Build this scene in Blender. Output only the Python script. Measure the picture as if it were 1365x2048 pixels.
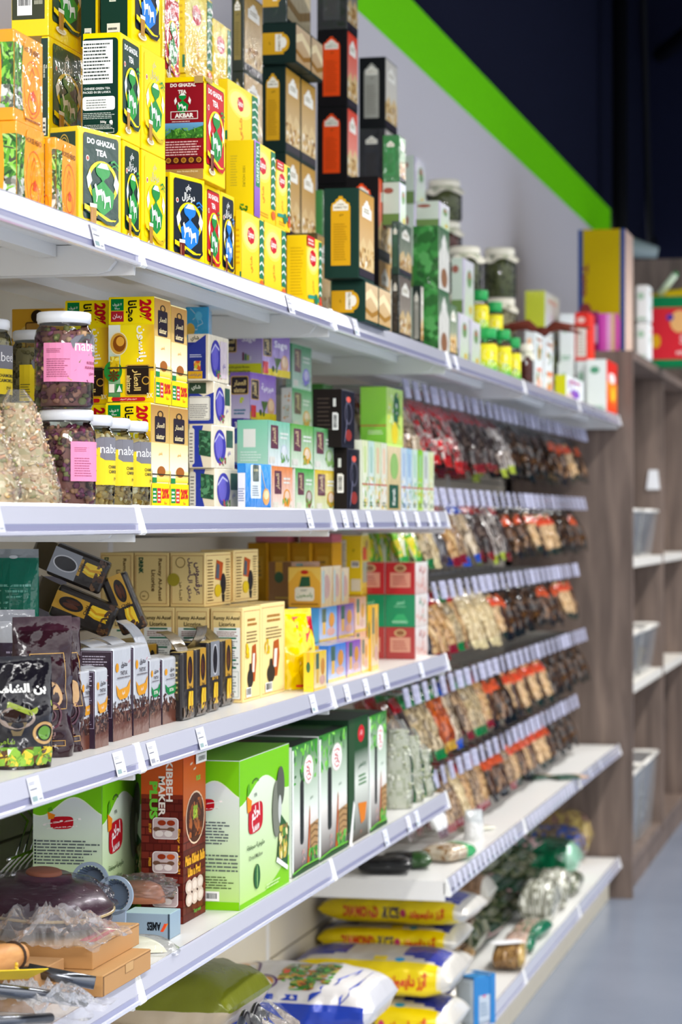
import bpy, bmesh, math, random
from mathutils import Vector, Matrix, noise

for o in list(bpy.data.objects):
    bpy.data.objects.remove(o)
SC = bpy.context.scene
COL = SC.collection
R = math.radians

# ------------------------------------------------------------------ camera, world, lights, exposure
# The wall runs along +X, the aisle side is low Y, Z is up.  The camera stands at the origin of X and Y.
F, XV, YV, CAMH = 4834.0, 1810.0, 1040.0, 1.52        # focal length in pixels, vanishing point, eye height
AN = math.atan((XV - 682.5) / F)
CA, SA = math.cos(AN), math.sin(AN)
cam = bpy.data.cameras.new('camera')
cam.lens, cam.sensor_width, cam.sensor_fit = F / 1365 * 24, 24, 'HORIZONTAL'
cam.shift_y = (YV - 1024) / 1365
cam.dof.use_dof, cam.dof.focus_distance, cam.dof.aperture_fstop = True, 3.75, 5.9
cam.clip_start, cam.clip_end = 0.05, 60
camo = bpy.data.objects.new('camera', cam)
COL.objects.link(camo)
camo.location = (0, 0, CAMH)
camo.rotation_euler = (R(90), 0, AN - R(90))
SC.camera = camo

W = bpy.data.worlds.new('world')
SC.world = W
W.use_nodes = True
_n, _l = W.node_tree.nodes, W.node_tree.links
_tc = _n.new('ShaderNodeTexCoord')
_sp = _n.new('ShaderNodeSeparateXYZ')
_cr = _n.new('ShaderNodeValToRGB')
_mr = _n.new('ShaderNodeMapRange')
_mr.inputs[1].default_value, _mr.inputs[2].default_value = -1, 1
_e = _cr.color_ramp.elements
_e[0].position, _e[0].color = .3, (.2, .21, .23, 1)
_e[1].position, _e[1].color = .75, (1.0, 1.0, 1.0, 1)
_m = _e.new(.5)
_m.color = (.42, .43, .46, 1)
_l.new(_tc.outputs['Generated'], _sp.inputs[0])
_l.new(_sp.outputs['Z'], _mr.inputs[0])
_l.new(_mr.outputs[0], _cr.inputs[0])
_l.new(_cr.outputs[0], _n['Background'].inputs[0])
_n['Background'].inputs[1].default_value = 1.5      # the rest of the bright shop, beyond the modelled aisle


def lamp(name, loc, sx, sy, power, rot=(0, 0, 0), col=(1, 1, 1)):
    l = bpy.data.lights.new(name, 'AREA')
    l.shape, l.size, l.size_y, l.energy, l.color = 'RECTANGLE', sx, sy, power, col
    o = bpy.data.objects.new(name, l)
    COL.objects.link(o)
    o.location, o.rotation_euler = loc, rot
    return o


# long strip lights hung over the aisle, tipped a little towards the shelves
for lx, lp in ((1.2, 24), (3.7, 40), (6.4, 72), (9.4, 84), (12.6, 80)):
    lamp('strip_or_fill_light', (lx, -0.25, 3.55), 2.2, 0.22, lp, (R(-32), 0, 0), (1.0, 0.985, 0.96))
lamp('strip_or_fill_light', (5.5, -2.6, 3.7), 9.0, 0.3, 330, (R(-48), 0, 0), (0.95, 0.97, 1.0))
lamp('strip_or_fill_light', (11.0, -2.4, 3.5), 5.0, 0.3, 260, (R(-50), 0, 0), (0.95, 0.97, 1.0))
for ly in (-2.4, -0.6, 0.9):  # fill lights added behind the camera to brighten the near end faces
    lamp('strip_or_fill_light', (-1.6, ly, 3.1), 0.3, 1.5, 34, (0, R(-52), 0), (1.0, 0.99, 0.97))

vs = SC.view_settings
vs.view_transform, vs.look, vs.gamma, vs.use_curve_mapping = 'Standard', 'None', 1, False
vs.exposure = 0.95
SC.cycles.transparent_max_bounces = 16

# ------------------------------------------------------------------ measuring helpers


def zc_at(px, d):
    return F * d / CA / (XV - px)


def X_at(px, d):
    return (zc_at(px, d) - d * SA) / CA


def Z_at(py, px, d):
    return CAMH + (YV - py) * zc_at(px, d) / F


def d_at(px, X):
    t = (px - 682.5) / F
    return X * (SA - t * CA) / (CA + t * SA)


def d_base(px, py, z):
    """distance from the camera line of a point standing at height z seen at px, py"""
    return F * (CAMH - z) / (py - YV) * (XV - px) * CA / F


# ------------------------------------------------------------------ colour and materials
def C(h):
    if not isinstance(h, str):
        return h
    h = h.lstrip('#')
    v = [int(h[i:i + 2], 16) / 255 for i in (0, 2, 4)]
    return tuple(x / 12.92 if x <= .04045 else ((x + .055) / 1.055) ** 2.4 for x in v) + (1.0,)


def mixc(a, b, t):
    a, b = C(a), C(b)
    return tuple(a[i] + (b[i] - a[i]) * t for i in range(3)) + (1.0,)


def jit(c, r, k=.12):
    c = C(c)
    f = 1 + r.uniform(-k, k)
    return tuple(min(1, max(0, x * f)) for x in c[:3]) + (1.0,)


MATS = {}


def principled(name, **kw):
    m = bpy.data.materials.new(name)
    m.use_nodes = True
    b = m.node_tree.nodes['Principled BSDF']
    for k, v in kw.items():
        b.inputs[k].default_value = v
    MATS[name] = m
    return m, m.node_tree.nodes, m.node_tree.links, b


def bump(n, l, b, scale, strength, dist=.002, detail=3, socket='Normal', kind='noise', vec='Object'):
    tc = n.new('ShaderNodeTexCoord')
    t = n.new('ShaderNodeTexNoise' if kind == 'noise' else 'ShaderNodeTexVoronoi')
    t.inputs['Scale'].default_value = scale
    if kind == 'noise':
        t.inputs['Detail'].default_value = detail
    bp = n.new('ShaderNodeBump')
    bp.inputs['Strength'].default_value = strength
    bp.inputs['Distance'].default_value = dist
    l.new(tc.outputs[vec], t.inputs['Vector'])
    l.new(t.outputs[0], bp.inputs['Height'])
    l.new(bp.outputs[0], b.inputs[socket])


def printed(name, rough, coat=0, coat_r=.05, metal=0, sc=0, st=0, cst=0, csc=60, spec=.5, dist=.002):
    m, n, l, b = principled(name, Roughness=rough, Metallic=metal)
    b.inputs['Coat Weight'].default_value = coat
    b.inputs['Coat Roughness'].default_value = coat_r
    b.inputs['Specular IOR Level'].default_value = spec
    a = n.new('ShaderNodeVertexColor')
    a.layer_name = 'Col'
    l.new(a.outputs[0], b.inputs['Base Color'])
    if st:
        bump(n, l, b, sc, st, dist)
    if cst:
        bump(n, l, b, csc, cst, dist, socket='Coat Normal')
    return m


printed('printed_card', .42, .02, .12, sc=25, st=.05, spec=.05)
printed('wrapped_card', .4, .75, .05, sc=20, st=.04, cst=.6, csc=38, dist=.005, spec=.2)
printed('foil_pouch', .24, .14, .1, .08, sc=26, st=.35, dist=.006, spec=.4)
printed('foil_crinkled', .13, .12, .06, .0, sc=30, st=.55, dist=.008, spec=.42)
printed('matt_paper', .7)
printed('loose_fill', .8, spec=.25)
printed('plastic_moulded', .32, .1)
printed('brown_board', .75, sc=60, st=.08)
printed('enamel_metal', .28, .2, .1, sc=4, st=.02)


def solid(name, col, rough, metal=0, coat=0, sc=0, st=0, dist=.002, **kw):
    m, n, l, b = principled(name, Roughness=rough, Metallic=metal, **kw)
    b.inputs['Base Color'].default_value = C(col)
    b.inputs['Coat Weight'].default_value = coat
    if rough > .5: b.inputs['Specular IOR Level'].default_value = .12
    if st:
        bump(n, l, b, sc, st, dist)
    return m


solid('shelf_white', '#e8e7e4', .34, sc=3, st=.02)
solid('rail_white', '#cfd0dd', .16, coat=.6, sc=7, st=.03, dist=.004)
solid('rail_groove', '#9a9bb8', .2, coat=.5)
solid('rail_cap', '#f2f2ee', .3)
solid('back_cream', '#d8cfba', .5, sc=3, st=.02)
solid('slot_dark', '#34383a', .6)
solid('peg_grey', '#2b2a2c', .55)
solid('chrome', '#c9ccd2', .12, 1)
solid('dark_steel', '#6d7076', .22, 1)
solid('white_lid', '#eceef2', .3)
solid('cream_cloth', '#efe9d6', .85, sc=90, st=.3)
solid('green_lid', '#0fa04a', .35)
solid('wall_paint', '#cdc9cc', .75, sc=8, st=.03)
solid('wall_green', '#70d800', .58, sc=8, st=.02)
solid('dark_navy', '#10142a', .85, sc=3, st=.05)
solid('dark_pipe', '#07090f', .6)
solid('ceiling_dark', '#0a0e18', .9)
solid('bin_white', '#dedad2', .4)


def thin_clear(name, tint, gloss=.06, fres=1.35, sc=0, st=0, dist=.004, haze=0, hz=(.9, .92, .95, 1), k=1.0):
    """thin clear plastic or glass: lets light straight through and mirrors at glancing angles"""
    m = bpy.data.materials.new(name)
    m.use_nodes = True
    n, l = m.node_tree.nodes, m.node_tree.links
    n.remove(n['Principled BSDF'])
    out = n['Material Output']
    tr = n.new('ShaderNodeBsdfTransparent')
    tr.inputs[0].default_value = C(tint)
    gl = n.new('ShaderNodeBsdfGlossy')
    gl.inputs['Roughness'].default_value = gloss
    fr = n.new('ShaderNodeFresnel')
    fr.inputs[0].default_value = fres
    mx = n.new('ShaderNodeMixShader')
    mf = n.new('ShaderNodeMath')
    mf.operation = 'MULTIPLY'
    mf.inputs[1].default_value = k
    l.new(fr.outputs[0], mf.inputs[0])
    l.new(mf.outputs[0], mx.inputs[0])
    base = tr.outputs[0]
    if haze:
        df = n.new('ShaderNodeBsdfDiffuse')
        df.inputs[0].default_value = hz
        m2 = n.new('ShaderNodeMixShader')
        m2.inputs[0].default_value = haze
        l.new(tr.outputs[0], m2.inputs[1])
        l.new(df.outputs[0], m2.inputs[2])
        base = m2.outputs[0]
    l.new(base, mx.inputs[1])
    l.new(gl.outputs[0], mx.inputs[2])
    l.new(mx.outputs[0], out.inputs[0])
    if st:
        tc = n.new('ShaderNodeTexCoord')
        t = n.new('ShaderNodeTexNoise')
        t.inputs['Scale'].default_value = sc
        t.inputs['Detail'].default_value = 3
        bp = n.new('ShaderNodeBump')
        bp.inputs['Strength'].default_value = st
        bp.inputs['Distance'].default_value = dist
        l.new(tc.outputs['Object'], t.inputs['Vector'])
        l.new(t.outputs[0], bp.inputs['Height'])
        l.new(bp.outputs[0], gl.inputs['Normal'])
    MATS[name] = m


thin_clear('jar_glass', '#eef4f0', .03, 1.45)
thin_clear('clear_film', '#f8f9fa', .1, 1.5, 40, .9, .01, .05, k=.8)
thin_clear('cling_film', '#f4f2f6', .06, 1.5, 40, .9, .01, .0, k=.4)
thin_clear('crumpled_film', '#f6f6f8', .14, 1.45, 60, 1.0, .014, .13, (.96, .96, .98, 1), k=.7)
thin_clear('clear_tub', '#e8eef0', .1, 1.45, haze=.25)


def wood(name, a, b_, scale=(1.2, 1.2, 14)):
    m, n, l, b = principled(name, Roughness=.55)
    tc = n.new('ShaderNodeTexCoord')
    mp = n.new('ShaderNodeMapping')
    mp.inputs['Scale'].default_value = scale
    t = n.new('ShaderNodeTexNoise')
    t.inputs['Scale'].default_value = 3.0
    t.inputs['Detail'].default_value = 6
    t.inputs['Distortion'].default_value = .6
    r = n.new('ShaderNodeValToRGB')
    r.color_ramp.elements[0].color, r.color_ramp.elements[1].color = C(a), C(b_)
    r.color_ramp.elements[0].position, r.color_ramp.elements[1].position = .35, .68
    l.new(tc.outputs['Object'], mp.inputs[0])
    l.new(mp.outputs[0], t.inputs[0])
    l.new(t.outputs[0], r.inputs[0])
    l.new(r.outputs[0], b.inputs['Base Color'])
    bp = n.new('ShaderNodeBump')
    bp.inputs['Strength'].default_value = .15
    l.new(t.outputs[0], bp.inputs['Height'])
    l.new(bp.outputs[0], b.inputs['Normal'])


wood('grey_wood', '#5b4c44', '#7d6b60', (6, 6, .7))
wood('tan_wood', '#7a5d3d', '#a07d55', (6, 6, .7))
wood('beech', '#b87a3c', '#d59b58', (4, 18, 18))

m, n, l, b = principled('floor_polished', Roughness=.22)
tc = n.new('ShaderNodeTexCoord')
t = n.new('ShaderNodeTexNoise')
t.inputs['Scale'].default_value = 1.6
t.inputs['Detail'].default_value = 5
r = n.new('ShaderNodeValToRGB')
r.color_ramp.elements[0].color, r.color_ramp.elements[1].color = C('#6f7a8c'), C('#8a92a2')
l.new(tc.outputs['Object'], t.inputs[0])
l.new(t.outputs[0], r.inputs[0])
l.new(r.outputs[0], b.inputs['Base Color'])


# ------------------------------------------------------------------ mesh building
class MB:
    def __init__(s):
        s.v, s.f, s.c, s.sm = [], [], [], []

    def add(s, vs, fs, col, smooth=False):
        k = len(s.v)
        s.v += [tuple(p) for p in vs]
        for i, f in enumerate(fs):
            s.f.append([k + j for j in f])
            cc = col[i] if isinstance(col, list) else col
            s.c.append(cc)
            s.sm.append(smooth)

    def quadgrid(s, fn, nu, nv, colf, smooth=True, flip=False):
        vs = [fn(i / nu, j / nv) for j in range(nv + 1) for i in range(nu + 1)]
        fs, cs = [], []
        for j in range(nv):
            for i in range(nu):
                a = j * (nu + 1) + i
                q = [a, a + 1, a + nu + 2, a + nu + 1]
                fs.append(q[::-1] if flip else q)
                cs.append(C(colf((i + .5) / nu, (j + .5) / nv)) if callable(colf) else C(colf))
        s.add(vs, fs, cs, smooth)

    def box(s, a, b, col='#ffffff'):
        x0, y0, z0 = a
        x1, y1, z1 = b
        vs = [(x0, y0, z0), (x1, y0, z0), (x1, y1, z0), (x0, y1, z0), (x0, y0, z1), (x1, y0, z1), (x1, y1, z1), (x0, y1, z1)]
        s.add(vs, [(0, 3, 2, 1), (4, 5, 6, 7), (0, 1, 5, 4), (1, 2, 6, 5), (2, 3, 7, 6), (3, 0, 4, 7)], C(col))

    def rbox(s, L, D, H, bev, cols):
        """box standing on z=0 with softened edges; cols by face: front end top rest"""
        bm = bmesh.new()
        bmesh.ops.create_cube(bm, size=1)
        for v in bm.verts:
            v.co = Vector((v.co.x * L, v.co.y * D, (v.co.z + .5) * H))
        bmesh.ops.bevel(bm, geom=bm.edges[:], offset=min(bev, .3 * min(L, D, H)), segments=2, affect='EDGES', profile=.5)
        bm.normal_update()
        vs = [v.co[:] for v in bm.verts]
        fs, cs = [], []
        for f in bm.faces:
            nn = f.normal
            fs.append([v.index for v in f.verts])
            k = 'rest'
            if nn.y < -.6: k = 'front'
            elif nn.x < -.6: k = 'end'
            elif nn.z > .6: k = 'top'
            cs.append(C(cols.get(k, cols['rest'])))
        bm.free()
        s.add(vs, fs, cs)

    def lathe(s, prof, n=28, col='#ffffff', smooth=True, ctr=(0, 0)):
        vs, fs, cs = [], [], []
        k = len(prof)
        for i in range(n):
            a = 2 * math.pi * i / n
            for r_, z in prof:
                vs.append((ctr[0] + r_ * math.cos(a), ctr[1] + r_ * math.sin(a), z))
        for i in range(n):
            for j in range(k - 1):
                a, b = i * k + j, ((i + 1) % n) * k + j
                fs.append((a, b, b + 1, a + 1))
                cs.append(C(col))
        s.add(vs, fs, cs, smooth)

    def tube(s, pts, r_, n=8, col='#ffffff', caps=True):
        pts = [Vector(p) for p in pts]
        vs, fs = [], []
        up = Vector((0, 0, 1))
        for i, p in enumerate(pts):
            d = (pts[min(i + 1, len(pts) - 1)] - pts[max(i - 1, 0)]).normalized()
            x = d.cross(up)
            if x.length < .05: x = d.cross(Vector((1, 0, 0)))
            x.normalize()
            y = x.cross(d).normalized()
            rr = r_[i] if isinstance(r_, (list, tuple)) else r_
            for k in range(n):
                a = 2 * math.pi * k / n
                vs.append(p + x * rr * math.cos(a) + y * rr * math.sin(a))
        for i in range(len(pts) - 1):
            for k in range(n):
                a, b = i * n + k, i * n + (k + 1) % n
                fs.append((a, b, b + n, a + n))
        if caps:
            fs.append(tuple(range(n))[::-1])
            fs.append(tuple(range((len(pts) - 1) * n, len(pts) * n)))
        s.add(vs, fs, C(col), True)

    def blob(s, p, r3, col, n1=5, n2=4, rnd=None):
        rot = Matrix.Rotation(rnd.uniform(0, 6), 3, Vector((rnd.uniform(-1, 1), rnd.uniform(-1, 1), 1)).normalized()) if rnd else Matrix.Identity(3)
        vs, fs = [Vector((0, 0, -1))], []
        for j in range(1, n2):
            a = math.pi * j / n2 - math.pi / 2
            for i in range(n1):
                b = 2 * math.pi * i / n1
                vs.append(Vector((math.cos(a) * math.cos(b), math.cos(a) * math.sin(b), math.sin(a))))
        vs.append(Vector((0, 0, 1)))
        top = len(vs) - 1
        for i in range(n1):
            fs.append((0, 1 + (i + 1) % n1, 1 + i))
            fs.append((top, top - n1 + i, top - n1 + (i + 1) % n1))
        for j in range(n2 - 2):
            for i in range(n1):
                a, b = 1 + j * n1 + i, 1 + j * n1 + (i + 1) % n1
                fs.append((a, b, b + n1, a + n1))
        out = []
        for v in vs:
            v = Vector((v.x * r3[0], v.y * r3[1], v.z * r3[2]))
            out.append(Vector(p) + rot @ v)
        s.add(out, fs, C(col), True)

    def mesh(s, name):
        me = bpy.data.meshes.new(name)
        me.from_pydata(s.v, [], s.f)
        at = me.color_attributes.new('Col', 'FLOAT_COLOR', 'CORNER')
        buf = []
        for f, c in zip(s.f, s.c):
            if isinstance(c, list):
                for q in c: buf += list(q)
            else:
                buf += list(c) * len(f)
        at.data.foreach_set('color', buf)
        me.polygons.foreach_set('use_smooth', s.sm)
        return me

    def build(s, name, mat, parent=None, loc=(0, 0, 0), rot=(0, 0, 0)):
        me = s.mesh(name)
        me.materials.append(MATS[mat])
        o = bpy.data.objects.new(name, me)
        COL.objects.link(o)
        o.location, o.rotation_euler = loc, rot
        if parent: o.parent = parent
        return o


def tag(o, label, cat, group=None, kind=None):
    o['label'], o['category'] = label, cat
    if group: o['group'] = group
    if kind: o['kind'] = kind
    return o


def empty(name, loc=(0, 0, 0), rot=(0, 0, 0)):
    o = bpy.data.objects.new(name, None)
    COL.objects.link(o)
    o.location, o.rotation_euler = loc, rot
    return o


def struct(name, mb, mat, parent=None):
    o = mb.build(name, mat, parent)
    if not parent: o['kind'] = 'structure'
    return o


def copy_tree(o, parent=None):
    c = o.copy()
    COL.objects.link(c)
    if parent: c.parent = parent
    for ch in list(o.children):
        copy_tree(ch, c)
    return c


# ------------------------------------------------------------------ lettering
AR = {}
_c = 0xFE8D
for ch, k in (('ا', 2), ('ب', 4), ('ة', 2), ('ت', 4), ('ث', 4), ('ج', 4), ('ح', 4), ('خ', 4), ('د', 2), ('ذ', 2), ('ر', 2), ('ز', 2), ('س', 4),
              ('ش', 4), ('ص', 4), ('ض', 4), ('ط', 4), ('ظ', 4), ('ع', 4), ('غ', 4), ('ف', 4), ('ق', 4), ('ك', 4), ('ل', 4), ('م', 4), ('ن', 4),
              ('ه', 4), ('و', 2), ('ى', 2), ('ي', 4)):
    AR[ch] = (_c, k)
    _c += k


def arabic(s):
    """joined letter forms in drawing order"""
    out = []
    for word in s.split(' '):
        w, i, res, join = word, 0, [], False
        while i < len(w):
            ch = w[i]
            if ch == 'ل' and i + 1 < len(w) and w[i + 1] == 'ا':
                res.append(chr(0xFEFC if join else 0xFEFB))
                join, i = False, i + 2
                continue
            if ch not in AR:
                res.append(ch)
                join, i = False, i + 1
                continue
            c, k = AR[ch]
            nxt = i + 1 < len(w) and w[i + 1] in AR
            if k == 4:
                if nxt: res.append(chr(c + (3 if join else 2)))
                else: res.append(chr(c + (1 if join else 0)))
                join = nxt
            else:
                res.append(chr(c + (1 if join else 0)))
                join = False
            i += 1
        out.append(''.join(res[::-1]))
    return ' '.join(out[::-1])


_TXT = {}


def text_mesh(s, bold=0.0):
    key = (s, bold)
    if key in _TXT: return _TXT[key]
    body = arabic(s) if any('\u0600' < ch < '\u06ff' for ch in s) else s
    c = bpy.data.curves.new('t', 'FONT')
    c.body, c.resolution_u, c.fill_mode, c.offset = body, 2, 'FRONT', bold
    o = bpy.data.objects.new('t', c)
    COL.objects.link(o)
    dg = bpy.context.evaluated_depsgraph_get()
    me = bpy.data.meshes.new_from_object(o.evaluated_get(dg))
    v = [(p.co.x, p.co.y) for p in me.vertices]
    f = [list(p.vertices) for p in me.polygons]
    bpy.data.objects.remove(o)
    bpy.data.curves.remove(c)
    bpy.data.meshes.remove(me)
    x0, x1 = min(p[0] for p in v), max(p[0] for p in v)
    y0, y1 = min(p[1] for p in v), max(p[1] for p in v)
    v = [(p[0] - (x0 + x1) / 2, p[1] - (y0 + y1) / 2) for p in v]
    _TXT[key] = (v, f, x1 - x0, y1 - y0)
    return _TXT[key]


class Pt:
    """prints shapes on a surface given by fn(u, v, lift); u runs right, v up, both 0..1"""

    def __init__(s, mb, fn, w, h, sub=1):
        s.mb, s.fn, s.w, s.h, s.sub, s.k = mb, fn, w, h, sub, 0

    def _o(s):
        s.k += 1
        return .0003 + s.k * .00011

    def poly(s, pts, col):
        o = s._o()
        cc = [C(x) for x in col] if isinstance(col, list) else C(col)
        s.mb.add([s.fn(u, v, o) for u, v in pts], [list(range(len(pts)))], [cc])

    def rect(s, u0, v0, u1, v1, c, top=None, n=None):
        o = s._o()
        nu = s.sub if s.sub > 1 else 1
        nv = n or (s.sub if s.sub > 1 else 1)
        vs = [s.fn(u0 + (u1 - u0) * i / nu, v0 + (v1 - v0) * j / nv, o) for j in range(nv + 1) for i in range(nu + 1)]
        fs, cs = [], []
        for j in range(nv):
            for i in range(nu):
                a = j * (nu + 1) + i
                fs.append((a, a + 1, a + nu + 2, a + nu + 1))
                if top is None: cs.append(C(c))
                else:
                    ca, cb = mixc(c, top, j / nv), mixc(c, top, (j + 1) / nv)
                    cs.append([ca, ca, cb, cb])
        s.mb.add(vs, fs, cs)

    def hgrad(s, u0, v0, u1, v1, c, c2):
        s.poly([(u0, v0), (u1, v0), (u1, v1), (u0, v1)], [c, c2, c2, c])

    def ell(s, cu, cv, ru, rv, c, n=22, a0=0, a1=360):
        s.poly([(cu + ru * math.cos(R(a0 + (a1 - a0) * i / n)), cv + rv * math.sin(R(a0 + (a1 - a0) * i / n))) for i in range(n + (a1 - a0 < 360))], c)

    def circ(s, cu, cv, r_, c, n=20):
        s.ell(cu, cv, r_ / s.w * s.h, r_, c, n)

    def ring(s, cu, cv, ru, rv, t, c, n=26, a0=0, a1=360):
        o = s._o()
        vs, fs = [], []
        for i in range(n + 1):
            a = R(a0 + (a1 - a0) * i / n)
            for q in (1, 1 - t):
                vs.append(s.fn(cu + ru * q * math.cos(a), cv + rv * q * math.sin(a), o))
        for i in range(n):
            fs.append((2 * i, 2 * i + 2, 2 * i + 3, 2 * i + 1))
        s.mb.add(vs, fs, C(c))

    def rrect(s, u0, v0, u1, v1, r_, c):
        ru, rv = r_ / s.w, r_ / s.h
        pts = []
        for cu, cv, a in ((u1 - ru, v1 - rv, 0), (u0 + ru, v1 - rv, 90), (u0 + ru, v0 + rv, 180), (u1 - ru, v0 + rv, 270)):
            for k in range(5):
                t = R(a + 22.5 * k)
                pts.append((cu + ru * math.cos(t), cv + rv * math.sin(t)))
        s.poly(pts, c)

    def frame(s, u0, v0, u1, v1, t, c):
        tu, tv = t / s.w, t / s.h
        s.rect(u0, v0, u1, v0 + tv, c)
        s.rect(u0, v1 - tv, u1, v1, c)
        s.rect(u0, v0, u0 + tu, v1, c)
        s.rect(u1 - tu, v0, u1, v1, c)

    def band(s, pts, t, c):
        """wavy ribbon through pts, t thick in v"""
        o = s._o()
        vs = []
        for u, v in pts: vs += [s.fn(u, v - t / 2, o), s.fn(u, v + t / 2, o)]
        s.mb.add(vs, [(2 * i, 2 * i + 2, 2 * i + 3, 2 * i + 1) for i in range(len(pts) - 1)], C(c))

    def text(s, txt, cu, cv, h, c, maxw=None, rot=0, bold=0.02, sx=1.0, w=None):
        v, f, bw, bh = text_mesh(txt, bold)
        base = s.h if rot % 180 == 0 else s.w
        k = h * base / bh
        kx = k * sx
        lim = maxw * (s.w if rot % 180 == 0 else s.h) if maxw else None
        if w: kx = w * (s.w if rot % 180 == 0 else s.h) / bw
        elif lim and bw * kx > lim: kx = lim / bw
        ca, sa = math.cos(R(rot)), math.sin(R(rot))
        o = s._o()
        vs = []
        for x, y in v:
            X, Y = x * kx, y * k
            vs.append(s.fn(cu + (X * ca - Y * sa) / s.w, cv + (X * sa + Y * ca) / s.h, o))
        s.mb.add(vs, f, C(c))

    def lines(s, u0, v0, u1, v1, n, c, seed=1, fill=.5, ragged=.25, right=False):
        rd = random.Random(seed)
        o = s._o()
        dv = (v1 - v0) / n
        for i in range(n):
            vb = v0 + dv * i
            u = u0
            e = u1 - rd.uniform(0, ragged) * (u1 - u0)
            sh = (u1 - e) if right else 0
            while u < e - .01:
                w = min(rd.uniform(.03, .12) * (u1 - u0) * 1.2, e - u)
                s.mb.add([s.fn(u + sh, vb, o), s.fn(u + sh + w, vb, o), s.fn(u + sh + w, vb + dv * fill, o), s.fn(u + sh, vb + dv * fill, o)], [(0, 1, 2, 3)], C(c))
                u += w + .018 * (u1 - u0)

    def barcode(s, u0, v0, u1, v1, seed=1, vert=False):
        s.rect(u0, v0, u1, v1, '#f4f4f0')
        rd = random.Random(seed)
        o = s._o()
        p = .1
        while p < .9:
            w = rd.choice((.015, .03, .045))
            if vert: q = [(u0 + (u1 - u0) * .12, v0 + (v1 - v0) * p), (u0 + (u1 - u0) * .8, v0 + (v1 - v0) * p), (u0 + (u1 - u0) * .8, v0 + (v1 - v0) * (p + w)), (u0 + (u1 - u0) * .12, v0 + (v1 - v0) * (p + w))]
            else: q = [(u0 + (u1 - u0) * p, v0 + (v1 - v0) * .2), (u0 + (u1 - u0) * (p + w), v0 + (v1 - v0) * .2), (u0 + (u1 - u0) * (p + w), v0 + (v1 - v0) * .9), (u0 + (u1 - u0) * p, v0 + (v1 - v0) * .9)]
            s.mb.add([s.fn(u, v, o) for u, v in q], [(0, 1, 2, 3)], C('#16181a'))
            p += w + rd.choice((.015, .03))

    def flecks(s, u0, v0, u1, v1, n, cols, size, seed=1, asp=1.0):
        rd = random.Random(seed)
        o = s._o()
        for i in range(n):
            u, v = rd.uniform(u0, u1), rd.uniform(v0, v1)
            a = rd.uniform(0, 3.14)
            r1, r2 = size * rd.uniform(.5, 1.2), size * rd.uniform(.3, .8) * asp
            pts = []
            for k in range(6):
                t = k * math.pi / 3
                x, y = r1 * math.cos(t), r2 * math.sin(t)
                pts.append((min(u1, max(u0, u + (x * math.cos(a) - y * math.sin(a)) / s.w)), min(v1, max(v0, v + (x * math.sin(a) + y * math.cos(a)) / s.h))))
            s.mb.add([s.fn(p, q, o + i * 2e-6) for p, q in pts], [list(range(6))], C(rd.choice(cols)))


class Box:
    """a carton's printing surfaces: F front (aisle side), E near end, T top"""

    def __init__(s, L, D, H):
        s.L, s.D, s.H, s.mb = L, D, H, MB()
        s.F = Pt(s.mb, lambda u, v, o: (-L / 2 + u * L, -D / 2 - o, v * H), L, H)
        s.E = Pt(s.mb, lambda u, v, o: (-L / 2 - o, D / 2 - u * D, v * H), D, H)
        s.T = Pt(s.mb, lambda u, v, o: (-L / 2 + u * L, -D / 2 + v * D, H + o), L, D)
        s.cols = dict(front='#ffffff', end='#ffffff', top='#ffffff', rest='#ffffff')

    def col(s, front, end=None, top=None, rest=None):
        s.cols = dict(front=front, end=end or front, top=top or front, rest=rest or top or front)


def solve_yaw(e, d, L, far):
    """turn of a box whose near front edge stands at px e, distance d, so that its far front edge shows at px far"""
    X0 = X_at(e, d)

    def px(th):
        X, Y = X0 + L * math.cos(th), d + L * math.sin(th)
        return 682.5 + F * (X * SA - Y * CA) / (X * CA + Y * SA)
    lo, hi = R(-75), R(60)
    for _ in range(40):
        mid = (lo + hi) / 2
        if px(mid) > far: lo = mid
        else: hi = mid
    return (lo + hi) / 2


LASTBOX = [None]


def carton(kind, label, cat, design, e, far=None, left=None, zb=0, yt=None, H=None, d=None, yb=None, L=None, D=None, group=None,
           mat='printed_card', bev=.0014, yaw=None, gap=.0006):
    """a carton placed by where its near front edge stands; returns the height of its top"""
    if d is None: d = d_base(e, yb, zb)
    X0 = X_at(e, d)
    zc = zc_at(e, d)
    if H is None: H = CAMH + (YV - yt) * zc / F - zb
    if yaw is not None: th = yaw
    elif L is not None and far is not None: th = solve_yaw(e, d, L, far)
    else: th = 0
    if L is None: L = X_at(far, d) - X0
    if D is None:
        dd = d_at(left, X0)
        D = (dd - d) / max(.3, math.cos(th))
    L, D = L - gap, D - gap
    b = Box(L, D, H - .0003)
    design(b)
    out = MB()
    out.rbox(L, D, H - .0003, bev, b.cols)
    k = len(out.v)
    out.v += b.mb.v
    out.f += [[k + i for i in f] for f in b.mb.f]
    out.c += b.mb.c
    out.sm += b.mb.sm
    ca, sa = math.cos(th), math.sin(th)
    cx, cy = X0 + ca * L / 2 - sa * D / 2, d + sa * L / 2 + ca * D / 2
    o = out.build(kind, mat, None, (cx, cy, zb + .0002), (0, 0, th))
    tag(o, label, cat, group)
    LASTBOX[0] = (o, L, D, H)
    return zb + H


# ------------------------------------------------------------------ printed designs
def plain(front, end=None, top=None, rest=None):
    def d(b): b.col(front, end, top, rest)
    return d


GREENS = ['#2f7d1e', '#63b02a', '#8fd04a', '#1e4d17', '#a9d878', '#4b4f3a']


def grass(P, u0, v0, u1, v1, seed):
    P.rect(u0, v0, u1, v1, '#3d7a24')
    P.flecks(u0, v0, u1, v1, 70, GREENS, .012, seed, .35)
    P.flecks(u0, v0, u1, v0 + (v1 - v0) * .35, 24, ['#d9ded6', '#8c8c80', '#5c6152', '#b8bcb0'], .007, seed + 1)


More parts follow.
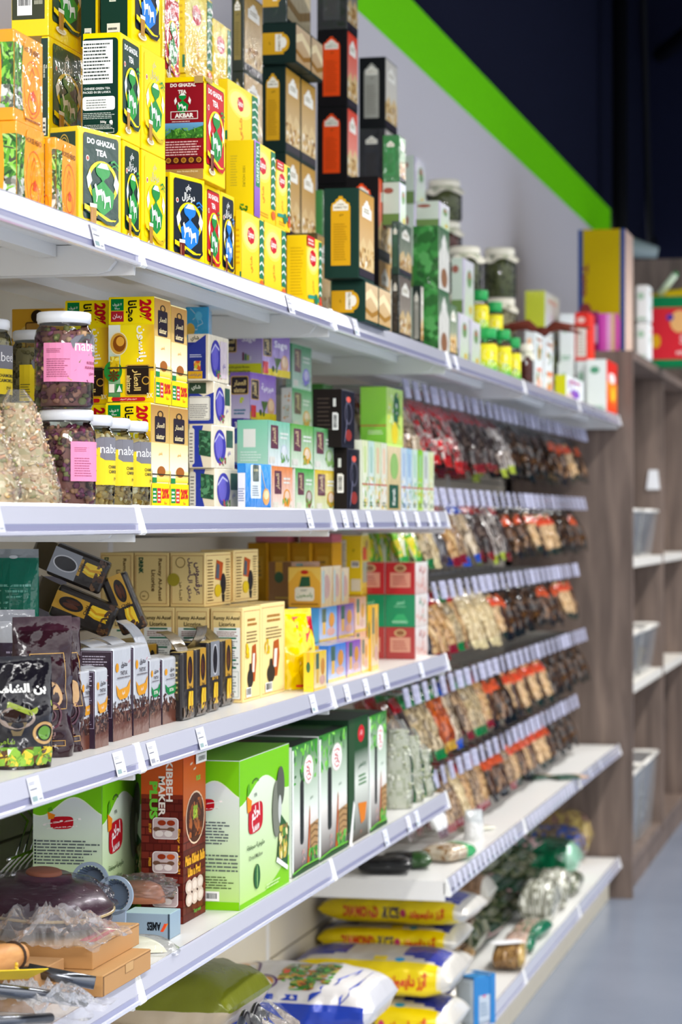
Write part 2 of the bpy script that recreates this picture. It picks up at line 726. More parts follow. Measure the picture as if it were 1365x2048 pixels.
def d_horse(seed, arab=True):
    def d(b):
        b.col('#ffa813', '#ff9f10', '#ffa51a')
        F_, E = b.F, b.E
        grass(E, .55, .14, .995, .86, seed)
        E.ell(.52, .5, .16, .5, '#ff9f10')
        if arab: E.text('زنجبيل', .27, .78, .1, '#3b2a12', .42)
        E.ring(.16, .2, .2, .12, .1, '#e0451c')
        grass(F_, .005, .14, .3, .86, seed + 5)
        F_.ell(.42, .5, .17, .46, '#ffa813')
        F_.text('HORSE HEAD', .6, .84, .06, '#7a3a10', .66)
        F_.ring(.62, .42, .3, .32, .04, '#f06a1e')
        F_.band([(.46, .4), (.52, .56), (.6, .66), (.68, .6), (.74, .44), (.7, .3)], .018, '#e2421a')
        F_.band([(.5, .36), (.56, .5), (.62, .58), (.66, .46), (.62, .32)], .014, '#e2421a')
        F_.poly([(.55, .3), (.7, .3), (.66, .42), (.6, .4)], '#f0561e')
        F_.ring(.62, .27, .16, .12, .1, '#e2421a')
        F_.lines(.36, .06, .9, .1, 1, '#9a4a14', 3)
    return d


def medallion(P, cu, cv, s, main, asp, glow=True):
    """round emblem: cap and leaf-shaped body with white deer between two white petals"""
    k = asp
    if glow: P.ring(cu, cv + .02 * s, .36 * s * k, .2 * s, .18, '#ffe100')
    for q in (-1, 1):
        P.poly([(cu + q * .3 * s * k, cv + .12 * s), (cu + q * .38 * s * k, cv + .04 * s), (cu + q * .34 * s * k, cv - .06 * s), (cu + q * .25 * s * k, cv + .02 * s)], '#f4f8f2')
    P.ell(cu, cv + .13 * s, .17 * s * k, .075 * s, main)
    P.poly([(cu - .17 * s * k, cv + .14 * s), (cu + .17 * s * k, cv + .14 * s), (cu, cv + .02 * s)], main)
    P.poly([(cu - .14 * s * k, cv + .15 * s), (cu - .05 * s * k, cv + .2 * s), (cu + .08 * s * k, cv + .2 * s), (cu + .14 * s * k, cv + .15 * s)], '#f4f8f2')
    P.poly([(cu, cv + .04 * s), (cu + .27 * s * k, cv - .07 * s), (cu + .22 * s * k, cv - .2 * s), (cu, cv - .29 * s), (cu - .22 * s * k, cv - .2 * s), (cu - .27 * s * k, cv - .07 * s)], main)
    for q, w in ((-1, .02), (1, -.03)):
        x, y = cu + q * .09 * s * k, cv - .09 * s + w * s
        P.poly([(x - .09 * s * k, y), (x + .06 * s * k, y + .03 * s), (x + .08 * s * k, y - .02 * s), (x - .07 * s * k, y - .045 * s)], '#f6faf4')
        P.poly([(x - .06 * s * k, y - .03 * s), (x - .03 * s * k, y - .03 * s), (x - .06 * s * k, y - .1 * s), (x - .08 * s * k, y - .1 * s)], '#f6faf4')
        P.poly([(x + .04 * s * k, y - .01 * s), (x + .07 * s * k, y - .01 * s), (x + .08 * s * k, y - .08 * s), (x + .06 * s * k, y - .08 * s)], '#f6faf4')
        P.poly([(x - .09 * s * k, y), (x - .04 * s * k, y + .01 * s), (x - .09 * s * k, y + .07 * s), (x - .12 * s * k, y + .05 * s)], '#f6faf4')


def tea_glass(P, cu, cv, s, tea='#6b2a14'):
    P.ell(cu, cv - .11 * s, .16 * s, .035 * s, '#efe6c8')
    P.ell(cu, cv - .11 * s, .11 * s, .02 * s, '#cdbd92')
    P.poly([(cu - .07 * s, cv - .1 * s), (cu + .07 * s, cv - .1 * s), (cu + .085 * s, cv + .1 * s), (cu - .085 * s, cv + .1 * s)], tea)
    P.rect(cu - .09 * s, cv + .08 * s, cu + .09 * s, cv + .12 * s, '#f3efe0')
    P.rect(cu - .05 * s, cv - .08 * s, cu - .03 * s, cv + .06 * s, '#c98a5a')


def gz_front(P, bg, med, arab, tea):
    yl = '#ffdf00'
    P.rrect(.1, .16, .93, .955, .006, '#3a3520' if bg != yl else yl)
    P.rrect(.115, .168, .915, .947, .005, bg)
    ink = '#f7f7f2' if bg != yl else '#c9c9a0'
    if arab:
        P.text('جاي', .52, .87, .085, ink, .4, 0, .03)
        P.text('دوغزال', .52, .77, .1, ink, .62, 0, .03)
    else:
        P.text('DO GHAZAL', .52, .885, .055, ink, None, 0, .045, w=.66)
        P.text('TEA', .52, .79, .06, ink, None, 0, .045, w=.26)
    P.circ(.2, .72, .028, '#f2e8d8')
    P.circ(.2, .72, .018, '#c64a3a')
    medallion(P, .55, .5, 1.0, med, 1.0)
    P.band([(.72, .72), (.8, .74), (.9, .7)], .02, med)
    P.band([(.74, .68), (.82, .7), (.9, .66)], .014, med)
    P.band([(.1, .27), (.3, .24), (.5, .2), (.72, .16), (.9, .17)], .05, yl)
    P.band([(.12, .24), (.35, .19), (.6, .15), (.8, .17)], .012, '#2c2a18')
    P.band([(.4, .2), (.62, .15), (.8, .15), (.9, .2)], .035, bg if bg != yl else '#d8b800')
    tea_glass(P, .3, .2, .9, tea)


def d_gazelle(bg, med='#0c8f3c', arab=False, end='panel', tea='#b8862a', low=.0):
    def d(b):
        b.col('#ffdf00', '#ffdd00', '#ffda00', '#f2c400')
        gz_front(b.F, bg, med, arab, tea)
        E = b.E
        if end == 'nutri':
            E.rrect(-.0, .04, .94, .95, .006, '#12362c')
            E.rect(.0, .52, .8, .93, '#eef0ea')
            E.lines(.03, .56, .74, .92, 11, '#2f3b36', 4, .4)
            E.text('CHINESE GREEN TEA', .38, .475, .022, '#e8eee8', .7)
            E.text('PACKED IN SRI LANKA', .38, .44, .022, '#e8eee8', .74)
            E.rrect(-.0, .27, .86, .4, .004, '#f2f4f0')
            E.lines(.1, .29, .76, .385, 4, '#5c6862', 6, .35)
            E.lines(.02, .19, .86, .255, 4, '#cfdad2', 7, .4)
            E.text('500g', .55, .155, .03, '#f4f6f2')
            E.text('e', .76, .155, .04, '#f4f6f2', None, 0, .05)
            E.lines(.05, .1, .84, .14, 3, '#cfdad2', 8, .4)
            E.frame(.12, .055, .84, .095, .0006, '#dfe6df')
        elif end == 'akbar':
            E.rect(.0, .1, 1, .95, '#8f1220')
            E.text('DO GHAZAL', .47, .92, .036, '#f5efe6', .9, 0, .05)
            E.text('TEA', .45, .855, .036, '#f5efe6', .5, 0, .05)
            medallion(E, .46, .755, .42, '#0c8f3c', 1.35, False)
            E.frame(.16, .585, .86, .665, .0012, '#f3e8e0')
            E.text('AKBAR', .51, .622, .045, '#f7efe8', .6, 0, .05)
            E.lines(.2, .56, .8, .575, 1, '#e6c8c4', 2)
            E.rect(.0, .40, 1, .55, '#2f6d2a', '#6aa6d8')
            E.poly([(0, .42), (.3, .5), (.6, .47), (1, .52), (1, .40), (0, .40)], '#3a7a2a')
            E.flecks(0, .4, 1, .5, 60, ['#4f9a30', '#2a5e20', '#78b848'], .005, 9, .4)
            E.lines(.04, .235, .96, .385, 6, '#e8b8b8', 12, .45)
            E.rrect(.02, .155, .98, .22, .004, '#4a1014')
            for i in range(5): E.circ(.11 + .195 * i, .187, .026, '#c8902e')
            for i in range(5): E.circ(.11 + .195 * i, .187, .017, '#8a5a18')
            E.rect(0, .0, 1, .1, '#b08c4c')
            E.text('Akbar Brothers (Pvt) Ltd.', .6, .075, .02, '#e9dcb8', .72)
            E.rect(.78, .93, 1, 1, '#b8995c')
            b.F.rect(0, .955, .3, 1, '#b8995c')
        elif end == 'spine':
            E.rect(.0, .02, .86, .98, '#16382c')
            E.text('DO GHAZAL', .38, .66, .22, '#d8dcc8', .5, 90, .03)
            E.text('TEA', .68, .7, .2, '#d8dcc8', .16, 90, .03)
            E.rect(.2, .03, .62, .2, '#e8e8da')
            E.lines(.24, .05, .58, .18, 3, '#474a40', 4)
        elif end == 'barcode':
            E.rect(.02, .16, .9, .98, '#33391e')
            E.barcode(.16, .2, .56, .66, 5)
            E.rrect(.62, .72, .84, 1, .006, '#e8e8e0')
            E.rrect(.66, .76, .8, 1, .004, '#8a8c80')
            E.lines(.62, .3, .86, .6, 4, '#a8a890', 3)
            E.lines(.2, .72, .5, .9, 4, '#a8a890', 5)
        elif end == 'seal':
            E.rect(.0, .04, .9, .95, '#23402a')
            for q in (.11, .08, .045): E.ring(.5, .82, q * 1.6, q, .12, '#c9a83a')
            E.lines(.1, .2, .8, .6, 9, '#a7b08a', 3)
        else:
            E.rect(.0, .04, .9, .95, bg if bg != '#ffdf00' else '#f0d800')
            E.lines(.1, .2, .8, .8, 9, '#d8d8b0', 3)
    return d


def lipton_badge(P, cu, cv, s, rot=0):
    k = P.h / P.w
    P.poly([(cu + s * k * x, cv + s * y) for x, y in ((-1, 0), (-.75, .42), (0, .62), (.75, .42), (1, 0), (.75, -.42), (0, -.62), (-.75, -.42))], '#d4142c')
    P.text('Lipton', cu, cv, s * .62, '#fdf6ee', None, rot, .03, w=s * k * 1.5 * (1 if P.w else 1))


def d_lipton(var=0, seed=1):
    def d(b):
        b.col('#ffe01c', '#ffd91a', '#ffe45a', '#ffd200')
        F_, E = b.F, b.E
        F_.rect(0, 0, 1, 1, '#ffd40e', '#ffe348')
        F_.ell(.42, .72, .4, .22, '#ffec60')
        F_.ell(.42, .72, .34, .18, '#fff08a')
        lipton_badge(F_, .42, .72, .19)
        F_.text('شاي', .45, .34, .13, '#e8962a', .4, 90)
        F_.lines(.2, .05, .7, .12, 2, '#e0a018', seed)
        F_.rect(.8, .2, 1, .98, '#1f7d56')
        for i in range(6): F_.band([(.8, .26 + .12 * i), (.9, .3 + .12 * i), (1, .26 + .12 * i)], .03, '#e8f2e2')
        F_.ell(.9, .12, .09, .06, '#e86a2a')
        if var == 1:
            E.rect(0, 0, 1, 1, '#ffe012', '#ffdd18')
            E.text('1000 HOURS', .66, .52, .1, '#9a8a20', .42, -90, .01)
            E.lines(.16, .4, .42, .82, 12, '#d8c030', seed, .4)
            E.flecks(.5, .06, .8, .16, 9, ['#5c9a2a', '#3d7a20'], .004, 4)
            F_.rect(0, 0, .26, 1, '#8a5ab8', '#b98ad8')
            F_.rect(.06, .4, .25, .98, '#2f8a60')
            F_.text('GREEN TEA', .15, .7, .12, '#e8f4ea', .5, 90)
        elif var == 2:
            E.lines(.2, .2, .86, .86, 16, '#e2b818', seed, .4)
            F_.band([(.08, .18), (.5, .2), (.94, .16)], .05, '#2a9a86')
            F_.ell(.6, .17, .12, .08, '#1f7d56')
            F_.ell(.88, .18, .07, .06, '#d43a28')
            F_.rect(0, .86, .5, 1, '#d4242c')
            F_.lines(.06, .89, .44, .98, 2, '#ffe8d8', 3)
        elif var == 3:
            E.lines(.14, .3, .8, .8, 7, '#e8b41a', seed, .4)
            E.rect(.74, .06, 1, .2, '#1f7d56')
    return d


def crest(P, cu, cv, w, h, col):
    """plaque with stepped, arched top"""
    P.poly([(cu - w, cv - h), (cu + w, cv - h), (cu + w, cv + h * .1), (cu + w * .62, cv + h * .3), (cu + w * .55, cv + h * .6), (cu + w * .3, cv + h * .7),
            (cu + w * .2, cv + h), (cu - w * .2, cv + h), (cu - w * .3, cv + h * .7), (cu - w * .55, cv + h * .6), (cu - w * .62, cv + h * .3), (cu - w, cv + h * .1)], col)


def d_ahmad(lab, ftop=None, dark='#172a26', flat=False, seed=2):
    ftop = ftop or lab

    def d(b):
        b.col(dark, dark, dark, '#1c2f2a')
        E, F_ = b.E, b.F
        if not flat:
            E.rect(.2, .14, .76, .8, lab)
            crest(E, .48, .82, .26, .09, lab)
            crest(E, .48, .81, .22, .06, '#f3f0e2')
            E.text('AHMAD TEA', .48, .785, .022, '#7a6a3a', .38)
            E.text('London', .48, .82, .018, '#7a6a3a', .2)
            E.text('شاي', .5, .7, .03, '#4a3a14', .3)
            E.lines(.28, .2, .68, .62, 15, mixc(lab, '#3a2c08', .35), seed, .45)
            F_.rect(.03, .12, .97, .98, mixc(ftop, '#f6ecd4', .4), mixc(ftop, '#6a4410', .12))
            F_.poly([(.03, .12), (.97, .12), (.97, .4), (.7, .5), (.5, .36), (.3, .48), (.03, .36)], '#dcbf88')
            F_.flecks(.05, .13, .95, .36, 34, ['#b07a2a', '#8a5a1c', '#f6eed8', '#d8b070'], .009, seed)
            crest(F_, .5, .8, .3, .1, '#f4f1e4')
            F_.lines(.3, .76, .7, .82, 2, '#8a7a4a', seed)
            F_.rect(.03, .03, .97, .12, '#2a2430')
        else:
            E.rect(.0, .22, .66, .76, lab)
            E.ell(.66, .5, .16, .22, lab)
            E.rect(.42, .3, .6, .72, '#f6f3e8')
            E.ell(.62, .51, .12, .14, '#f6f3e8')
            E.text('AHMAD TEA', .53, .51, .07, '#8a7a4a', .4, 90)
            E.text('شاي', .26, .5, .06, '#5a4410', .2, 90)
            F_.rect(.02, .06, .98, .96, mixc(ftop, '#f3e6c8', .2), mixc(ftop, '#fff2d8', .4))
            F_.band([(.02, .6), (.4, .75), (.98, .5)], .2, '#f0dcae')
            F_.band([(.02, .3), (.5, .2), (.98, .34)], .12, mixc(ftop, '#7a4a10', .4))
    return d


def d_alattar(lower=False, seed=1, bandy=.34):
    """bright yellow three-pack lying on its side, lettering running downwards"""
    def d(b):
        b.col('#fff2b0', '#ffe714', '#f6d86a', '#f4d020')
        E, F_ = b.E, b.F
        E.rect(.0, .745, 1, .99, '#ffe40a')
        E.rect(.05, .87, .33, .98, '#0b7d3c')
        E.rect(.05, .765, .33, .865, '#b3242c')
        E.text('٧ ظروف', .19, .925, .035, '#eaf4e8', .2)
        E.text('مجانا', .19, .89, .024, '#eaf4e8', .2)
        E.text('رمان', .19, .815, .05, '#f8e2e0', .2)
        E.text('مجانا', .5, .865, .24, '#1c1a10', .2, -90, .03)
        E.text('20%', .81, .865, .27, '#c4121e', None, -90, .05, w=.21)
        E.rect(.0, .01, 1, .735, '#ffd80e', '#ffe81a')
        E.hgrad(.7, .3, 1, .735, '#ffe012', '#e8b030')
        E.rect(.0, .01, .26, .735, '#2f8f3c', '#f4f4e6')
        E.ell(.1, .3, .2, .1, '#2a8a36')
        E.ell(.22, .56, .18, .1, '#d8a23a')
        E.ell(.24, .56, .14, .078, '#8a4a14')
        E.ell(.26, .58, .09, .045, '#e8a83a')
        E.ring(.22, .56, .2, .11, .1, '#efe2b8')
        E.flecks(.04, .3, .24, .44, 40, ['#e8c21a', '#c8a010', '#f4e05a'], .006, seed)
        for k in range(8):
            a = R(45 * k)
            E.poly([(.12, .26), (.12 + .1 * math.cos(a - .25), .26 + .045 * math.sin(a - .25)), (.12 + .13 * math.cos(a), .26 + .06 * math.sin(a)), (.12 + .1 * math.cos(a + .25), .26 + .045 * math.sin(a + .25))], '#6a3418')
        E.text('يانسون', .73, .555, .22, '#fffbe8', None, -90, .03, w=.34)
        E.rrect(.38, .07, .92, .36, .004, '#c89a3a')
        E.rrect(.41, .08, .89, .35, .003, '#2a1f18')
        E.text('العطار', .62, .215, .2, '#e0c070', None, -90, .03, w=.2)
        E.text('alattar', .46, .18, .1, '#e8cf86', None, -90, .02, w=.16)
        E.circ(.83, .21, .04, '#c89a3a')
        E.circ(.83, .21, .03, '#2a1f18')
        E.rect(.02, .1, .14, .18, '#f2eede')
        E.rect(.18, .1, .32, .18, '#2a8a3c')
        E.poly([(.19, .105), (.31, .105), (.25, .17)], '#eef4ea')
        E.rect(.0, .012, .1, .06, '#ffe020')
        E.rrect(.08, .018, .82, .055, .003, '#c4202a')
        E.text('١ ظرف يعادل ٣ ظروف', .45, .037, .02, '#fff4ee', .6)
        E.rect(0, .325, 1, .338, '#3a3428')
        E.text('3X', .92, .07, .045, '#fff6c8', .14)
        # aisle side
        F_.rect(0, .62, 1, .985, '#d8b46a', '#b98a4a')
        F_.rect(0, .36, 1, .63, '#fff6da', '#f0dc9c')
        F_.rect(0, .26, 1, .37, '#ffd428', '#fff0b0')
        F_.rrect(.2, .64, .8, .88, .004, '#2c2430')
        F_.text('العطار', .5, .79, .06, '#f0dca8', None, 0, .02, w=.46)
        F_.text('alattar', .5, .69, .05, '#f0dca8', None, 0, .02, w=.46)
        F_.ring(.5, .9, .16, .035, .3, '#3a2c24')
        F_.text('يانسون', .5, .53, .04, '#e8b24a', .66)
        F_.ell(.55, .36, .22, .05, '#a8642a')
        F_.rect(.04, .25, .28, .37, '#f0efe4')
        F_.rect(.04, .25, .28, .3, '#2a8a4a')
        F_.rect(0, .0, 1, .245, '#ffe40e', '#ffd81a')
        F_.rect(.04, .06, .28, .2, '#1a8a46')
        F_.lines(.07, .08, .25, .19, 3, '#f0f6ee', 3)
        F_.rect(.3, .06, .5, .2, '#c8343c')
        F_.lines(.32, .08, .48, .19, 3, '#f6dcd8', 4)
        F_.text('20%', .75, .15, .1, '#d8242a', None, 0, .04, w=.4)
        F_.text('مجانا', .75, .06, .04, '#e0681e', .4)
        F_.rect(0, .325, 1, .336, '#3a3428')
    return d


def d_goldsun(b):
    b.col('#e8b030', '#f0b838', '#f4c858', '#d8a028')
    E = b.E
    for k in range(18):
        a = R(20 * k)
        E.poly([(.5, .4), (.5 + .49 * math.cos(a), .4 + .39 * math.sin(a)), (.5 + .49 * math.cos(a + .17), .4 + .39 * math.sin(a + .17))], '#fbd878')
    E.rrect(.27, .08, .76, .8, .004, '#6a4a22')
    E.rrect(.29, .1, .74, .78, .003, '#c49648')
    E.text('العطار', .52, .58, .2, '#2a1c10', None, 0, .03, w=.4)
    E.text('alattar', .52, .28, .2, '#2a1c10', None, 0, .03, w=.4)
    E.circ(.5, .88, .1, '#3a2a18')


def d_blueherb(var, seed):
    """navy and cream herb tea carton"""
    def d(b):
        b.col('#f0e6cc', '#efe4cc', '#f3ead2', '#e6dcc2')
        E, F_ = b.E, b.F
        if var == 0:
            E.rect(0, .04, .86, .82, '#1c2f8e')
            E.poly([(0, .7), (.86, .98), (.86, .6), (0, .45)], '#23379c')
            E.text('شاي', .34, .9, .12, '#2a3a2a', .4)
            E.lines(.1, .5, .7, .58, 2, '#cfd6f0', seed)
            E.flecks(.3, .22, .62, .42, 24, ['#e8a23a', '#c8c83a', '#d85a2a', '#f0e0a0'], .006, seed)
            E.rect(.02, .04, .7, .2, '#e8b021')
            E.text('شاي الأعشاب', .36, .12, .08, '#2a3a8a', .56)
        elif var == 1:
            E.poly([(0, .02), (1, .02), (1, .75), (.6, .66), (0, .85)], '#2438a0')
            E.rect(.02, .72, .7, .98, '#2f4a38')
            E.text('شاي', .3, .86, .14, '#dfe8dc', .4)
            E.rrect(.0, .1, .86, .66, .004, '#f0efe6')
            E.frame(.02, .12, .84, .64, .0007, '#3a3a44')
            E.lines(.06, .16, .8, .5, 8, '#5a5a64', seed, .35)
        else:
            E.poly([(.15, .02), (.62, .02), (.42, .5), (.62, .98), (.15, .98)], '#2a3fae')
            E.rrect(.0, .08, .24, .92, .004, '#eceadf')
            E.lines(.03, .14, .2, .86, 9, '#5a5a60', seed, .35)
            E.poly([(.44, .3), (.96, .25), (.96, .84), (.44, .88)], '#2f5f46')
            E.flecks(.46, .3, .95, .84, 40, ['#3d7a58', '#24503a', '#5a9a70'], .006, seed)
        F_.ell(.34, .5, .26, .4, '#3a34a8')
        F_.ell(.3, .52, .16, .3, '#6c64cc')
        F_.band([(.1, .6), (.3, .8), (.5, .7)], .05, '#c8c6e8')
        F_.rect(.62, .5, .9, .9, '#2f5a48') if var else F_.rect(.55, .1, .9, .9, '#e3d3d8')
        F_.text('شاي', .74, .36, .14, '#6a5ab8', .3)
        F_.flecks(.3, .06, .6, .26, 14, ['#3d7a3a', '#b83a5a', '#7aa84a'], .005, seed)
    return d


def d_sage(var, seed=1):
    def d(b):
        b.col('#a678d0', '#8e6cc4', '#d8cce8', '#8a68c0')
        E, F_ = b.E, b.F
        E.rect(0, 0, 1, 1, '#dcd6ee', '#7a56b4')
        F_.rect(0, 0, 1, 1, '#cdbce6', '#7a50b0')
        if var == 0:
            E.rrect(.04, .5, .38, .9, .004, '#caa24a')
            E.rrect(.06, .52, .36, .88, .003, '#231a2a')
            E.text('العطار', .21, .74, .13, '#e8cc8a', None, 0, .03, w=.24)
            E.text('alattar', .21, .6, .1, '#e8cc8a', None, 0, .02, w=.22)
            E.text('Sage', .68, .78, .16, '#f6f2fa', None, 0, .02, w=.34)
            for i, c_ in enumerate(('#6a2a4a', '#3d7a3a', '#a8b83a', '#e0e0e8')):
                E.rect(.52 + .06 * i, .32, .565 + .06 * i, .5 - .03 * i, c_)
            E.rect(0, 0, 1, .25, '#d8dc1e')
            E.text('from this gentle flavour,', .4, .17, .06, '#3a3a20', .7)
            E.text('bright and beautiful tea', .42, .08, .06, '#3a3a20', .75)
        elif var == 1:
            E.rrect(.04, .52, .94, .92, .004, '#caa24a')
            E.rrect(.08, .54, .9, .9, .003, '#231a2a')
            E.text('العطار', .5, .76, .14, '#e8cc8a', None, 0, .03, w=.62)
            E.text('alattar', .5, .62, .1, '#e8cc8a', None, 0, .02, w=.6)
            E.lines(.2, .1, .9, .24, 2, '#2a7a9a', seed)
            E.flecks(.5, .34, .7, .46, 8, ['#9ac83a', '#c8d82a'], .004, seed)
        else:
            E.rect(0, 0, 1, 1, '#4a86d8', '#3a2a9a')
            E.text('3x', .5, .85, .14, '#f0f0f8', .5)
            E.rect(.05, .05, .8, .45, '#eef0f4')
        F_.rrect(.04, .42, .34, .86, .004, '#caa24a')
        F_.rrect(.06, .44, .32, .84, .003, '#2a1f2c')
        F_.text('العطار', .19, .64, .2, '#e8cc8a', None, 90, .02, w=.3)
        F_.text('ميرمية' if var == 1 else 'Sage', .66, .7, .2, '#f8f4fc', None, 0, .02, w=.46)
        F_.ell(.8, .3, .14, .2, '#d8a884')
        F_.ell(.8, .34, .1, .12, '#e8c8a4')
        F_.rect(0, 0, 1, .16, '#e2cc22')
        for k in range(5):
            F_.poly([(.52, .14), (.42 + .05 * k, .42), (.46 + .05 * k, .4)], '#5a7a3a')
        F_.circ(.5, .14, .06, '#4a6a2a')
        F_.circ(.38, .16, .07, '#3d5a24')
        F_.rect(.02, .04, .2, .3, '#d0303a')
    return d


def d_herbtea(main, light, accent, seed=1, white_end=True, logo='#6a3a4a'):
    def d(b):
        b.col(main, '#eef0ec' if white_end else main, light, mixc(main, '#ffffff', .2))
        E, F_ = b.E, b.F
        F_.rect(0, 0, 1, 1, mixc(light, '#ffffff', .5), main)
        F_.rrect(.12, .38, .46, .9, .003, logo)
        F_.text('العطار', .29, .66, .2, '#e8d2a0', None, 90, .02, w=.36)
        F_.ell(.72, .3, .18, .2, accent)
        F_.ell(.72, .34, .12, .12, mixc(accent, '#ffffff', .5))
        F_.flecks(.5, .08, .95, .3, 16, ['#5a9a3a', '#8ac05a', accent], .006, seed)
        F_.lines(.54, .62, .92, .8, 2, '#f4f8f0', seed)
        F_.rect(.06, .06, .3, .2, '#e8e6da')
        if white_end:
            E.flecks(.15, .1, .85, .9, 10, [main, accent], .003, seed)
            E.lines(.3, .3, .9, .6, 5, mixc(main, '#ffffff', .4), seed, .4)
        else:
            E.rect(0, 0, 1, 1, mixc(main, '#ffffff', .25), main)
            E.rect(.2, .4, .6, .8, '#e6e8e0')
            E.lines(.1, .1, .8, .34, 4, mixc(main, '#ffffff', .6), seed, .4)
    return d


def d_black(b):
    b.col('#1e1f2c', '#1f1a18', '#2a2522', '#1a1716')
    b.E.lines(.15, .3, .66, .9, 8, '#4a4038', 3, .3)
    b.E.rect(.68, .32, .84, .6, '#d8d6d0')
    b.E.barcode(.68, .3, .88, .58, 3, True)
    b.E.rect(.7, .7, .8, .84, '#cfcfc8')
    b.F.rect(.1, .06, .9, .96, '#141420')
    b.F.ring(.5, .6, .3, .2, .2, '#4a4858')
    b.F.ell(.5, .84, .16, .05, '#d85a4a')
    b.F.ell(.5, .22, .24, .1, '#8a2f2a')
    b.F.band([(.2, .1), (.4, .5), (.3, .9)], .06, '#8a8ca8')


def d_bigmint(b):
    b.col('#b8e070', '#8cd03c', '#a4dc5a', '#7cc030')
    b.E.rect(0, 0, 1, 1, '#7cc83a', '#9ada4c')
    b.E.lines(.3, .16, .9, .24, 2, '#dcf0c0', 3)
    b.E.rect(0, .3, 1, .32, '#c83a3a')
    b.F.rect(0, 0, 1, 1, '#d4ec6a', '#c0e484')
    b.F.ell(.6, .6, .2, .34, '#2f6a4a')
    b.F.ell(.5, .2, .2, .2, '#f0d82a')
    b.F.flecks(.1, .1, .9, .9, 30, ['#f2e23a', '#6ab83a', '#ffffff'], .008, 5)


def d_slim(c1, c2, acc, seed):
    def d(b):
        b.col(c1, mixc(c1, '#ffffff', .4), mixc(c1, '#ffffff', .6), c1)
        b.F.rect(0, 0, 1, 1, c2, c1)
        b.F.rrect(.3, .55, .7, .92, .003, mixc(acc, '#ffffff', .3))
        b.F.flecks(.05, .05, .95, .5, 16, [acc, '#ffffff', '#8ac05a', '#f0d04a'], .008, seed)
        b.F.rect(0, .38, 1, .4, '#d05a4a')
        b.F.lines(.2, .08, .8, .16, 2, '#4a6a5a', seed)
    return d


def d_mintcrest(b):
    b.col('#e6cf9a', '#d8e8c0', '#e8e0c0', '#e0d0a0')
    b.F.rect(0, 0, 1, 1, '#d0b878', '#f0dcb0')
    b.F.rrect(.12, .06, .82, .42, .003, '#1d5a40')
    b.F.text('Karak', .47, .24, .22, '#f0f4ea', .26, 90, .03)
    b.F.ell(.5, .7, .3, .2, '#9ac870')


def d_cyan(b):
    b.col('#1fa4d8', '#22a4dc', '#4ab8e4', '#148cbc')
    b.E.band([(.2, .95), (.4, .8), (.55, .5), (.5, .3), (.3, .3)], .03, '#bfe4f4')
    b.E.band([(.3, .6), (.55, .75), (.75, .5), (.5, .4)], .03, '#a8dcf0')
    b.E.ell(.2, .3, .2, .2, '#d8b03a')
    b.E.ell(.55, .72, .16, .14, '#58c0e8')


def d_sky(b):
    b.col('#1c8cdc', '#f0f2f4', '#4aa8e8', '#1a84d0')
    F_ = b.F
    F_.rect(0, 0, 1, 1, '#1478cc', '#2a9ae8')
    F_.rrect(.2, .26, .6, .98, .003, '#d8e2ea')
    F_.rrect(.28, .62, .52, .98, .003, '#4a5a50')
    F_.text('QUEEN', .4, .86, .06, '#e8dca8', .2)
    F_.lines(.26, .32, .54, .56, 5, '#7a8a94', 3, .4)
    F_.ell(.8, .3, .14, .18, '#e0a04a')
    F_.ell(.8, .34, .1, .1, '#f4d8a4')
    F_.band([(.6, .9), (.72, .6), (.8, .4)], .04, '#d8b03a')
    F_.rect(.02, .0, .98, .06, '#0f5ca0')
    b.E.lines(.1, .2, .9, .5, 6, '#7a8ab0', 4, .4)
    b.E.rect(0, .8, 1, 1, '#1c8cdc')


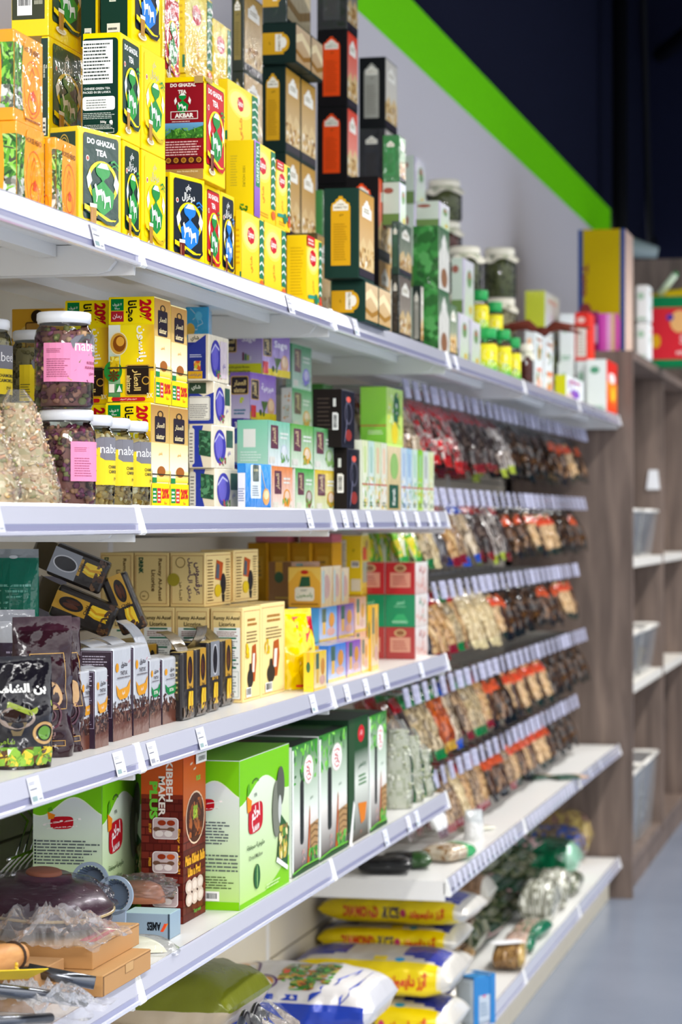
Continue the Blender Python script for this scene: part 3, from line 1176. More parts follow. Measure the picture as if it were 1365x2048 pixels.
def d_licorice(var, seed=1):
    def d(b):
        b.col('#f7dc96', '#f2d690', '#f5dda0', '#ecca82')
        E, F_ = b.E, b.F
        ink, gr = '#8a5a3a', '#0f6a48'
        fr = '#b5733f'
        if var == 'facts':
            E.frame(.06, .03, .94, .96, .0008, fr)
            E.text('Ramzy Al-Assel', .5, .885, .05, '#3a2a1a', .8, 0, .02)
            E.text('Licorice', .52, .825, .045, '#3a2a1a', .5, 0, .02)
            E.rect(.1, .04, .92, .79, '#f2f2ea')
            for v in (.765, .67, .57, .44, .36): E.rect(.26, v, .8, v + .018, gr)
            E.lines(.2, .7, .88, .76, 3, '#8a3a34', seed, .4)
            E.lines(.2, .6, .88, .66, 3, '#5a5a58', seed + 1, .4)
            E.lines(.2, .47, .88, .56, 4, '#5a5a58', seed + 2, .4)
            E.lines(.2, .38, .88, .43, 2, '#5a5a58', seed + 3, .4)
            E.frame(.28, .06, .88, .33, .0006, '#7a8a84')
            E.lines(.32, .08, .84, .3, 7, '#6a7a74', seed + 4, .35)
            F_.frame(.05, .03, .95, .96, .0008, fr)
            F_.lines(.25, .8, .8, .9, 2, '#b07a34', seed)
            F_.lines(.2, .62, .85, .76, 4, '#6a5230', seed, .35)
            F_.poly([(.44, .2), (.66, .2), (.76, .42), (.72, .6), (.52, .58)], '#b0521e')
            F_.poly([(.5, .3), (.62, .3), (.66, .5), (.54, .5)], '#e8e0d4')
            F_.ell(.4, .24, .16, .1, '#2a2626')
            F_.poly([(.32, .26), (.48, .26), (.44, .4), (.36, .4)], '#2a2626')
            F_.flecks(.14, .46, .34, .62, 12, ['#e8c81a', '#d8b410'], .009, seed)
            F_.barcode(.16, .05, .44, .15, seed)
        elif var == 'side':
            E.frame(.04, .05, .94, .95, .0008, fr)
            E.text('DRINK', .2, .76, .13, '#12503a', None, -90, .05, w=.3)
            E.text('Ramzy Al-Assel', .74, .5, .13, '#6a4a2a', None, -90, .02, w=.78)
            E.text('Licorice', .56, .48, .12, '#6a4a2a', None, -90, .02, w=.4)
            E.ring(.3, .2, .13, .09, .12, '#8a6a3a')
            E.lines(.24, .18, .36, .22, 1, '#8a6a3a', 2)
        elif var == 'arab':
            E.frame(.04, .05, .96, .95, .0008, fr)
            E.text('عرقسوس', .8, .52, .24, '#4a2a5a', None, -90, .02, w=.6)
            E.text('رمزي الأصيل', .58, .5, .2, '#4a2a5a', None, -90, .02, w=.8)
            E.text('الجاهز', .3, .3, .1, '#6a4a2a', None, -90, .01, w=.36)
            E.circ(.1, .5, .12, '#b0a034')
            E.ring(.3, .82, .14, .1, .14, '#8a6a3a')
            F_.frame(.04, .05, .96, .95, .0008, fr)
            F_.poly([(.36, .5), (.6, .46), (.66, .8), (.42, .86)], '#c2561c')
            F_.poly([(.38, .52), (.5, .5), (.52, .76), (.42, .8)], '#55606a')
            F_.ell(.66, .4, .1, .2, '#2a2626')
            F_.poly([(.6, .2), (.72, .2), (.7, .06), (.64, .06)], '#2a2626')
            F_.ell(.46, .28, .12, .12, '#e4c41e')
            F_.lines(.08, .1, .3, .9, 14, '#7a5a30', seed, .4)
            F_.lines(.76, .1, .92, .9, 16, '#7a5a30', seed + 3, .4)
        else:
            E.frame(.04, .05, .94, .95, .0008, fr)
            E.text('Ramzy Al-Assel', .48, .885, .05, '#6a4a2a', .84, 0, .02)
            E.text('Licorice', .5, .82, .045, '#6a4a2a', .5, 0, .02)
            E.rect(.1, .04, .9, .77, '#efe9d2')
            for v in (.74, .6, .45): E.rect(.3, v, .8, v + .02, gr)
    return d


def d_coffee(kind='silver', accent='#e8a020', seed=1):
    """vacuum coffee brick"""
    def d(b):
        F_, E = b.F, b.E
        if kind == 'silver':
            b.col('#c9ccd2', '#b9bcc4', '#c4c7cd', '#8a8a92')
            F_.rect(0, .0, 1, .3, '#6b3a2a', '#5a3224')
            F_.flecks(0, .18, 1, .4, 60, ['#3a2018', '#5a3426', '#2a1812', '#7a5a4a'], .008, seed, .6)
            F_.flecks(0, .3, 1, .46, 18, ['#3a2018', '#4a2a1e'], .006, seed + 3, .6)
            F_.text('معتوق', .58, .8, .07, '#4a4448', .64)
            F_.text('THETUK', .56, .715, .045, '#5a5458', .62)
            F_.ell(.2, .78, .08, .05, '#e8a020')
            F_.text('جديد', .84, .83, .04, '#d83a4a', .2, 20)
            F_.poly([(.14, .6), (.3, .54), (.72, .56), (.9, .64), (.84, .5), (.7, .44), (.34, .43), (.2, .48)], accent)
            F_.text('قهوة' if accent != '#0c8a44' else 'EXTRA', .52, .5, .05, '#fbf6ea', .34)
            F_.lines(.2, .66, .9, .69, 1, '#7a7478', seed)
            F_.text('كلف اوف', .5, .39, .035, '#7a6a68', .4)
            E.rect(.0, .0, 1, .97, '#2f1e30')
            E.frame(.05, .25, .97, .96, .0007, '#a89cb0')
            E.lines(.1, .7, .92, .93, 8, '#b8aec0', seed, .4)
            E.lines(.1, .3, .92, .66, 12, '#8a7c92', seed + 1, .35)
        else:
            b.col('#2a2420', '#221d1e', '#b8a060', '#1f1a18')
            F_.rect(.3, .45, .82, 1, '#c8982e')
            F_.ell(.56, .72, .2, .2, '#241a14')
            F_.ell(.5, .72, .07, .13, '#5a2e18')
            F_.ell(.63, .7, .06, .12, '#4a2412')
            F_.text('Chabi', .56, .47, .05, '#2a1c10', .4)
            for k in range(4):
                F_.poly([(.4 + .1 * k, .1), (.48 + .1 * k, .12), (.54 + .08 * k, .4), (.46 + .08 * k, .42), (.4 + .07 * k, .3)], ['#e8b818', '#f4d83a', '#d89a10', '#f0c828'][k])
            F_.flecks(0, .02, 1, .2, 16, ['#4a3020', '#6a4a2a'], .006, seed)
            E.rect(.3, .3, .7, .96, '#3a3420')
            E.lines(.34, .4, .66, .9, 7, '#c8b070', seed, .4)
    return d


def d_coffee_black(b):
    d_coffee('gold')(b)
    b.F.rect(.1, .5, .9, 1, '#8f9298')
    b.F.ell(.5, .74, .2, .2, '#1c1a1c')
    b.F.ring(.5, .74, .24, .22, .1, '#d8d8dc')


def wave_top(P, col, line, base, amp=.07, n=20, u0=0, u1=1, ph=0.0):
    pts = [(u0 + (u1 - u0) * i / n, base + amp * math.cos((i / n) * 2 * math.pi + ph)) for i in range(n + 1)]
    P.poly(pts + [(u1, .995), (u0, .995)], col)
    P.band(pts, .008, line)


def ahlam_logo(P, cu, cv, s, big=False):
    k = P.h / P.w * 1.5
    pts = []
    for i in range(24):
        a = 2 * math.pi * i / 24
        pts.append((cu + s * k * 1.0 * math.copysign(abs(math.cos(a)) ** .55, math.cos(a)), cv + s * .8 * math.copysign(abs(math.sin(a)) ** .55, math.sin(a)) + .1 * s * math.cos(a)))
    P.poly(pts, '#bf1a26')
    P.text('احلام', cu, cv + .12 * s, s * .85, '#fbf4f0', None, 8, .03, w=s * k * 1.5)
    P.text('ALAHLAM', cu, cv - .55 * s, s * .24, '#fbf4f0', None, 5, .04, w=s * k * 1.2)
    P.poly([(cu - s * k * 1.25, cv + 1.35 * s), (cu - s * k * .55, cv + 1.0 * s), (cu - s * k * .7, cv + .5 * s), (cu - s * k * 1.15, cv + .4 * s)], '#ef8a1c')
    P.poly([(cu - s * k * 1.2, cv + 1.3 * s), (cu - s * k * .75, cv + 1.5 * s), (cu - s * k * .9, cv + 2.0 * s), (cu - s * k * 1.15, cv + 1.8 * s)], '#5aa61c')


def d_mallow(seed=1, window=True):
    def d(b):
        b.col('#dfe6cf', '#dfe6e0', '#7cba2e', '#86c22e')
        E, F_ = b.E, b.F
        E.rect(0, .055, 1, 1, '#b4d87a', '#e2e4f0', 10)
        wave_top(E, '#77c417', '#e6f0d0', .8, .06, ph=math.pi * .8)
        E.rect(0, 0, 1, .055, '#7cc414')
        ahlam_logo(E, .42, .7, .05)
        E.lines(.06, .44, .98, .6, 8, '#5c6668', seed, .45, .3)
        for i in range(8): E.rect(.02, .44 + .02 * i, .05, .453 + .02 * i, '#3a4446')
        E.lines(.06, .26, .98, .385, 5, '#5f6c62', seed + 1, .4, .4, True)
        E.lines(.1, .145, .98, .235, 5, '#54663e', seed + 2, .4, .4)
        E.rect(.4, .06, .68, .125, '#f4f4ea')
        E.barcode(.42, .065, .66, .118, seed)
        F_.rect(0, .03, 1, 1, '#b8da80', '#e6ebe2', 10)
        wave_top(F_, '#77c417', '#e6f0d0', .76, .075, ph=math.pi * 1.05)
        F_.poly([(.5, .035), (.7, .09), (1, .2), (1, .0), (0, .0), (0, .035)], '#7cc414')
        for k in range(7):
            a = R(30 + 20 * k)
            F_.poly([(.3 + .05 * math.cos(a), .8 + .025 * math.sin(a)), (.3 + .08 * math.cos(a - .12), .8 + .045 * math.sin(a - .12)), (.3 + .08 * math.cos(a + .12), .8 + .045 * math.sin(a + .12))], '#3a4a3a')
        F_.text('1974', .3, .73, .028, '#5a645c', .14)
        ahlam_logo(F_, .3, .575, .125)
        F_.text('ملوخية مجففة', .3, .385, .045, '#3a5a2a', None, 0, .02, w=.34)
        F_.text('Dried Mallow', .3, .315, .03, '#6a7a5a', None, 0, .01, w=.26)
        F_.ell(.32, .17, .06, .085, '#2a5f34')
        F_.ell(.32, .17, .01, .08, '#8ab86a')
        if window:
            F_.ell(.72, .57, .09, .2, '#7c7f70')
            F_.ell(.8, .72, .08, .14, '#595c50')
            F_.ell(.78, .56, .035, .1, '#c8ccc6')
            F_.poly([(.72, .2), (.94, .14), (.98, .4), (.8, .52)], '#2f5a30')
            F_.flecks(.76, .2, .94, .44, 40, ['#c8b04a', '#e8dca0', '#5a8a3a', '#8a6a3a'], .012, seed)
            F_.poly([(.7, .2), (.94, .1), (.95, .13), (.72, .23)], '#f2f2ea')
        F_.lines(.5, .05, .82, .09, 2, '#cfe6a8', seed)
    return d


def d_kibbeh(b):
    b.col('#b8521c', '#b84a22', '#c85a24', '#6a2a1c')
    E, F_ = b.E, b.F
    brick = ['#5e2019', '#6a251d', '#561c17', '#712a20']
    rd = random.Random(4)
    for P, n in ((E, 5), (F_, 4)):
        P.rect(0, .0, 1, .74, '#4a1713')
        o = P._o()
        for j in range(16):
            v = .74 * j / 16
            off = .5 / n * (j % 2)
            for i in range(-1, n + 1):
                u0, u1 = max(0, i / n + off + .01), min(1, (i + 1) / n + off - .01)
                if u1 > u0 + .02:
                    P.mb.add([P.fn(u0, v + .004, o), P.fn(u1, v + .004, o), P.fn(u1, v + .042, o), P.fn(u0, v + .042, o)], [(0, 1, 2, 3)], C(rd.choice(brick)))
    E.rect(0, .74, 1, .995, '#c04e20', '#c85a2a')
    E.rect(0, .72, 1, .745, '#7a2c1c')
    E.text('KIBBEH', .68, .825, .16, '#e8dcd4', None, -90, .03, w=.24)
    E.text('MAKER', .5, .735, .16, '#e8dcd4', None, -90, .03, w=.23)
    E.text('PLUS', .3, .71, .2, '#6ab83a', None, -90, .05, w=.22)
    for i in range(3):
        v = .5 - .195 * i
        E.rrect(.28, v - .012, .9, v + .112, .006, '#e8dedc')
        E.rrect(.3, v - .008, .88, v + .108, .005, '#b8a4a4')
        E.ell(.5, v + .082, .1, .016, '#8a3018')
        if i < 2: E.ell(.72, v + .082, .1, .016, '#8a3018' if i == 0 else '#b04a20')
        E.ell(.38, v + .045, .09, .013, '#6a4a3a')
        E.ell(.72, v + .045, .09, .013, '#6a4a3a')
        E.rect(.38, v + .041, .72, v + .049, '#6a4a3a')
        for k in range(2): E.ell(.44 + .22 * k, v + .02, .1, .018, '#d8ccc8')
        E.text('PRESS' if i else 'STUFF', .22, v + .05, .06, '#d89a28', .1, -90, .03)
    E.text('Easy as 1-2-3!', .92, .42, .07, '#d8942a', None, -90, .03, w=.26)
    F_.rect(0, .6, 1, .995, '#c86a2a', '#c0481c')
    F_.rect(0, .5, 1, .62, '#5a1f18', '#b8582a')
    F_.text('KIBBEH', .36, .91, .025, '#f0e0c8', .6, 8, .03)
    F_.text('MAKER', .5, .875, .025, '#f0e0c8', .56, 8, .03)
    F_.text('PLUS', .66, .815, .03, '#7ac84a', .5, 0, .05)
    F_.ell(.52, .59, .42, .155, '#e8c8a8')
    F_.ell(.52, .59, .39, .145, '#4a2014')
    F_.flecks(.24, .48, .8, .7, 60, ['#6a3018', '#8a4a24', '#3a160c', '#a85a2a'], .01, 6)
    F_.flecks(.42, .58, .62, .66, 18, ['#8aa82a', '#b0c83a'], .007, 8)
    F_.text('Make Kibbeh Balls', .5, .355, .06, '#e8a828', None, 0, .05, w=.86)
    F_.text('Like a Pro!', .46, .285, .055, '#e8a828', None, 0, .05, w=.56)
    for r_ in range(2):
        for c_ in range(3): F_.ell(.22 + .24 * c_, .2 - .07 * r_, .15, .042, '#cdb8a8')
        for c_ in range(3): F_.ell(.22 + .24 * c_, .2 - .07 * r_, .1, .025, '#e0d0c2')
    F_.text('Tasty meals', .56, .045, .03, '#5aa83a', .7)
    F_.rect(.5, .9, .98, 1, '#e6e4de')
    F_.barcode(.56, .905, .94, .945, 4)
    F_.lines(.55, .955, .93, .985, 2, '#55555a', 4)


def d_zaatar(seed, dark=True):
    def d(b):
        b.col('#2a5a2a', '#f2f4f0', '#23301f', '#1f2c1c')
        F_ = b.F
        F_.rect(0, .42, 1, 1, '#e9efe4', '#2c7a24', 8)
        F_.rect(0, 0, 1, .43, '#3a2c24', '#ece8e0')
        F_.flecks(.0, .7, .98, .99, 40, ['#3a9a24', '#6cc23a', '#1f5a1c', '#8ad85a'], .014, seed, .6)
        F_.rect(0, .0, .06, .97, '#e8efe6')
        F_.rrect(.3, .22, .44, .72, .01, '#2a2c28')
        F_.ell(.62, .78, .19, .115, '#d8d2c6')
        F_.ell(.62, .78, .175, .105, '#f6f2ec')
        F_.text('زعتر', .62, .785, .2, '#c8202a', None, 90, .03, w=.13)
        F_.band([(.52, .74), (.6, .7), (.7, .71)], .01, '#c8202a')
        F_.text('زعتر بري', .74, .55, .03, '#3a6a44', .3)
        F_.poly([(.56, .05), (.64, .05), (.68, .45), (.66, .5)], '#b85a1c')
        F_.poly([(.7, .08), (.97, .1), (.99, .36), (.68, .34)], '#b08a5a')
        for k in range(5): F_.band([(.7, .12 + .05 * k), (.84, .14 + .05 * k), (.98, .12 + .05 * k)], .012, '#7a5a34')
        F_.flecks(.6, .04, .95, .16, 20, ['#3a8a2a', '#6ab84a'], .01, seed)
        F_.text('زعتر', .4, .16, .05, '#e0a8a0', .3)
        F_.text('ملكي', .4, .1, .05, '#e0a8a0', .3)
        F_.rect(0, .0, 1, .035, '#1f4a24')
        F_.band([(0, .03), (.4, .05), (1, .045)], .012, '#6cc23a')
        b.T.ell(.6, .5, .2, .2, '#5a2a20')
        b.T.rect(.6, .1, 1, .9, '#2f5a28')
    return d


def d_zaatar_dark(b):
    b.col('#23442a', '#23402a', '#2a3a22', '#1c2c1c')
    F_ = b.F
    F_.rect(0, 0, 1, .49, '#3a3024', '#dfe4d8')
    F_.rect(0, .48, 1, .74, '#dfe4d8', '#214a26', 8)
    F_.rect(0, .735, 1, 1, '#214a26')
    F_.rect(0, .1, .3, 1, '#2a4a2a')
    F_.ell(.62, .86, .16, .07, '#c8202a')
    F_.text('زعتر', .62, .865, .045, '#fbf0ec', .24)
    F_.text('زعتر فلسطيني', .68, .6, .06, '#28603a', .5)
    F_.lines(.5, .44, .9, .54, 3, '#5a8a5a', 4)
    F_.poly([(.46, .3), (.9, .28), (.8, .14), (.62, .12)], '#d87a1a')
    F_.poly([(.02, .0), (.16, .0), (.3, .3), (.24, .34)], '#f0f0ea')
    F_.text('زعتر', .6, .06, .035, '#c07a60', .3)


def d_gold4(b):
    b.col('#c8901c', '#b8861e', '#d8a838', '#a87a18')
    b.E.rect(.1, .1, .9, .9, '#c08e22')
    b.E.rect(.2, .35, .8, .75, '#d0a23a')
    b.E.lines(.24, .4, .74, .7, 4, '#6a5a3a', 3)


def d_yellowtall(b):
    b.col('#e8cc3a', '#e8c81e', '#f0d850', '#d8b410')
    b.E.rect(.08, .3, .42, .92, '#d8d2b8')
    b.E.lines(.1, .34, .4, .88, 12, '#8a8468', 4, .4)
    b.E.rect(.6, .06, .96, .26, '#e6dcc0')
    b.E.barcode(.62, .46, .9, .56, 3)
    b.E.text('٣', .7, .74, .06, '#5a5a18')
    b.F.rect(.1, .58, .6, .8, '#e8502a')
    b.F.rect(.1, .2, .9, .55, '#a8b8a0')
    b.F.ell(.6, .84, .2, .08, '#b8924a')


def d_jasmine(b):
    b.col('#f0d8a4', '#f2b02a', '#e8a84a', '#d89a2a')
    E, F_ = b.E, b.F
    E.rect(.0, .06, 1, .98, '#e8a63a', '#f6b83a')
    E.poly([(.0, .98), (1, .98), (1, .6), (.7, .9), (.3, .9), (0, .6)], '#f8ca58')
    E.ell(.5, .87, .12, .05, '#c8281e')
    E.poly([(.32, .5), (.4, .76), (.66, .76), (.68, .52)], '#2a5a3a')
    E.rrect(.2, .16, .8, .5, .006, '#f2e8cc')
    E.text('ياسمين', .5, .3, .14, '#5a8a2a', .5)
    E.lines(.38, .4, .62, .46, 2, '#8a8a6a', 2)
    E.rect(.08, .06, .92, .1, '#b0701c')
    F_.rect(0, 0, 1, 1, '#e8c890', '#f4e4c0')
    F_.ell(.5, .5, .3, .3, '#d8b0a0')
    F_.rect(.1, .1, .3, .9, '#c8e0d8')


def d_tin(c1, c2, seed):
    def d(b):
        b.col(c1, c1, mixc(c1, '#ffffff', .3), c2)
        b.E.rect(0, 0, 1, 1, c2, c1)
        b.E.rect(.3, .72, .62, 1, '#e8b030')
        b.E.ell(.46, .62, .2, .14, '#3a6a44')
        b.E.lines(.3, .1, .9, .16, 1, '#e8c84a', seed)
        b.F.rect(0, 0, 1, 1, mixc(c1, '#ffffff', .5), c1)
        b.F.rect(.16, .56, .4, .96, '#4a6a5a')
        b.F.rect(.2, .2, .36, .56, '#e8b84a')
        b.F.ell(.7, .6, .16, .22, '#d8943a')
        b.F.ell(.66, .26, .22, .12, '#e0b0a0')
        b.F.rect(0, 0, 1, .08, '#e8c84a')
    return d


def d_cube(c1, seal):
    def d(b):
        b.col('#f0dcd8', c1, mixc(c1, '#ffffff', .2), c1)
        E = b.E
        E.rect(.16, .22, .84, .68, mixc(c1, '#f0c8a8', .5))
        E.lines(.24, .3, .76, .62, 4, mixc(c1, '#3a1008', .2), 3, .4)
        if seal:
            E.ell(.5, .82, .2, .12, '#c8a878')
            E.ell(.5, .82, .14, .08, '#8a5a3a')
        else:
            E.rect(0, 0, 1, 1, c1)
            E.text('تمور', .5, .75, .14, '#9ae0b8', .5)
            E.lines(.3, .62, .7, .66, 1, '#9ae0b8', 3)
            E.poly([(.4, .4), (.62, .4), (.8, .14), (.2, .14)], '#2aa86a')
            E.lines(.24, .12, .78, .2, 2, '#b8e8cc', 3)
        b.F.rect(0, 0, 1, 1, '#e8c8c0' if seal else '#f0e4da', '#f6f0ea')
        b.F.flecks(.1, .1, .9, .9, 18, [c1, '#f4e0d8', '#e8a090'], .012, 4)
    return d


def d_whitegreen(b):
    b.col('#e6eae4', '#c6d4c4', '#eef0ec', '#b8c8b4')
    b.F.rect(0, 0, 1, 1, '#d6ecc0', '#eceaf2')
    b.F.rect(0, 0, .14, 1, '#cfc0e0')
    b.F.ell(.6, .68, .22, .16, '#7aa868')
    b.F.ell(.6, .74, .12, .06, '#c87a6a')
    b.F.ell(.7, .14, .14, .08, '#e8c83a')
    b.E.rect(0, 0, 1, .26, '#6a8a4a')
    b.E.ell(.35, .8, .3, .07, '#9a5a4a')


def d_greenfoil(b):
    b.col('#dfe4dc', '#2f7a34', '#e8ece6', '#2a6a30')
    b.E.flecks(0, 0, 1, 1, 40, ['#3f9444', '#2a6a2e', '#58a85a', '#205a26'], .02, 3)
    b.F.rect(0, 0, 1, 1, '#d8d8cc', '#2f6a3c')
    b.F.poly([(0, 0), (1, 0), (1, .6), (.5, .8), (0, .55)], '#e9e8de')
    crest(b.F, .5, .78, .22, .12, '#f0efe6')
    b.F.ell(.5, .2, .3, .16, '#9a6a44')


def d_whitebox(acc, acc2='#4a9a6a', seed=1):
    def d(b):
        b.col('#e4e8e6', '#dfe4e4', '#f0f2f0', '#d8dcdc')
        b.E.ell(.4, .7, .24, .1, mixc(acc2, '#ffffff', .3))
        b.E.lines(.15, .06, .85, .16, 2, acc2, seed)
        b.F.ell(.5, .3, .26, .2, acc)
        b.F.flecks(.1, .1, .9, .9, 9, [acc, acc2, '#ffffff'], .02, seed)
        b.F.rect(.2, .74, .8, .84, mixc(acc, '#d84a2a', .5))
    return d


def d_redwhite(b):
    b.col('#e03424', '#e6ece8', '#f0f2f0', '#d8d8d8')
    b.E.ell(.4, .8, .24, .07, '#5a9a78')
    b.E.lines(.1, .06, .95, .14, 3, '#4aa078', 3)
    b.F.rect(0, 0, 1, .6, '#e0301c', '#f08a24')
    b.F.ell(.5, .68, .3, .1, '#f6e4e0')
    b.F.ell(.6, .38, .2, .14, '#f4c02a')
    b.F.rect(0, .8, 1, 1, '#d82a22')


def d_redpack(b):
    b.col('#e83a22', '#d8322a', '#e04030', '#c82a20')
    b.E.rect(.1, .08, .82, .7, '#ddd6cc')
    b.E.rect(.1, .66, .82, .7, '#e8b040')
    b.E.ell(.45, .84, .3, .06, '#e6c0b4')
    b.E.lines(.16, .14, .76, .6, 7, '#b8a89c', 3, .4)


def d_stripes(cols):
    def d(b):
        b.col(cols[-1], cols[0], cols[0], cols[0])
        n = len(cols)
        for i, c_ in enumerate(cols): b.E.rect(i / n, .02, (i + 1) / n, .98, c_)
    return d


def d_pads(b):
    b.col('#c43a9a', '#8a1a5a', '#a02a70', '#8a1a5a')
    b.E.rect(.05, .22, .95, .68, '#cfa8c8')
    b.E.rect(.2, .3, .8, .6, '#d8b8d0')


def d_yellowbig(b):
    b.col('#e4c4b0', '#c8ac08', '#d8c020', '#c8a808')
    b.E.rect(0, 0, .1, 1, '#24498c')
    b.E.rect(.9, 0, 1, 1, '#24498c')
    b.E.text('Tuvo', .15, .6, .13, '#8a4038', None, -90, .04, w=.26)
    b.E.ell(.16, .34, .13, .08, '#93403c')


# ------------------------------------------------------------------ builders of bags, jars, shelves
def spow(x, p):
    return math.copysign(abs(x) ** p, x)


def pouch(name, W_, H, T, colf, seed=1, nu=14, nv=20, gusset=True, wr=.004, mat='foil_pouch', paint=None, seam=.05, loc=(0, 0, 0), rot=(0, 0, 0), parent=None, round_=2.6, wf=30, neck=.0):
    """flexible bag standing on z=0, front towards -y; colf(u, v, front) gives its print"""
    off = seed * 7.31

    def surf(u, v, sgn, lift=0):
        a = max(0, 1 - abs(2 * u - 1) ** round_)
        if gusset: b = 1.0 if v < .35 else max(0, 1 - ((v - .35) / (1 - seam - .35)) ** 1.7 if v < 1 - seam else 0)
        else: b = max(0, 1 - abs((2 * v - 1) / (1 - seam)) ** 3)
        t = T / 2 * (a ** .6) * (b ** .75) + .0006
        z = v * H
        x = (u - .5) * W_ * (1 - .04 * b - neck * max(0, v - .5))
        q = noise.noise(Vector((x * wf + off, z * wf, sgn * 3.3))) * wr + noise.noise(Vector((x * wf * 3 + off, z * wf * 2.2, sgn * 1.7))) * wr * .45
        return (x, sgn * (t + lift) + q * (.3 + b), z)
    mb = MB()
    for sg in (-1, 1):
        mb.quadgrid(lambda u, v: surf(u, v, sg), nu, nv, lambda u, v: colf(u, v, sg < 0), True, sg > 0)
    # close the bottom and the sides
    bt = [surf(i / nu, 0, -1) for i in range(nu + 1)] + [surf(i / nu, 0, 1) for i in range(nu + 1)]
    mb.add(bt, [(i, i + nu + 1, i + nu + 2, i + 1) for i in range(nu)], C(colf(.5, 0, True)))
    for u in (0, 1):
        sd = [surf(u, j / nv, -1) for j in range(nv + 1)] + [surf(u, j / nv, 1) for j in range(nv + 1)]
        mb.add(sd, [(j, j + 1, j + nv + 2, j + nv + 1) for j in range(nv)], C(colf(u, .5, True)))
    if paint:
        paint(Pt(mb, lambda u, v, o: surf(u, v, -1, o + .0006), W_, H, 6))
    return mb.build(name, mat, parent, loc, rot)


def sack(name, Ls, Ws, T, colf, seed=1, paint=None, mat='foil_pouch', loc=(0, 0, 0), rot=(0, 0, 0), nu=30, nv=30, wr=.05, pw=.75, parent=None, droop=0):
    """filled bag lying down: length along local x, v runs round it from the -y side over the top"""
    off = seed * 3.7

    def surf(u, v, lift=0):
        a = 2 * math.pi * v
        e = abs(2 * u - 1)
        k = max(0, 1 - e ** 5) ** .55
        t = T * (.09 + .91 * k)
        w = Ws * (.9 + .1 * (1 - e ** 4))
        n = 1 + wr * noise.noise(Vector((u * 5 + off, math.cos(a) * 1.6, math.sin(a) * 1.6))) + wr * .5 * noise.noise(Vector((u * 16 + off, math.cos(a) * 4, math.sin(a) * 4)))
        y, z = -w / 2 * spow(math.cos(a), pw), t / 2 * spow(math.sin(a), pw)
        r_ = math.hypot(y, z) + 1e-6
        f = n * (1 + lift / r_)
        return ((u - .5) * Ls, y * f, max(T * .5 - droop * (u > .8) * (u - .8) + z * f, .0005))
    mb = MB()
    mb.quadgrid(surf, nu, nv, colf, True)
    for u in (0, 1):
        mb.add([surf(u, j / nv) for j in range(nv)], [list(range(nv))], C(colf(u, .25)))
    if paint:
        P = Pt(mb, lambda u, v, o: surf(u, v, o + .001), Ls, 2 * (Ws + T), 8)
        P.side = Pt(mb, lambda u, w, o: surf(u, math.asin(spow(max(-1, min(1, 2 * w - 1)), 1 / pw)) / (2 * math.pi), o + .0012), Ls, T)
        paint(P)
    return mb.build(name, mat, parent, loc, rot)


def crumple(name, size, seed, mat='crumpled_film', loc=(0, 0, 0), parent=None, amp=.25, n=30, flat=.0, freq=3.0, smooth=False):
    """loose crumpled clear wrap"""
    mb = MB()

    def surf(u, v):
        a, b = 2 * math.pi * u, math.pi * (v - .5)
        d = Vector((math.cos(b) * math.cos(a), math.cos(b) * math.sin(a), math.sin(b)))
        q = d * freq + Vector((seed * 5.1, 0, 0))
        k = 1 + amp * (abs(noise.noise(q)) * 1.6 + .7 * abs(noise.noise(q * 2.3)) + .5 * noise.noise(q * 5)) - amp
        p = d * k
        return (p.x * size[0] / 2, p.y * size[1] / 2, max(flat, (p.z + 1) * size[2] / 2))
    mb.quadgrid(surf, n, n, '#ffffff', smooth)
    return mb.build(name, mat, parent, loc)


def drape(name, sx, sy, h, seed, mat='crumpled_film', loc=(0, 0, 0), parent=None, n=46):
    """sheet of crumpled film lying loosely, its edge settling down"""
    mb = MB()

    def surf(u, v):
        x, y = 2 * u - 1, 2 * v - 1
        r_ = min(1, math.hypot(x, y) ** 3)
        a = 1 - abs(noise.noise(Vector((x * 2.6 + seed * 3, y * 2.6, 1)))) * 2.2
        b = 1 - abs(noise.noise(Vector((x * 6 + seed, y * 6, 4)))) * 2.4
        c = noise.noise(Vector((x * 15, y * 15 + seed, 7)))
        z = h * ((.35 + .4 * a + .22 * b + .1 * c) * (1 - .75 * r_))
        k = 1 + .12 * noise.noise(Vector((x * 3, y * 3, seed)))
        return (x * sx / 2 * k, y * sy / 2 * k, max(.0008 + .001 * abs(c), z))
    mb.quadgrid(surf, n, n, '#ffffff', False)
    return mb.build(name, mat, parent, loc)


def facing(px):
    t = AN - math.atan((px - 682.5) / F)
    f = Vector((-math.cos(t), -math.sin(t), 0))
    r_ = Vector((math.sin(t), -math.cos(t), 0))
    return f, r_


FILLS = {
    'rose': ['#7a3a5e', '#8f4a72', '#c08a7a', '#a87a5c', '#6a2f4a', '#8a8a58', '#c9a27c', '#5a3a3a', '#9a5a80'],
    'chamomile': ['#d8bc80', '#c9a868', '#e8d8ac', '#b89850', '#e0c890', '#9a8a50', '#f0e4c4', '#c8a040'],
    'herb': ['#9a8a62', '#b8a678', '#7a7048', '#c8b88a', '#8a7a4a', '#a89a68'],
    'green': ['#5a5f3a', '#6c7048', '#4a4e2c', '#7c7c54', '#3c4026'],
    'dark': ['#5a1f1c', '#6a2a22', '#4a1a1a', '#7a3a30'],
}


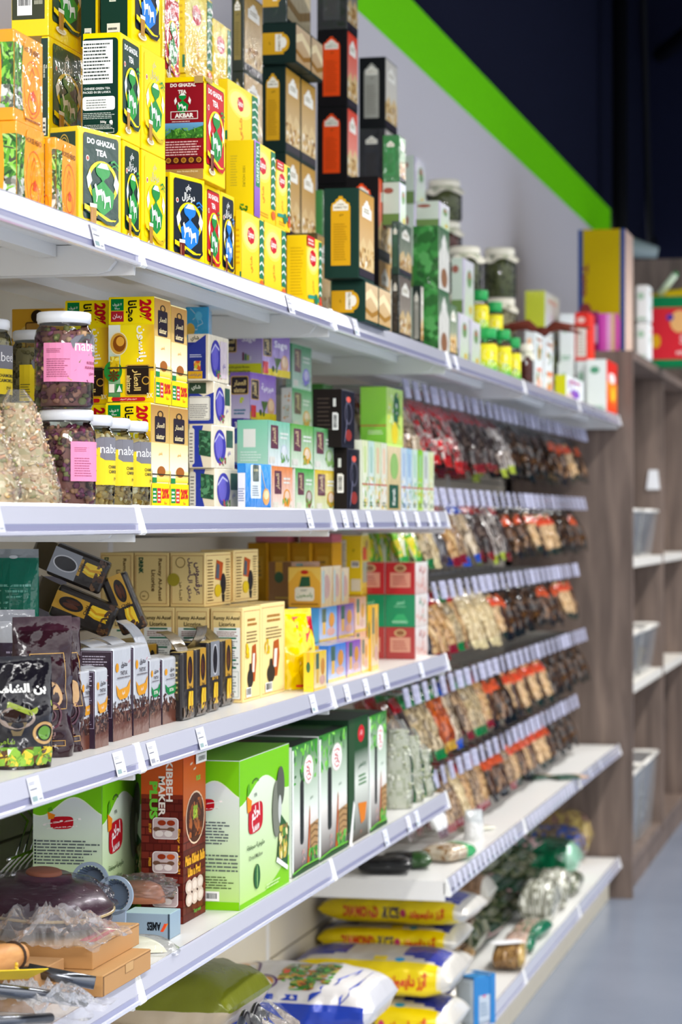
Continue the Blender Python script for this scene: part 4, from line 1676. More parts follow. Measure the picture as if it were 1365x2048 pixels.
def fill_mesh(r_, z0, z1, kind, seed, n=220, size=.0055):
    rd = random.Random(seed)
    mb = MB()
    cols = FILLS[kind]
    mb.lathe([(0, z0), (r_ * .84, z0), (r_ * .84, z1 - .004), (0, z1)], 18, mixc(cols[0], cols[3], .5))
    for i in range(n):
        a, z = rd.uniform(0, 6.283), rd.uniform(z0 + size * .6, z1)
        rr = r_ * (.9 if z < z1 - .006 else rd.uniform(.2, .9))
        s_ = size * rd.uniform(.6, 1.2)
        mb.blob((rr * math.cos(a), rr * math.sin(a), z), (s_, s_ * rd.uniform(.4, .8), s_ * rd.uniform(.4, .8)), jit(rd.choice(cols), rd, .2), 5, 3, rd)
    return mb


FILLMESH = {}


def jar(label, px, d, z, dia, H, fill, lab=None, name='glass_jar', lid='white', group=None, n=200, cat='jar', lid_h=.016, fz=.93, seed=1, size=.0055, tint=None):
    X = X_at(px, d)
    root = empty(name, (X, d, z + .0003))
    tag(root, label, cat, group)
    r_ = dia / 2
    f, rt = facing(px)
    hb = H - lid_h
    mb = MB()
    prof = [(r_ * .8, 0), (r_ * .93, .001), (r_, .008), (r_, hb * .84), (r_ * .93, hb * .93), (r_ * .84, hb * .97), (r_ * .84, hb)]
    mb.lathe(prof, 36)
    mb.build('glass', 'jar_glass', root)
    key = (fill, round(dia, 3), round(H, 3), seed % 4, n)
    if key not in FILLMESH:
        FILLMESH[key] = fill_mesh(r_ * .96, .004, hb * fz, fill, seed, n, size).mesh('contents')
        FILLMESH[key].materials.append(MATS['loose_fill'])
    o = bpy.data.objects.new('contents', FILLMESH[key])
    COL.objects.link(o)
    o.parent = root
    mb = MB()
    if lid == 'cloth':
        rd = random.Random(seed)
        vs, fs, nn = [], [], 40
        for i in range(nn):
            a = 2 * math.pi * i / nn
            w = 1 + .1 * math.sin(a * 7 + seed)
            for rr, zz in ((.02, H), (.82, H), (.9, H - .006), (.9, H - .018), (.86, H - .022), (1.06 * w, H - .038), (1.14 * w, H - .046 + .008 * math.sin(a * 4))):
                vs.append((r_ * rr * math.cos(a), r_ * rr * math.sin(a), zz))
        for i in range(nn):
            for j in range(6):
                p, q = i * 7 + j, ((i + 1) % nn) * 7 + j
                fs.append((p, q, q + 1, p + 1))
        mb.add(vs, fs, C('#ffffff'), True)
        mb.build('cloth_cover', 'cream_cloth', root)
    else:
        mb.lathe([(0, H), (r_ * .86, H), (r_ * .92, H - .002), (r_ * .93, H - lid_h * .75), (r_ * .9, H - lid_h * .8), (r_ * .9, H - lid_h), (r_ * .8, H - lid_h)], 36)
        mb.build('lid', 'white_lid' if lid == 'white' else 'green_lid', root)
    if lab:
        a0, a1, v0, v1, fn = lab
        mb = MB()
        rr = r_ + .0005

        def cyl(u, v, off):
            t = R(a0 + (a1 - a0) * u)
            p = (f * math.cos(t) + rt * math.sin(t)) * (rr + off)
            return (p.x, p.y, H * (v0 + (v1 - v0) * v))
        fn(Pt(mb, cyl, rr * R(a1 - a0), H * (v1 - v0), 14))
        mb.build('label', 'matt_paper', root)
    return root


def lab_pink(P):
    P.rect(0, 0, 1, .8, '#f08fb8')
    P.poly([(.28, .84), (.31, .68), (.38, .6), (.5, .55), (.6, .55), (.6, 1), (.5, 1), (.42, .98), (.34, .94)], '#77757c')
    P.rect(.58, .55, .8, 1, '#77757c')
    P.text('nabeel', .51, .75, .22, '#f4f2f2', None, 0, .0, w=.36)
    P.text('ROSE BUDS', .57, .4, .06, '#7a2a4a', .3)
    P.text('FLEUR DE ROSE', .57, .3, .055, '#7a2a4a', .34)
    P.text('ورد جوري', .58, .17, .08, '#7a2a4a', .26)
    P.lines(.04, .1, .28, .5, 9, '#9a4a6a', 3, .35)
    P.lines(.04, .6, .2, .7, 3, '#9a4a6a', 4, .35)


def lab_pink_far(P):
    P.rect(0, 0, 1, .8, '#f08fb8')
    P.lines(.04, .1, .28, .5, 8, '#9a4a6a', 3, .35)
    P.lines(.04, .6, .2, .7, 3, '#9a4a6a', 4, .35)
    P.text('nabeel', .76, .7, .2, '#f4f2f2', None, 0, .0, w=.36)


def lab_yellow(P):
    P.rect(0, 0, 1, .78, '#f0d20c')
    P.poly([(.16, .84), (.19, .7), (.24, .62), (.3, .57), (.36, .52), (.36, 1), (.3, 1), (.22, .95)], '#77767e')
    P.rect(.35, .52, .8, 1, '#77767e')
    P.text('nabeel', .5, .76, .19, '#f4f2f2', None, 0, .0, w=.42)
    P.text('CHAMOMILE', .56, .38, .07, '#4a4418', .34)
    P.text('CAMOMILLE', .56, .28, .07, '#4a4418', .34)
    P.text('بابونج', .58, .14, .09, '#4a4418', .2)
    P.lines(.02, .08, .16, .4, 6, '#6a6424', 4, .35)


def lab_yg(P):
    P.rect(0, .4, 1, 1, '#f2e21a')
    P.rect(0, 0, 1, .42, '#3ab83a', '#e8e41a')
    P.ell(.5, .6, .2, .2, '#f6f0c0')
    P.flecks(.1, .05, .9, .4, 10, ['#e8f4e0', '#0f8a3a'], .005, 3)
    P.barcode(.02, .2, .16, .9, 2)


# ---- gondola shelves
BAYS = [2.19, 3.44, 4.69, 5.94, 7.19, 8.44, 9.69]
DF, DW = 1.105, 1.575                       # front of the price rail, back panel
S1, S2, S3, S4, S5, S6 = 1.935, 1.537, 1.182, .838, .617, .165


def shelf(x0, x1, z, label, tags, seed, end_cap=False, base=False, rear=DW):
    root = empty('gondola_shelf', (x0, DW, z))
    tag(root, label, 'shelf', 'white metal gondola shelves')
    L = x1 - x0
    yf = DF + .014 - DW
    g = .0015
    mb = MB()
    mb.box((g, yf, -.004), (L - g, -.002, 0))
    mb.box((g, yf, -.034), (L - g, yf + .003, -.004))
    for a in (g, L - g - .003): mb.box((a, yf, -.05 if not base else -.03), (a + .003, -.01, -.004))
    for q in (.14, .31): mb.box((.02, -q - .03, -.022), (L - .02, -q, -.004))
    mb.build('shelf_board', 'shelf_white', root)
    if not base:
        for a in (.006, L - .018):
            mb = MB()
            pr = [(-.004, -.005), (-.43, -.005), (-.432, -.03), (-.42, -.044), (-.4, -.048), (-.004, -.049)]
            k = len(pr)
            mb.add([(a, y, zz) for y, zz in pr] + [(a + .012, y, zz) for y, zz in pr],
                   [list(range(k)), list(range(2 * k - 1, k - 1, -1))] + [(i, (i + 1) % k, k + (i + 1) % k, k + i) for i in range(k)], C('#ffffff'))
            mb.build('bracket', 'shelf_white', root)
    # price rail: slanted face over a recessed groove and a bright foot
    mb = MB()
    pr = [(yf, .0045), (yf - .003, .005), (yf - .0045, .002), (yf - .008, -.012), (yf - .0105, -.022)]
    gr = [(yf - .0105, -.022), (yf - .0095, -.0245), (yf - .0105, -.0315)]
    ft = [(yf - .0105, -.0315), (yf - .0145, -.0325), (yf - .015, -.0365), (yf - .012, -.038), (yf, -.036)]
    n = 24

    def rail(pts):
        k = len(pts)
        vs, fs = [], []
        for i in range(n + 1):
            x = .003 + (L - .006) * i / n
            sag = .0012 * noise.noise(Vector((x * 2.2 + seed * 3, 0, 0)))
            vs += [(x, y + sag, zz) for y, zz in pts]
        for i in range(n):
            for j in range(k - 1):
                fs.append((i * k + j, i * k + j + 1, (i + 1) * k + j + 1, (i + 1) * k + j))
        return vs, fs
    for pts in (pr, ft):
        v, f = rail(pts)
        mb.add(v, f, C('#ffffff'), False)
    mb.box((.003, yf - .001, -.036), (L - .003, yf, .0045))
    ro = mb.build('price_rail', 'rail_white', root)
    mb = MB()
    v, f = rail(gr)
    mb.add(v, f, C('#ffffff'))
    mb.build('groove', 'rail_groove', ro)
    for a in (.0, L - .012):
        mb = MB()
        pp = [(yf, .006), (yf - .004, .0062), (yf - .0125, -.022), (yf - .0165, -.036), (yf - .013, -.0395), (yf, -.0375)]
        mb.add([(a + .0008, y, zz) for y, zz in pp] + [(a + .0112, y, zz) for y, zz in pp],
               [list(range(6)), list(range(11, 5, -1))] + [(i, (i + 1) % 6, 6 + (i + 1) % 6, 6 + i) for i in range(6)], C('#ffffff'))
        mb.build('end_cap', 'rail_cap', ro)
    rd = random.Random(seed)
    for x in tags:
        mb = MB()
        w = .045 if L > .5 else .03

        def pl(u, v, o, x=x, w=w):
            t = v
            return (x + (u - .5) * w, yf - .0145 - o + .0088 * t, -.0325 + .0345 * t)
        P = Pt(mb, pl, w, .038)
        P.rect(0, 0, 1, 1, rd.choice(['#dedee8', '#e6e6ee', '#d6d8e2'] if seed < 50 else ['#bcbdce', '#c4c5d6']))
        P.lines(.1, .72, .6, .84, 2, '#8a8c96', rd.randint(1, 99), .4)
        P.lines(.1, .52, .75, .6, 1, '#6c6e78', rd.randint(1, 99), .5)
        P.rect(.12, .1, .5, .28, rd.choice(['#8fa8a8', '#9a9ca8', '#8a96a6']))
        P.lines(.62, .12, .9, .2, 1, '#8a8c96', rd.randint(1, 99))
        mb.build('price_tag', 'matt_paper', ro)
    if base:
        mb = MB()
        mb.box((.001, DF + .05 - DW, -z + .001), (L - .001, DF + .053 - DW, -.036))
        mb.build('kick_plate', 'back_cream', root)
    return root


# ---- hanging packets
def packet_mesh(head, body, foot, seed, w=.118, h=.2, t=.03, hf=.2, ff=.12, flash=None):
    def colf(u, v, front):
        if v > 1 - hf: return head
        if v < ff: return foot
        if flash and .57 + .05 * noise.noise(Vector((u * 5, seed, 0))) < v < .74 + .1 * noise.noise(Vector((u * 4, seed + 9, 0))): return flash
        q = noise.noise(Vector((u * 4 + seed, v * 5, seed * 1.3))) * .5 + .5
        q = min(.999, max(0, (q - .5) * 1.9 + .5 + .12 * noise.noise(Vector((u * 14, v * 14, seed)))))
        return body[int(q * len(body))]
    o = pouch('packet', w, h, t, colf, seed, 14, 24, False, .006, 'foil_crinkled', None, .1, round_=4)
    me = o.data
    bpy.data.objects.remove(o)
    return me


def hook_mesh():
    mb = MB()
    mb.tube([(0, .33, 0), (0, .02, 0), (0, .004, .004), (0, 0, .014)], .0032, 6)
    mb.box((-.012, .325, -.02), (.012, .333, .018))
    return mb.mesh('peg_hook')


# ------------------------------------------------------------------ the setting
def mbox(a, b):
    mb = MB()
    mb.box(a, b)
    return mb


struct('floor', mbox((-2, -6, -.1), (16, 1.9, 0)), 'floor_polished')
struct('wall_left', mbox((-2, 1.6, 0), (13.5, 1.9, 3.05)), 'wall_paint')
struct('trim_green', mbox((-2, 1.6, 3.05), (13.5, 1.9, 3.255)), 'wall_green')
struct('wall_left_upper', mbox((-2, 1.68, 3.255), (15.9, 1.95, 5.2)), 'dark_navy')
struct('wall_back', mbox((15.9, -6, 0), (16.2, 2.2, 5.2)), 'dark_navy')
struct('ceiling', mbox((-2, -6, 5.2), (16.2, 2.2, 5.3)), 'ceiling_dark')
mb = MB()
mb.tube([(13.6, 1.56, 0), (13.6, 1.56, 5.2)], .045, 14)
tag(mb.build('drain_pipe', 'dark_pipe'), 'dark vertical pipe rising past the end of the green stripe', 'pipe')
mb = MB()
for i in range(5): mb.tube([(9.5, -1.4 + .42 * i - 1.2, 4.62 + .03 * i), (15.8, .35 + .3 * i, 4.35 + .05 * i)], .05, 8)
tag(mb.build('ceiling_duct', 'dark_navy'), 'bundle of dark ducts slung under the ceiling at the far end', 'duct')
pts = []
for i in range(15):
    u = i / 14
    pts.append((13.3 + .6 * u, 1.4, 4.6 - 1.55 * math.sin(u * 1.9)))
mb = MB()
mb.tube(pts, .018, 6)
tag(mb.build('hanging_cable', 'dark_pipe'), 'dark cable drooping beside the vertical pipe', 'cable')
mb = MB()
mb.box((13.52, 1.62, 0), (13.56, 2.2, 3.1))
struct('trim_wall_end', mb, 'wall_paint')

# ------------------------------------------------------------------ gondola frame: back panels and uprights, one bay each
for i in range(6):
    x0, x1 = BAYS[i], BAYS[i + 1]
    dark = False
    root = empty('gondola_bay', (x0, DW, 0))
    tag(root, 'cream slotted back panel bay, %s of six from the near end' % ['first', 'second', 'third', 'fourth', 'fifth', 'sixth'][i], 'shelving frame', 'gondola back panels')
    L = x1 - x0
    mb = MB()
    z = .04
    while z < 1.9:
        h = .175
        mb.box((.016, .002, z), (L - .016, .018, min(z + h, 1.97)))
        z += h + .006
    mb.build('back_panel', 'peg_grey' if dark else 'back_cream', root)
    mb = MB()
    mb.box((.016, .019, .04), (L - .016, .0225, 1.97))
    mb.build('backing_strip', 'slot_dark', root)
    mb = MB()
    mb.box((-.0155, .0015, .0), (.0155, .0225, 1.99))
    for k in range(38): mb.box((-.003, .0009, .08 + .05 * k), (.003, .0016, .105 + .05 * k))
    mb.build('upright', 'slot_dark' if dark else 'shelf_white', root)

lev = {1: (S1, 'top'), 2: (S2, 'second'), 3: (S3, 'third'), 4: (S4, 'fourth')}
bayw = ['nearest bay', 'second bay', 'third bay', 'fourth bay', 'fifth bay', 'last bay']
for i in range(6):
    tg = {0: [], 1: [.9], 2: [.2], 3: [.1], 4: [], 5: []}[i]
    if i == 0: tg = [1.05]
    shelf(BAYS[i], BAYS[i + 1], S1, 'top white shelf with a slanted price rail, %s along the wall' % bayw[i], tg, i + 1)
for k, tgs in ((2, ([.66], [1.05], [.1, .2, .33, .62, .7, .85, 1.0, 1.1])), (3, ([.62, .8, 1.15], [.06, .32, 1.08], [.12, .3, .5, .9])), (4, ([], [], [.5, .75, .85]))):
    for i in range(3):
        shelf(BAYS[i], BAYS[i + 1], lev[k][0], '%s white shelf from the top with a price rail, %s along the wall' % (lev[k][1], bayw[i]), tgs[i], 10 * k + i)
for i in range(3, 6):
    shelf(BAYS[i], BAYS[i + 1], S5, 'white shelf under the hanging packets, %s along the wall' % bayw[i], [.08 + .075 * j for j in range(14)] if i < 5 else [.3, .6], 50 + i)
for i in range(6):
    shelf(BAYS[i], BAYS[i + 1], S6, 'white base shelf just above the floor, %s along the wall' % bayw[i], [], 60 + i, base=True)

# ------------------------------------------------------------------ the wooden unit at the end of the aisle
PX0, PF = 9.705, 1.062
root = empty('wooden_shelf_unit', (PX0, 1.55, 0))
tag(root, 'brown wooden shelf unit with cubby openings at the end of the shelves', 'shelf unit')
mb = MB()
mb.box((0, PF - 1.55, 0), (.03, .0, 2.2))
mb.build('side_panel', 'grey_wood', root)
for x in (1.42, 2.6):
    mb = MB()
    mb.box((x, PF + .015 - 1.55, .1), (x + .03, -.015, 2.165))
    mb.build('divider', 'grey_wood', root)
mb = MB()
mb.box((.0305, PF - 1.55, 2.166), (3.4, 0, 2.2))
mb.build('top_board', 'grey_wood', root)
mb = MB()
mb.box((.0305, -.014, .1), (3.4, -.001, 2.165))
mb.build('back_board', 'tan_wood', root)
mb = MB()
mb.box((.0305, PF + .03 - 1.55, .0), (3.4, PF + .05 - 1.55, .13))
mb.build('plinth', 'grey_wood', root)
LVL = (1.36, .845, .135)
for z in LVL:
    for x0, x1 in ((.0305, 1.4195), (1.4505, 2.5995)):
        mb = MB()
        mb.box((x0, PF + .02 - 1.55, z - .035), (x1, -.015, z))
        mb.build('shelf_board', 'bin_white' if z > .2 else 'grey_wood', root)
# small white fittings clipped in the cubbies
mb = MB()
mb.add([(0, 0, 0), (.05, 0, 0), (.05, .12, 0), (0, .12, 0), (.02, .02, .12), (.03, .02, .12), (.03, .1, .12), (.02, .1, .12)],
       [(0, 1, 2, 3), (4, 7, 6, 5), (0, 4, 5, 1), (1, 5, 6, 2), (2, 6, 7, 3), (3, 7, 4, 0)], C('#f4f4f2'))
mb.build('wall_clip', 'white_lid', root, (1.4, PF + .03 - 1.55, 1.66)).scale = (.6, .5, .75)


def tub(x, y, z, w, dp, h, label, tint, seed):
    root = empty('clear_tub', (x, y, z + .0005))
    tag(root, label, 'storage tub', 'clear plastic tubs in the wooden cubbies')
    mb = MB()
    a = .82
    b = [(-w / 2 * a, -dp / 2 * a, 0), (w / 2 * a, -dp / 2 * a, 0), (w / 2 * a, dp / 2 * a, 0), (-w / 2 * a, dp / 2 * a, 0),
         (-w / 2, -dp / 2, h), (w / 2, -dp / 2, h), (w / 2, dp / 2, h), (-w / 2, dp / 2, h)]
    mb.add(b, [(0, 3, 2, 1), (0, 1, 5, 4), (1, 2, 6, 5), (2, 3, 7, 6), (3, 0, 4, 7)], C('#ffffff'))
    mb.build('tub_body', 'clear_tub', root)
    mb = MB()
    for p, q in ((4, 5), (5, 6), (6, 7), (7, 4)): mb.tube([b[p], b[q]], .009, 6)
    mb.build('rim', 'bin_white', root)
    rd = random.Random(seed)
    mb = MB()
    for i in range(46): mb.blob((rd.uniform(-.32, .32) * w, rd.uniform(-.32, .32) * dp, rd.uniform(.03, h * .6)), (.03, .02, .02), jit(tint, rd, .3), 6, 4, rd)
    mb.build('contents', 'loose_fill', root)


k = 0
names = ['upper cubby nearest the shelves', 'upper cubby next to the divider', 'middle cubby nearest the shelves', 'middle cubby next to the divider', 'bottom cubby nearest the shelves', 'bottom cubby next to the divider']
for z, h, tint in ((1.36, .2, '#8f8d88'), (.845, .2, '#c9b48a'), (.135, .33, '#c8c4bc')):
    for x in (.4, 1.05):
        tub(PX0 + x, PF + .165, z, .6, .26, h, 'clear plastic tub with a pale rim in the ' + names[k], tint, k)
        k += 1

mb = MB()
mb.box((12.55, 1.07, 2.2003), (12.6, 1.54, 2.87))
tag(mb.build('wooden_board', 'grey_wood'), 'brown wooden board standing on the shelf unit behind the red carton', 'board')
mb = MB()
mb.tube([(0, .0, 0), (.02, -.16, -.03), (.03, -.3, -.06)], [.05, .055, .03], 12, '#8fa0a0')  # simple unlit form for the blurred light fixture
tag(mb.build('light_fixture', 'foil_crinkled', None, (12.5, 1.54, 2.87 + .09)), 'grey-green light fixture shape on top of the wooden board', 'light fixture')


# ------------------------------------------------------------------ top shelf: tea cartons
TC, FILM = 'tea_carton', 'wrapped_card'
G1 = 'tea cartons on the top shelf'


def tea(label, design, *a, **k):
    k.setdefault('group', G1)
    return carton(TC, label, 'tea carton', design, *a, **k)


# orange ginger cartons at the near end
z = tea('orange wrapped tea carton with a horse emblem, under the other one', d_horse(1), 33, 89, -45, S1, H=.1235, d=1.165, mat=FILM)
tea('orange wrapped tea carton with a horse emblem, standing on its twin', d_horse(2), 28, 86, -50, z, H=.1235, d=1.168, mat=FILM)
tea('small orange horse tea carton between the orange stack and the green one', d_horse(3, False), 112, 153, 88, S1, H=.118, d=1.15, mat=FILM)
# yellow and dark green cartons
GR, BK, RD, YL = '#0d3a2e', '#1a2432', '#cc1424', '#ffdf00'
z = tea('dark green tea carton with a gold seal, mostly hidden behind orange cartons', d_gazelle(GR, end='seal'), 98, 166, 82, S1, H=.163, d=1.262)
z = tea('green gazelle tea carton in crinkled film, above the gold seal one', d_gazelle('#2c5a48', '#3a9a3a', True, 'spine'), 98, 166, 82, z, H=.155, d=1.262, mat=FILM)
tea('green tea carton with a barcode on its end, top of its stack', d_gazelle('#2c4a3c', '#3a9a3a', True, 'barcode'), 97, 167, 22, z, H=.16, d=1.262, mat=FILM)
z0 = z
tea('wrapped green tea carton with white gazelle emblem and latin title, front of the shelf', d_gazelle(GR, '#1c9a3c', False, 'seal'), 157, 243, None, S1, H=.159, d=1.17, L=.115, D=.05, mat=FILM)
z = tea('dark green tea carton under the nutrition table carton', d_gazelle('#0c3329', '#1c9a3c', True, 'nutri'), 246, 280, None, S1, H=.1595, d=1.15, D=.056)
z = tea('dark green tea carton with a white nutrition table on its end', d_gazelle(GR, '#1c9a3c', False, 'nutri'), 241, 281, 165, z, H=.1605, d=1.15)
tea('dark green tea carton lettered sideways, above the nutrition table carton', d_gazelle('#16382c', '#1c9a3c', True, 'spine'), 196, 231, None, z, H=.16, d=1.225, D=.028)
tea('navy tea carton with blue gazelle emblem, top row above the nutrition table', d_gazelle(BK, '#1d7fd8', True, 'spine'), 264, 322, 200, z, H=.16, d=1.16, L=.125)
z = tea('bright yellow tea carton with green gazelle emblem, lower of two', d_gazelle(YL, '#0c8f3c', True), 284, 332, None, S1, H=.1595, d=1.15, D=.058)
tea('bright yellow tea carton with green gazelle emblem, upper of two', d_gazelle(YL, '#0c8f3c', True), 283, 331, None, z, H=.1605, d=1.15, D=.058)
z = S1
for i, w_ in enumerate(('bottom', 'middle')):
    z = tea('red gazelle tea carton mostly hidden behind the yellow ones, %s of its stack' % w_, d_gazelle(RD), 326, 360, None, z, H=.16, d=1.215, D=.055)
tea('red gazelle tea carton standing highest behind the tape-sealed red one', d_gazelle(RD, '#0c8f3c', True, tea='#6b1a14'), 326, 360, None, z, H=.16, d=1.215, D=.055, mat=FILM)
tea('navy tea carton with blue gazelle emblem turned towards the aisle, bottom row', d_gazelle('#16202c', '#1d7fd8', True, tea='#6b1a14'), 340, 410, None, S1, H=.1555, d=1.172, L=.115, D=.04)
tea('red tea carton half hidden beside the turned navy one, bottom row', d_gazelle(RD, '#0c8f3c', False, tea='#6b1a14'), 411, 441, None, S1, H=.1555, d=1.155, D=.045)
z = tea('navy tea carton with blue gazelle emblem, beside the red one in the bottom row', d_gazelle('#16202c', '#1d7fd8', True, tea='#6b1a14'), 442, 469, None, S1, H=.1555, d=1.155, D=.055)
tea('red tea carton sealed with brown tape, on its own above the bottom row', d_gazelle(RD, '#0c8f3c', False, 'akbar', tea='#6b1a14'), 408, 451, 329, S1 + .1556, H=.173, d=1.143)
# yellow cartons with the red badge
LP = 'yellow tea cartons with a red badge'
z = tea('yellow tea carton with a red badge, bottom row beside the navy carton', d_lipton(3, 1), 483, 527, 470, S1, H=.1365, d=1.15, group=LP)
tea('yellow tea carton with a red badge, bottom row next to the single one', d_lipton(3, 2), 529, 571, None, S1, H=.1365, d=1.15, D=.06, group=LP)
tea('single yellow tea carton with a red corner flash at the shelf edge', d_lipton(2, 3), 613, 643, 573, S1, H=.148, d=1.15, group=LP)
z2 = tea('plain-sided yellow tea carton with a purple strip', d_lipton(1, 4), 507, 550, 452, z, H=.138, d=1.15, group=LP)
tea('yellow tea carton with a red badge and red flash beside the purple strip', d_lipton(2, 5), 552, 580, None, z, H=.126, d=1.15, D=.055, group=LP)
z = S1
for i, w_ in enumerate(('lowest', 'second')):
    z = tea('yellow tea carton hidden behind the purple-stripped one, %s of its stack' % w_, d_lipton(3, 6 + i), 455, 514, None, z, H=.1365, d=1.213, D=.05, group=LP)
tea('yellow tea carton with a red badge, above the purple-stripped one', d_lipton(3, 8), 455, 515, 436, z, H=.119, d=1.205, group=LP)
z = S1
for i in range(3):
    z = tea('yellow tea carton hidden behind the tape-sealed red one, %s of its stack' % ('lowest', 'second', 'third')[i], d_lipton(3, 10 + i), 372, 428, None, z, H=.1335, d=1.278, D=.055, group=LP)
tea('yellow tea carton with a red badge, highest of the row, nearer one', d_lipton(3, 14), 370, 424, 350, z, H=.165, d=1.278, mat=FILM, group=LP)
z = S1
for i in range(3):
    z = tea('yellow tea carton behind the badge cartons, %s of its stack' % ('lowest', 'second', 'third')[i], d_lipton(3, 16 + i), 431, 461, None, z, H=.1285, d=1.275, D=.055, group=LP)
tea('yellow tea carton with a red badge, highest of the row, further one', d_lipton(3, 20), 427, 461, None, z, H=.15, d=1.275, D=.055, mat=FILM, group=LP)
# black, gold, orange and grey cartons with a white plaque
AH = 'black tea cartons with a coloured panel'
GO, OR_, GY = '#d9a520', '#f25018', '#a8a79c'
z = S1
for i, w_ in enumerate(('lowest', 'second', 'third', 'top')):
    z = tea('film-wrapped dark green and gold carton, %s of the stack behind the yellow ones' % w_, d_ahmad('#8a7a3a', '#c09a4a', '#232c1e', seed=i), 488, 526, 463, z, H=.165, d=1.305, mat=FILM, group=AH)
pairs = ((0, .2, 'bottom row'), (.2, .19, 'third row up'), (.39, .19, 'second row from the top'))
for a, h, w_ in pairs:
    tea('black carton with a gold panel, %s of the gold stack' % w_, d_ahmad(GO, '#c0902c', seed=4), 571, 601, 520, S1 + a, H=h, d=1.32, D=.055, group=AH)
    tea('gold-fronted carton beyond the panelled one, %s of the gold stack' % w_, d_ahmad(GO, '#c0902c', seed=5), 602, 632, None, S1 + a, H=h, d=1.32, D=.055, group=AH)
tea('black carton with a gold panel lying flat across the gold stack', d_ahmad(GO, '#a8782a', flat=True), 592, 622, 521, S1 + .58, H=.088, d=1.29, group=AH)
tea('gold carton lying flat beside the panelled flat one', d_ahmad(GO, '#a8782a', flat=True), 623, 646, None, S1 + .58, H=.088, d=1.29, D=.07, group=AH)
tea('black carton with a gold panel at the very top of the gold stack', d_ahmad(GO, '#8a7a50', flat=True), 574, 622, 525, S1 + .668, H=.16, d=1.31, mat=FILM, group=AH)
tea('amber film-wrapped gold carton standing next to the single yellow one', d_ahmad('#c89a3a', '#d8a850', '#6a5a2a', seed=6), 634, 662, 583, S1, H=.2, d=1.225, mat=FILM, group=AH)
z = tea('green film-wrapped carton behind the amber one, lower', plain('#3a7a40', '#4a8a4c', '#5a9a58'), 646, 672, 622, S1, H=.185, d=1.33, mat=FILM, group=AH)
tea('green film-wrapped carton behind the amber one, upper', plain('#3a7a40', '#4f9a50', '#5a9a58'), 646, 672, 622, z, H=.175, d=1.33, mat=FILM, group=AH)
z = S1
for i, w_ in enumerate(('lowest', 'second', 'third', 'fourth', 'top')):
    z = tea('black carton with an orange panel, %s of the orange stack' % w_ if i < 4 else 'black film-wrapped carton on top of the orange stack',
            d_ahmad(OR_, '#e8402a', '#161416', seed=7) if i < 4 else d_ahmad('#3a3a3c', '#3a4044', '#161818', seed=7), 695, 716, 634, z, H=(.2, .2, .187, .187, .17)[i], d=1.315, mat='printed_card' if i < 4 else FILM, group=AH)
z = S1
for i, w_ in enumerate(('lowest', 'second', 'third', 'top')):
    z = tea('black carton with a grey panel, %s of the grey stack' % w_ if i != 2 else 'black film-wrapped carton with a white plaque and red foot, under the grey panelled one',
            d_ahmad(GY, '#d8d4c8', '#1a1c1e', seed=8) if i != 2 else d_ahmad('#2a2c32', '#c8c4b8', '#1e2024', seed=9), 771, 795, 718, z, H=(.22, .22, .165, .185)[i], d=1.315, mat='printed_card' if i != 2 else FILM, group=AH)
z = tea('black carton with a gold panel lying flat over the shelf edge', d_ahmad(GO, '#b88a3a', '#1c3a32', flat=True), 731, 757, 663, S1, H=.086, d=1.098, group=AH)
tea('gold carton lying flat over the shelf edge beside the panelled one', d_ahmad(GO, '#b88a3a', '#1c3a32', flat=True), 758, 782, None, S1, H=.086, d=1.098, D=.06, group=AH)
tea('large black carton with a gold panel standing on the flat pair', d_ahmad('#e0aa1c', '#c8922c', '#1c3a32', seed=11), 718, 749, 648, z, H=.187, d=1.1, group=AH)
z = tea('gold-fronted carton under the orange panelled one behind the flat pair', d_ahmad(OR_, '#d8a860', '#161416', seed=12), 758, 782, 700, S1, H=.195, d=1.192, group=AH)
tea('black carton with an orange panel behind the large gold panelled one', d_ahmad(OR_, '#e8502a', '#161416', seed=13), 757, 781, 692, z, H=.19, d=1.192, group=AH)
z = tea('dark carton with an amber photograph standing at the shelf edge', d_ahmad('#3a3430', '#6a6058', '#17211e', seed=14), 799, 823, 783, S1, H=.152, d=1.135, mat=FILM, group=AH)
tea('black carton with a narrow grey panel at the shelf edge', d_ahmad(GY, '#c8c4b8', '#27332f', seed=15), 842, 847, 825, S1, H=.15, d=1.135, group=AH)
z = tea('dark green carton with a white plaque above the amber photograph one', d_ahmad('#2c5a44', '#2c5a44', '#1a3a30', seed=16), 799, 824, 783, z, H=.123, d=1.135, mat=FILM, group=AH)
z = tea('slim lilac carton on the dark green plaque one', d_whitegreen, 799, 812, None, z, H=.1, d=1.15, D=.04, group=AH)
tea('slim bright green carton with a white plaque, top of its stack', d_ahmad('#2c8a44', '#2f9a4c', '#2a7a3c', seed=17), 799, 812, None, z, H=.11, d=1.15, D=.04, mat=FILM, group=AH)
# green and white packs
WG = 'green and white tea packs on the top shelf'
z = S1
for i, (h, w_) in enumerate(((.165, 'lower'), (.157, 'upper'))):
    z = tea('green film-wrapped tea pack with a pale front, %s of two' % w_, d_greenfoil, 878, 899, 846 if i == 0 else 826, z, H=h, d=1.135, mat=FILM, group=WG)
tea('white and green tea pack with a small red mark on the green film packs', d_whitegreen, 878, 899, 832, z, H=.062, d=1.135, mat=FILM, group=WG)
tea('dark green plaque carton next to the lower green film pack', d_ahmad('#4a6a54', '#5a7a60', '#3a5a48', seed=3), 900, 914, None, S1, H=.14, d=1.135, D=.04, group=WG)
z = S1
for i in range(2): z = tea('pale green pack hidden behind the film packs, %s of two' % ('lower', 'upper')[i], d_whitegreen, 829, 850, 797, z, H=.233, d=1.33, group=WG)
tea('white and green tea pack highest above the green film packs', d_whitegreen, 829, 851, 796, z, H=.135, d=1.33, mat=FILM, group=WG)
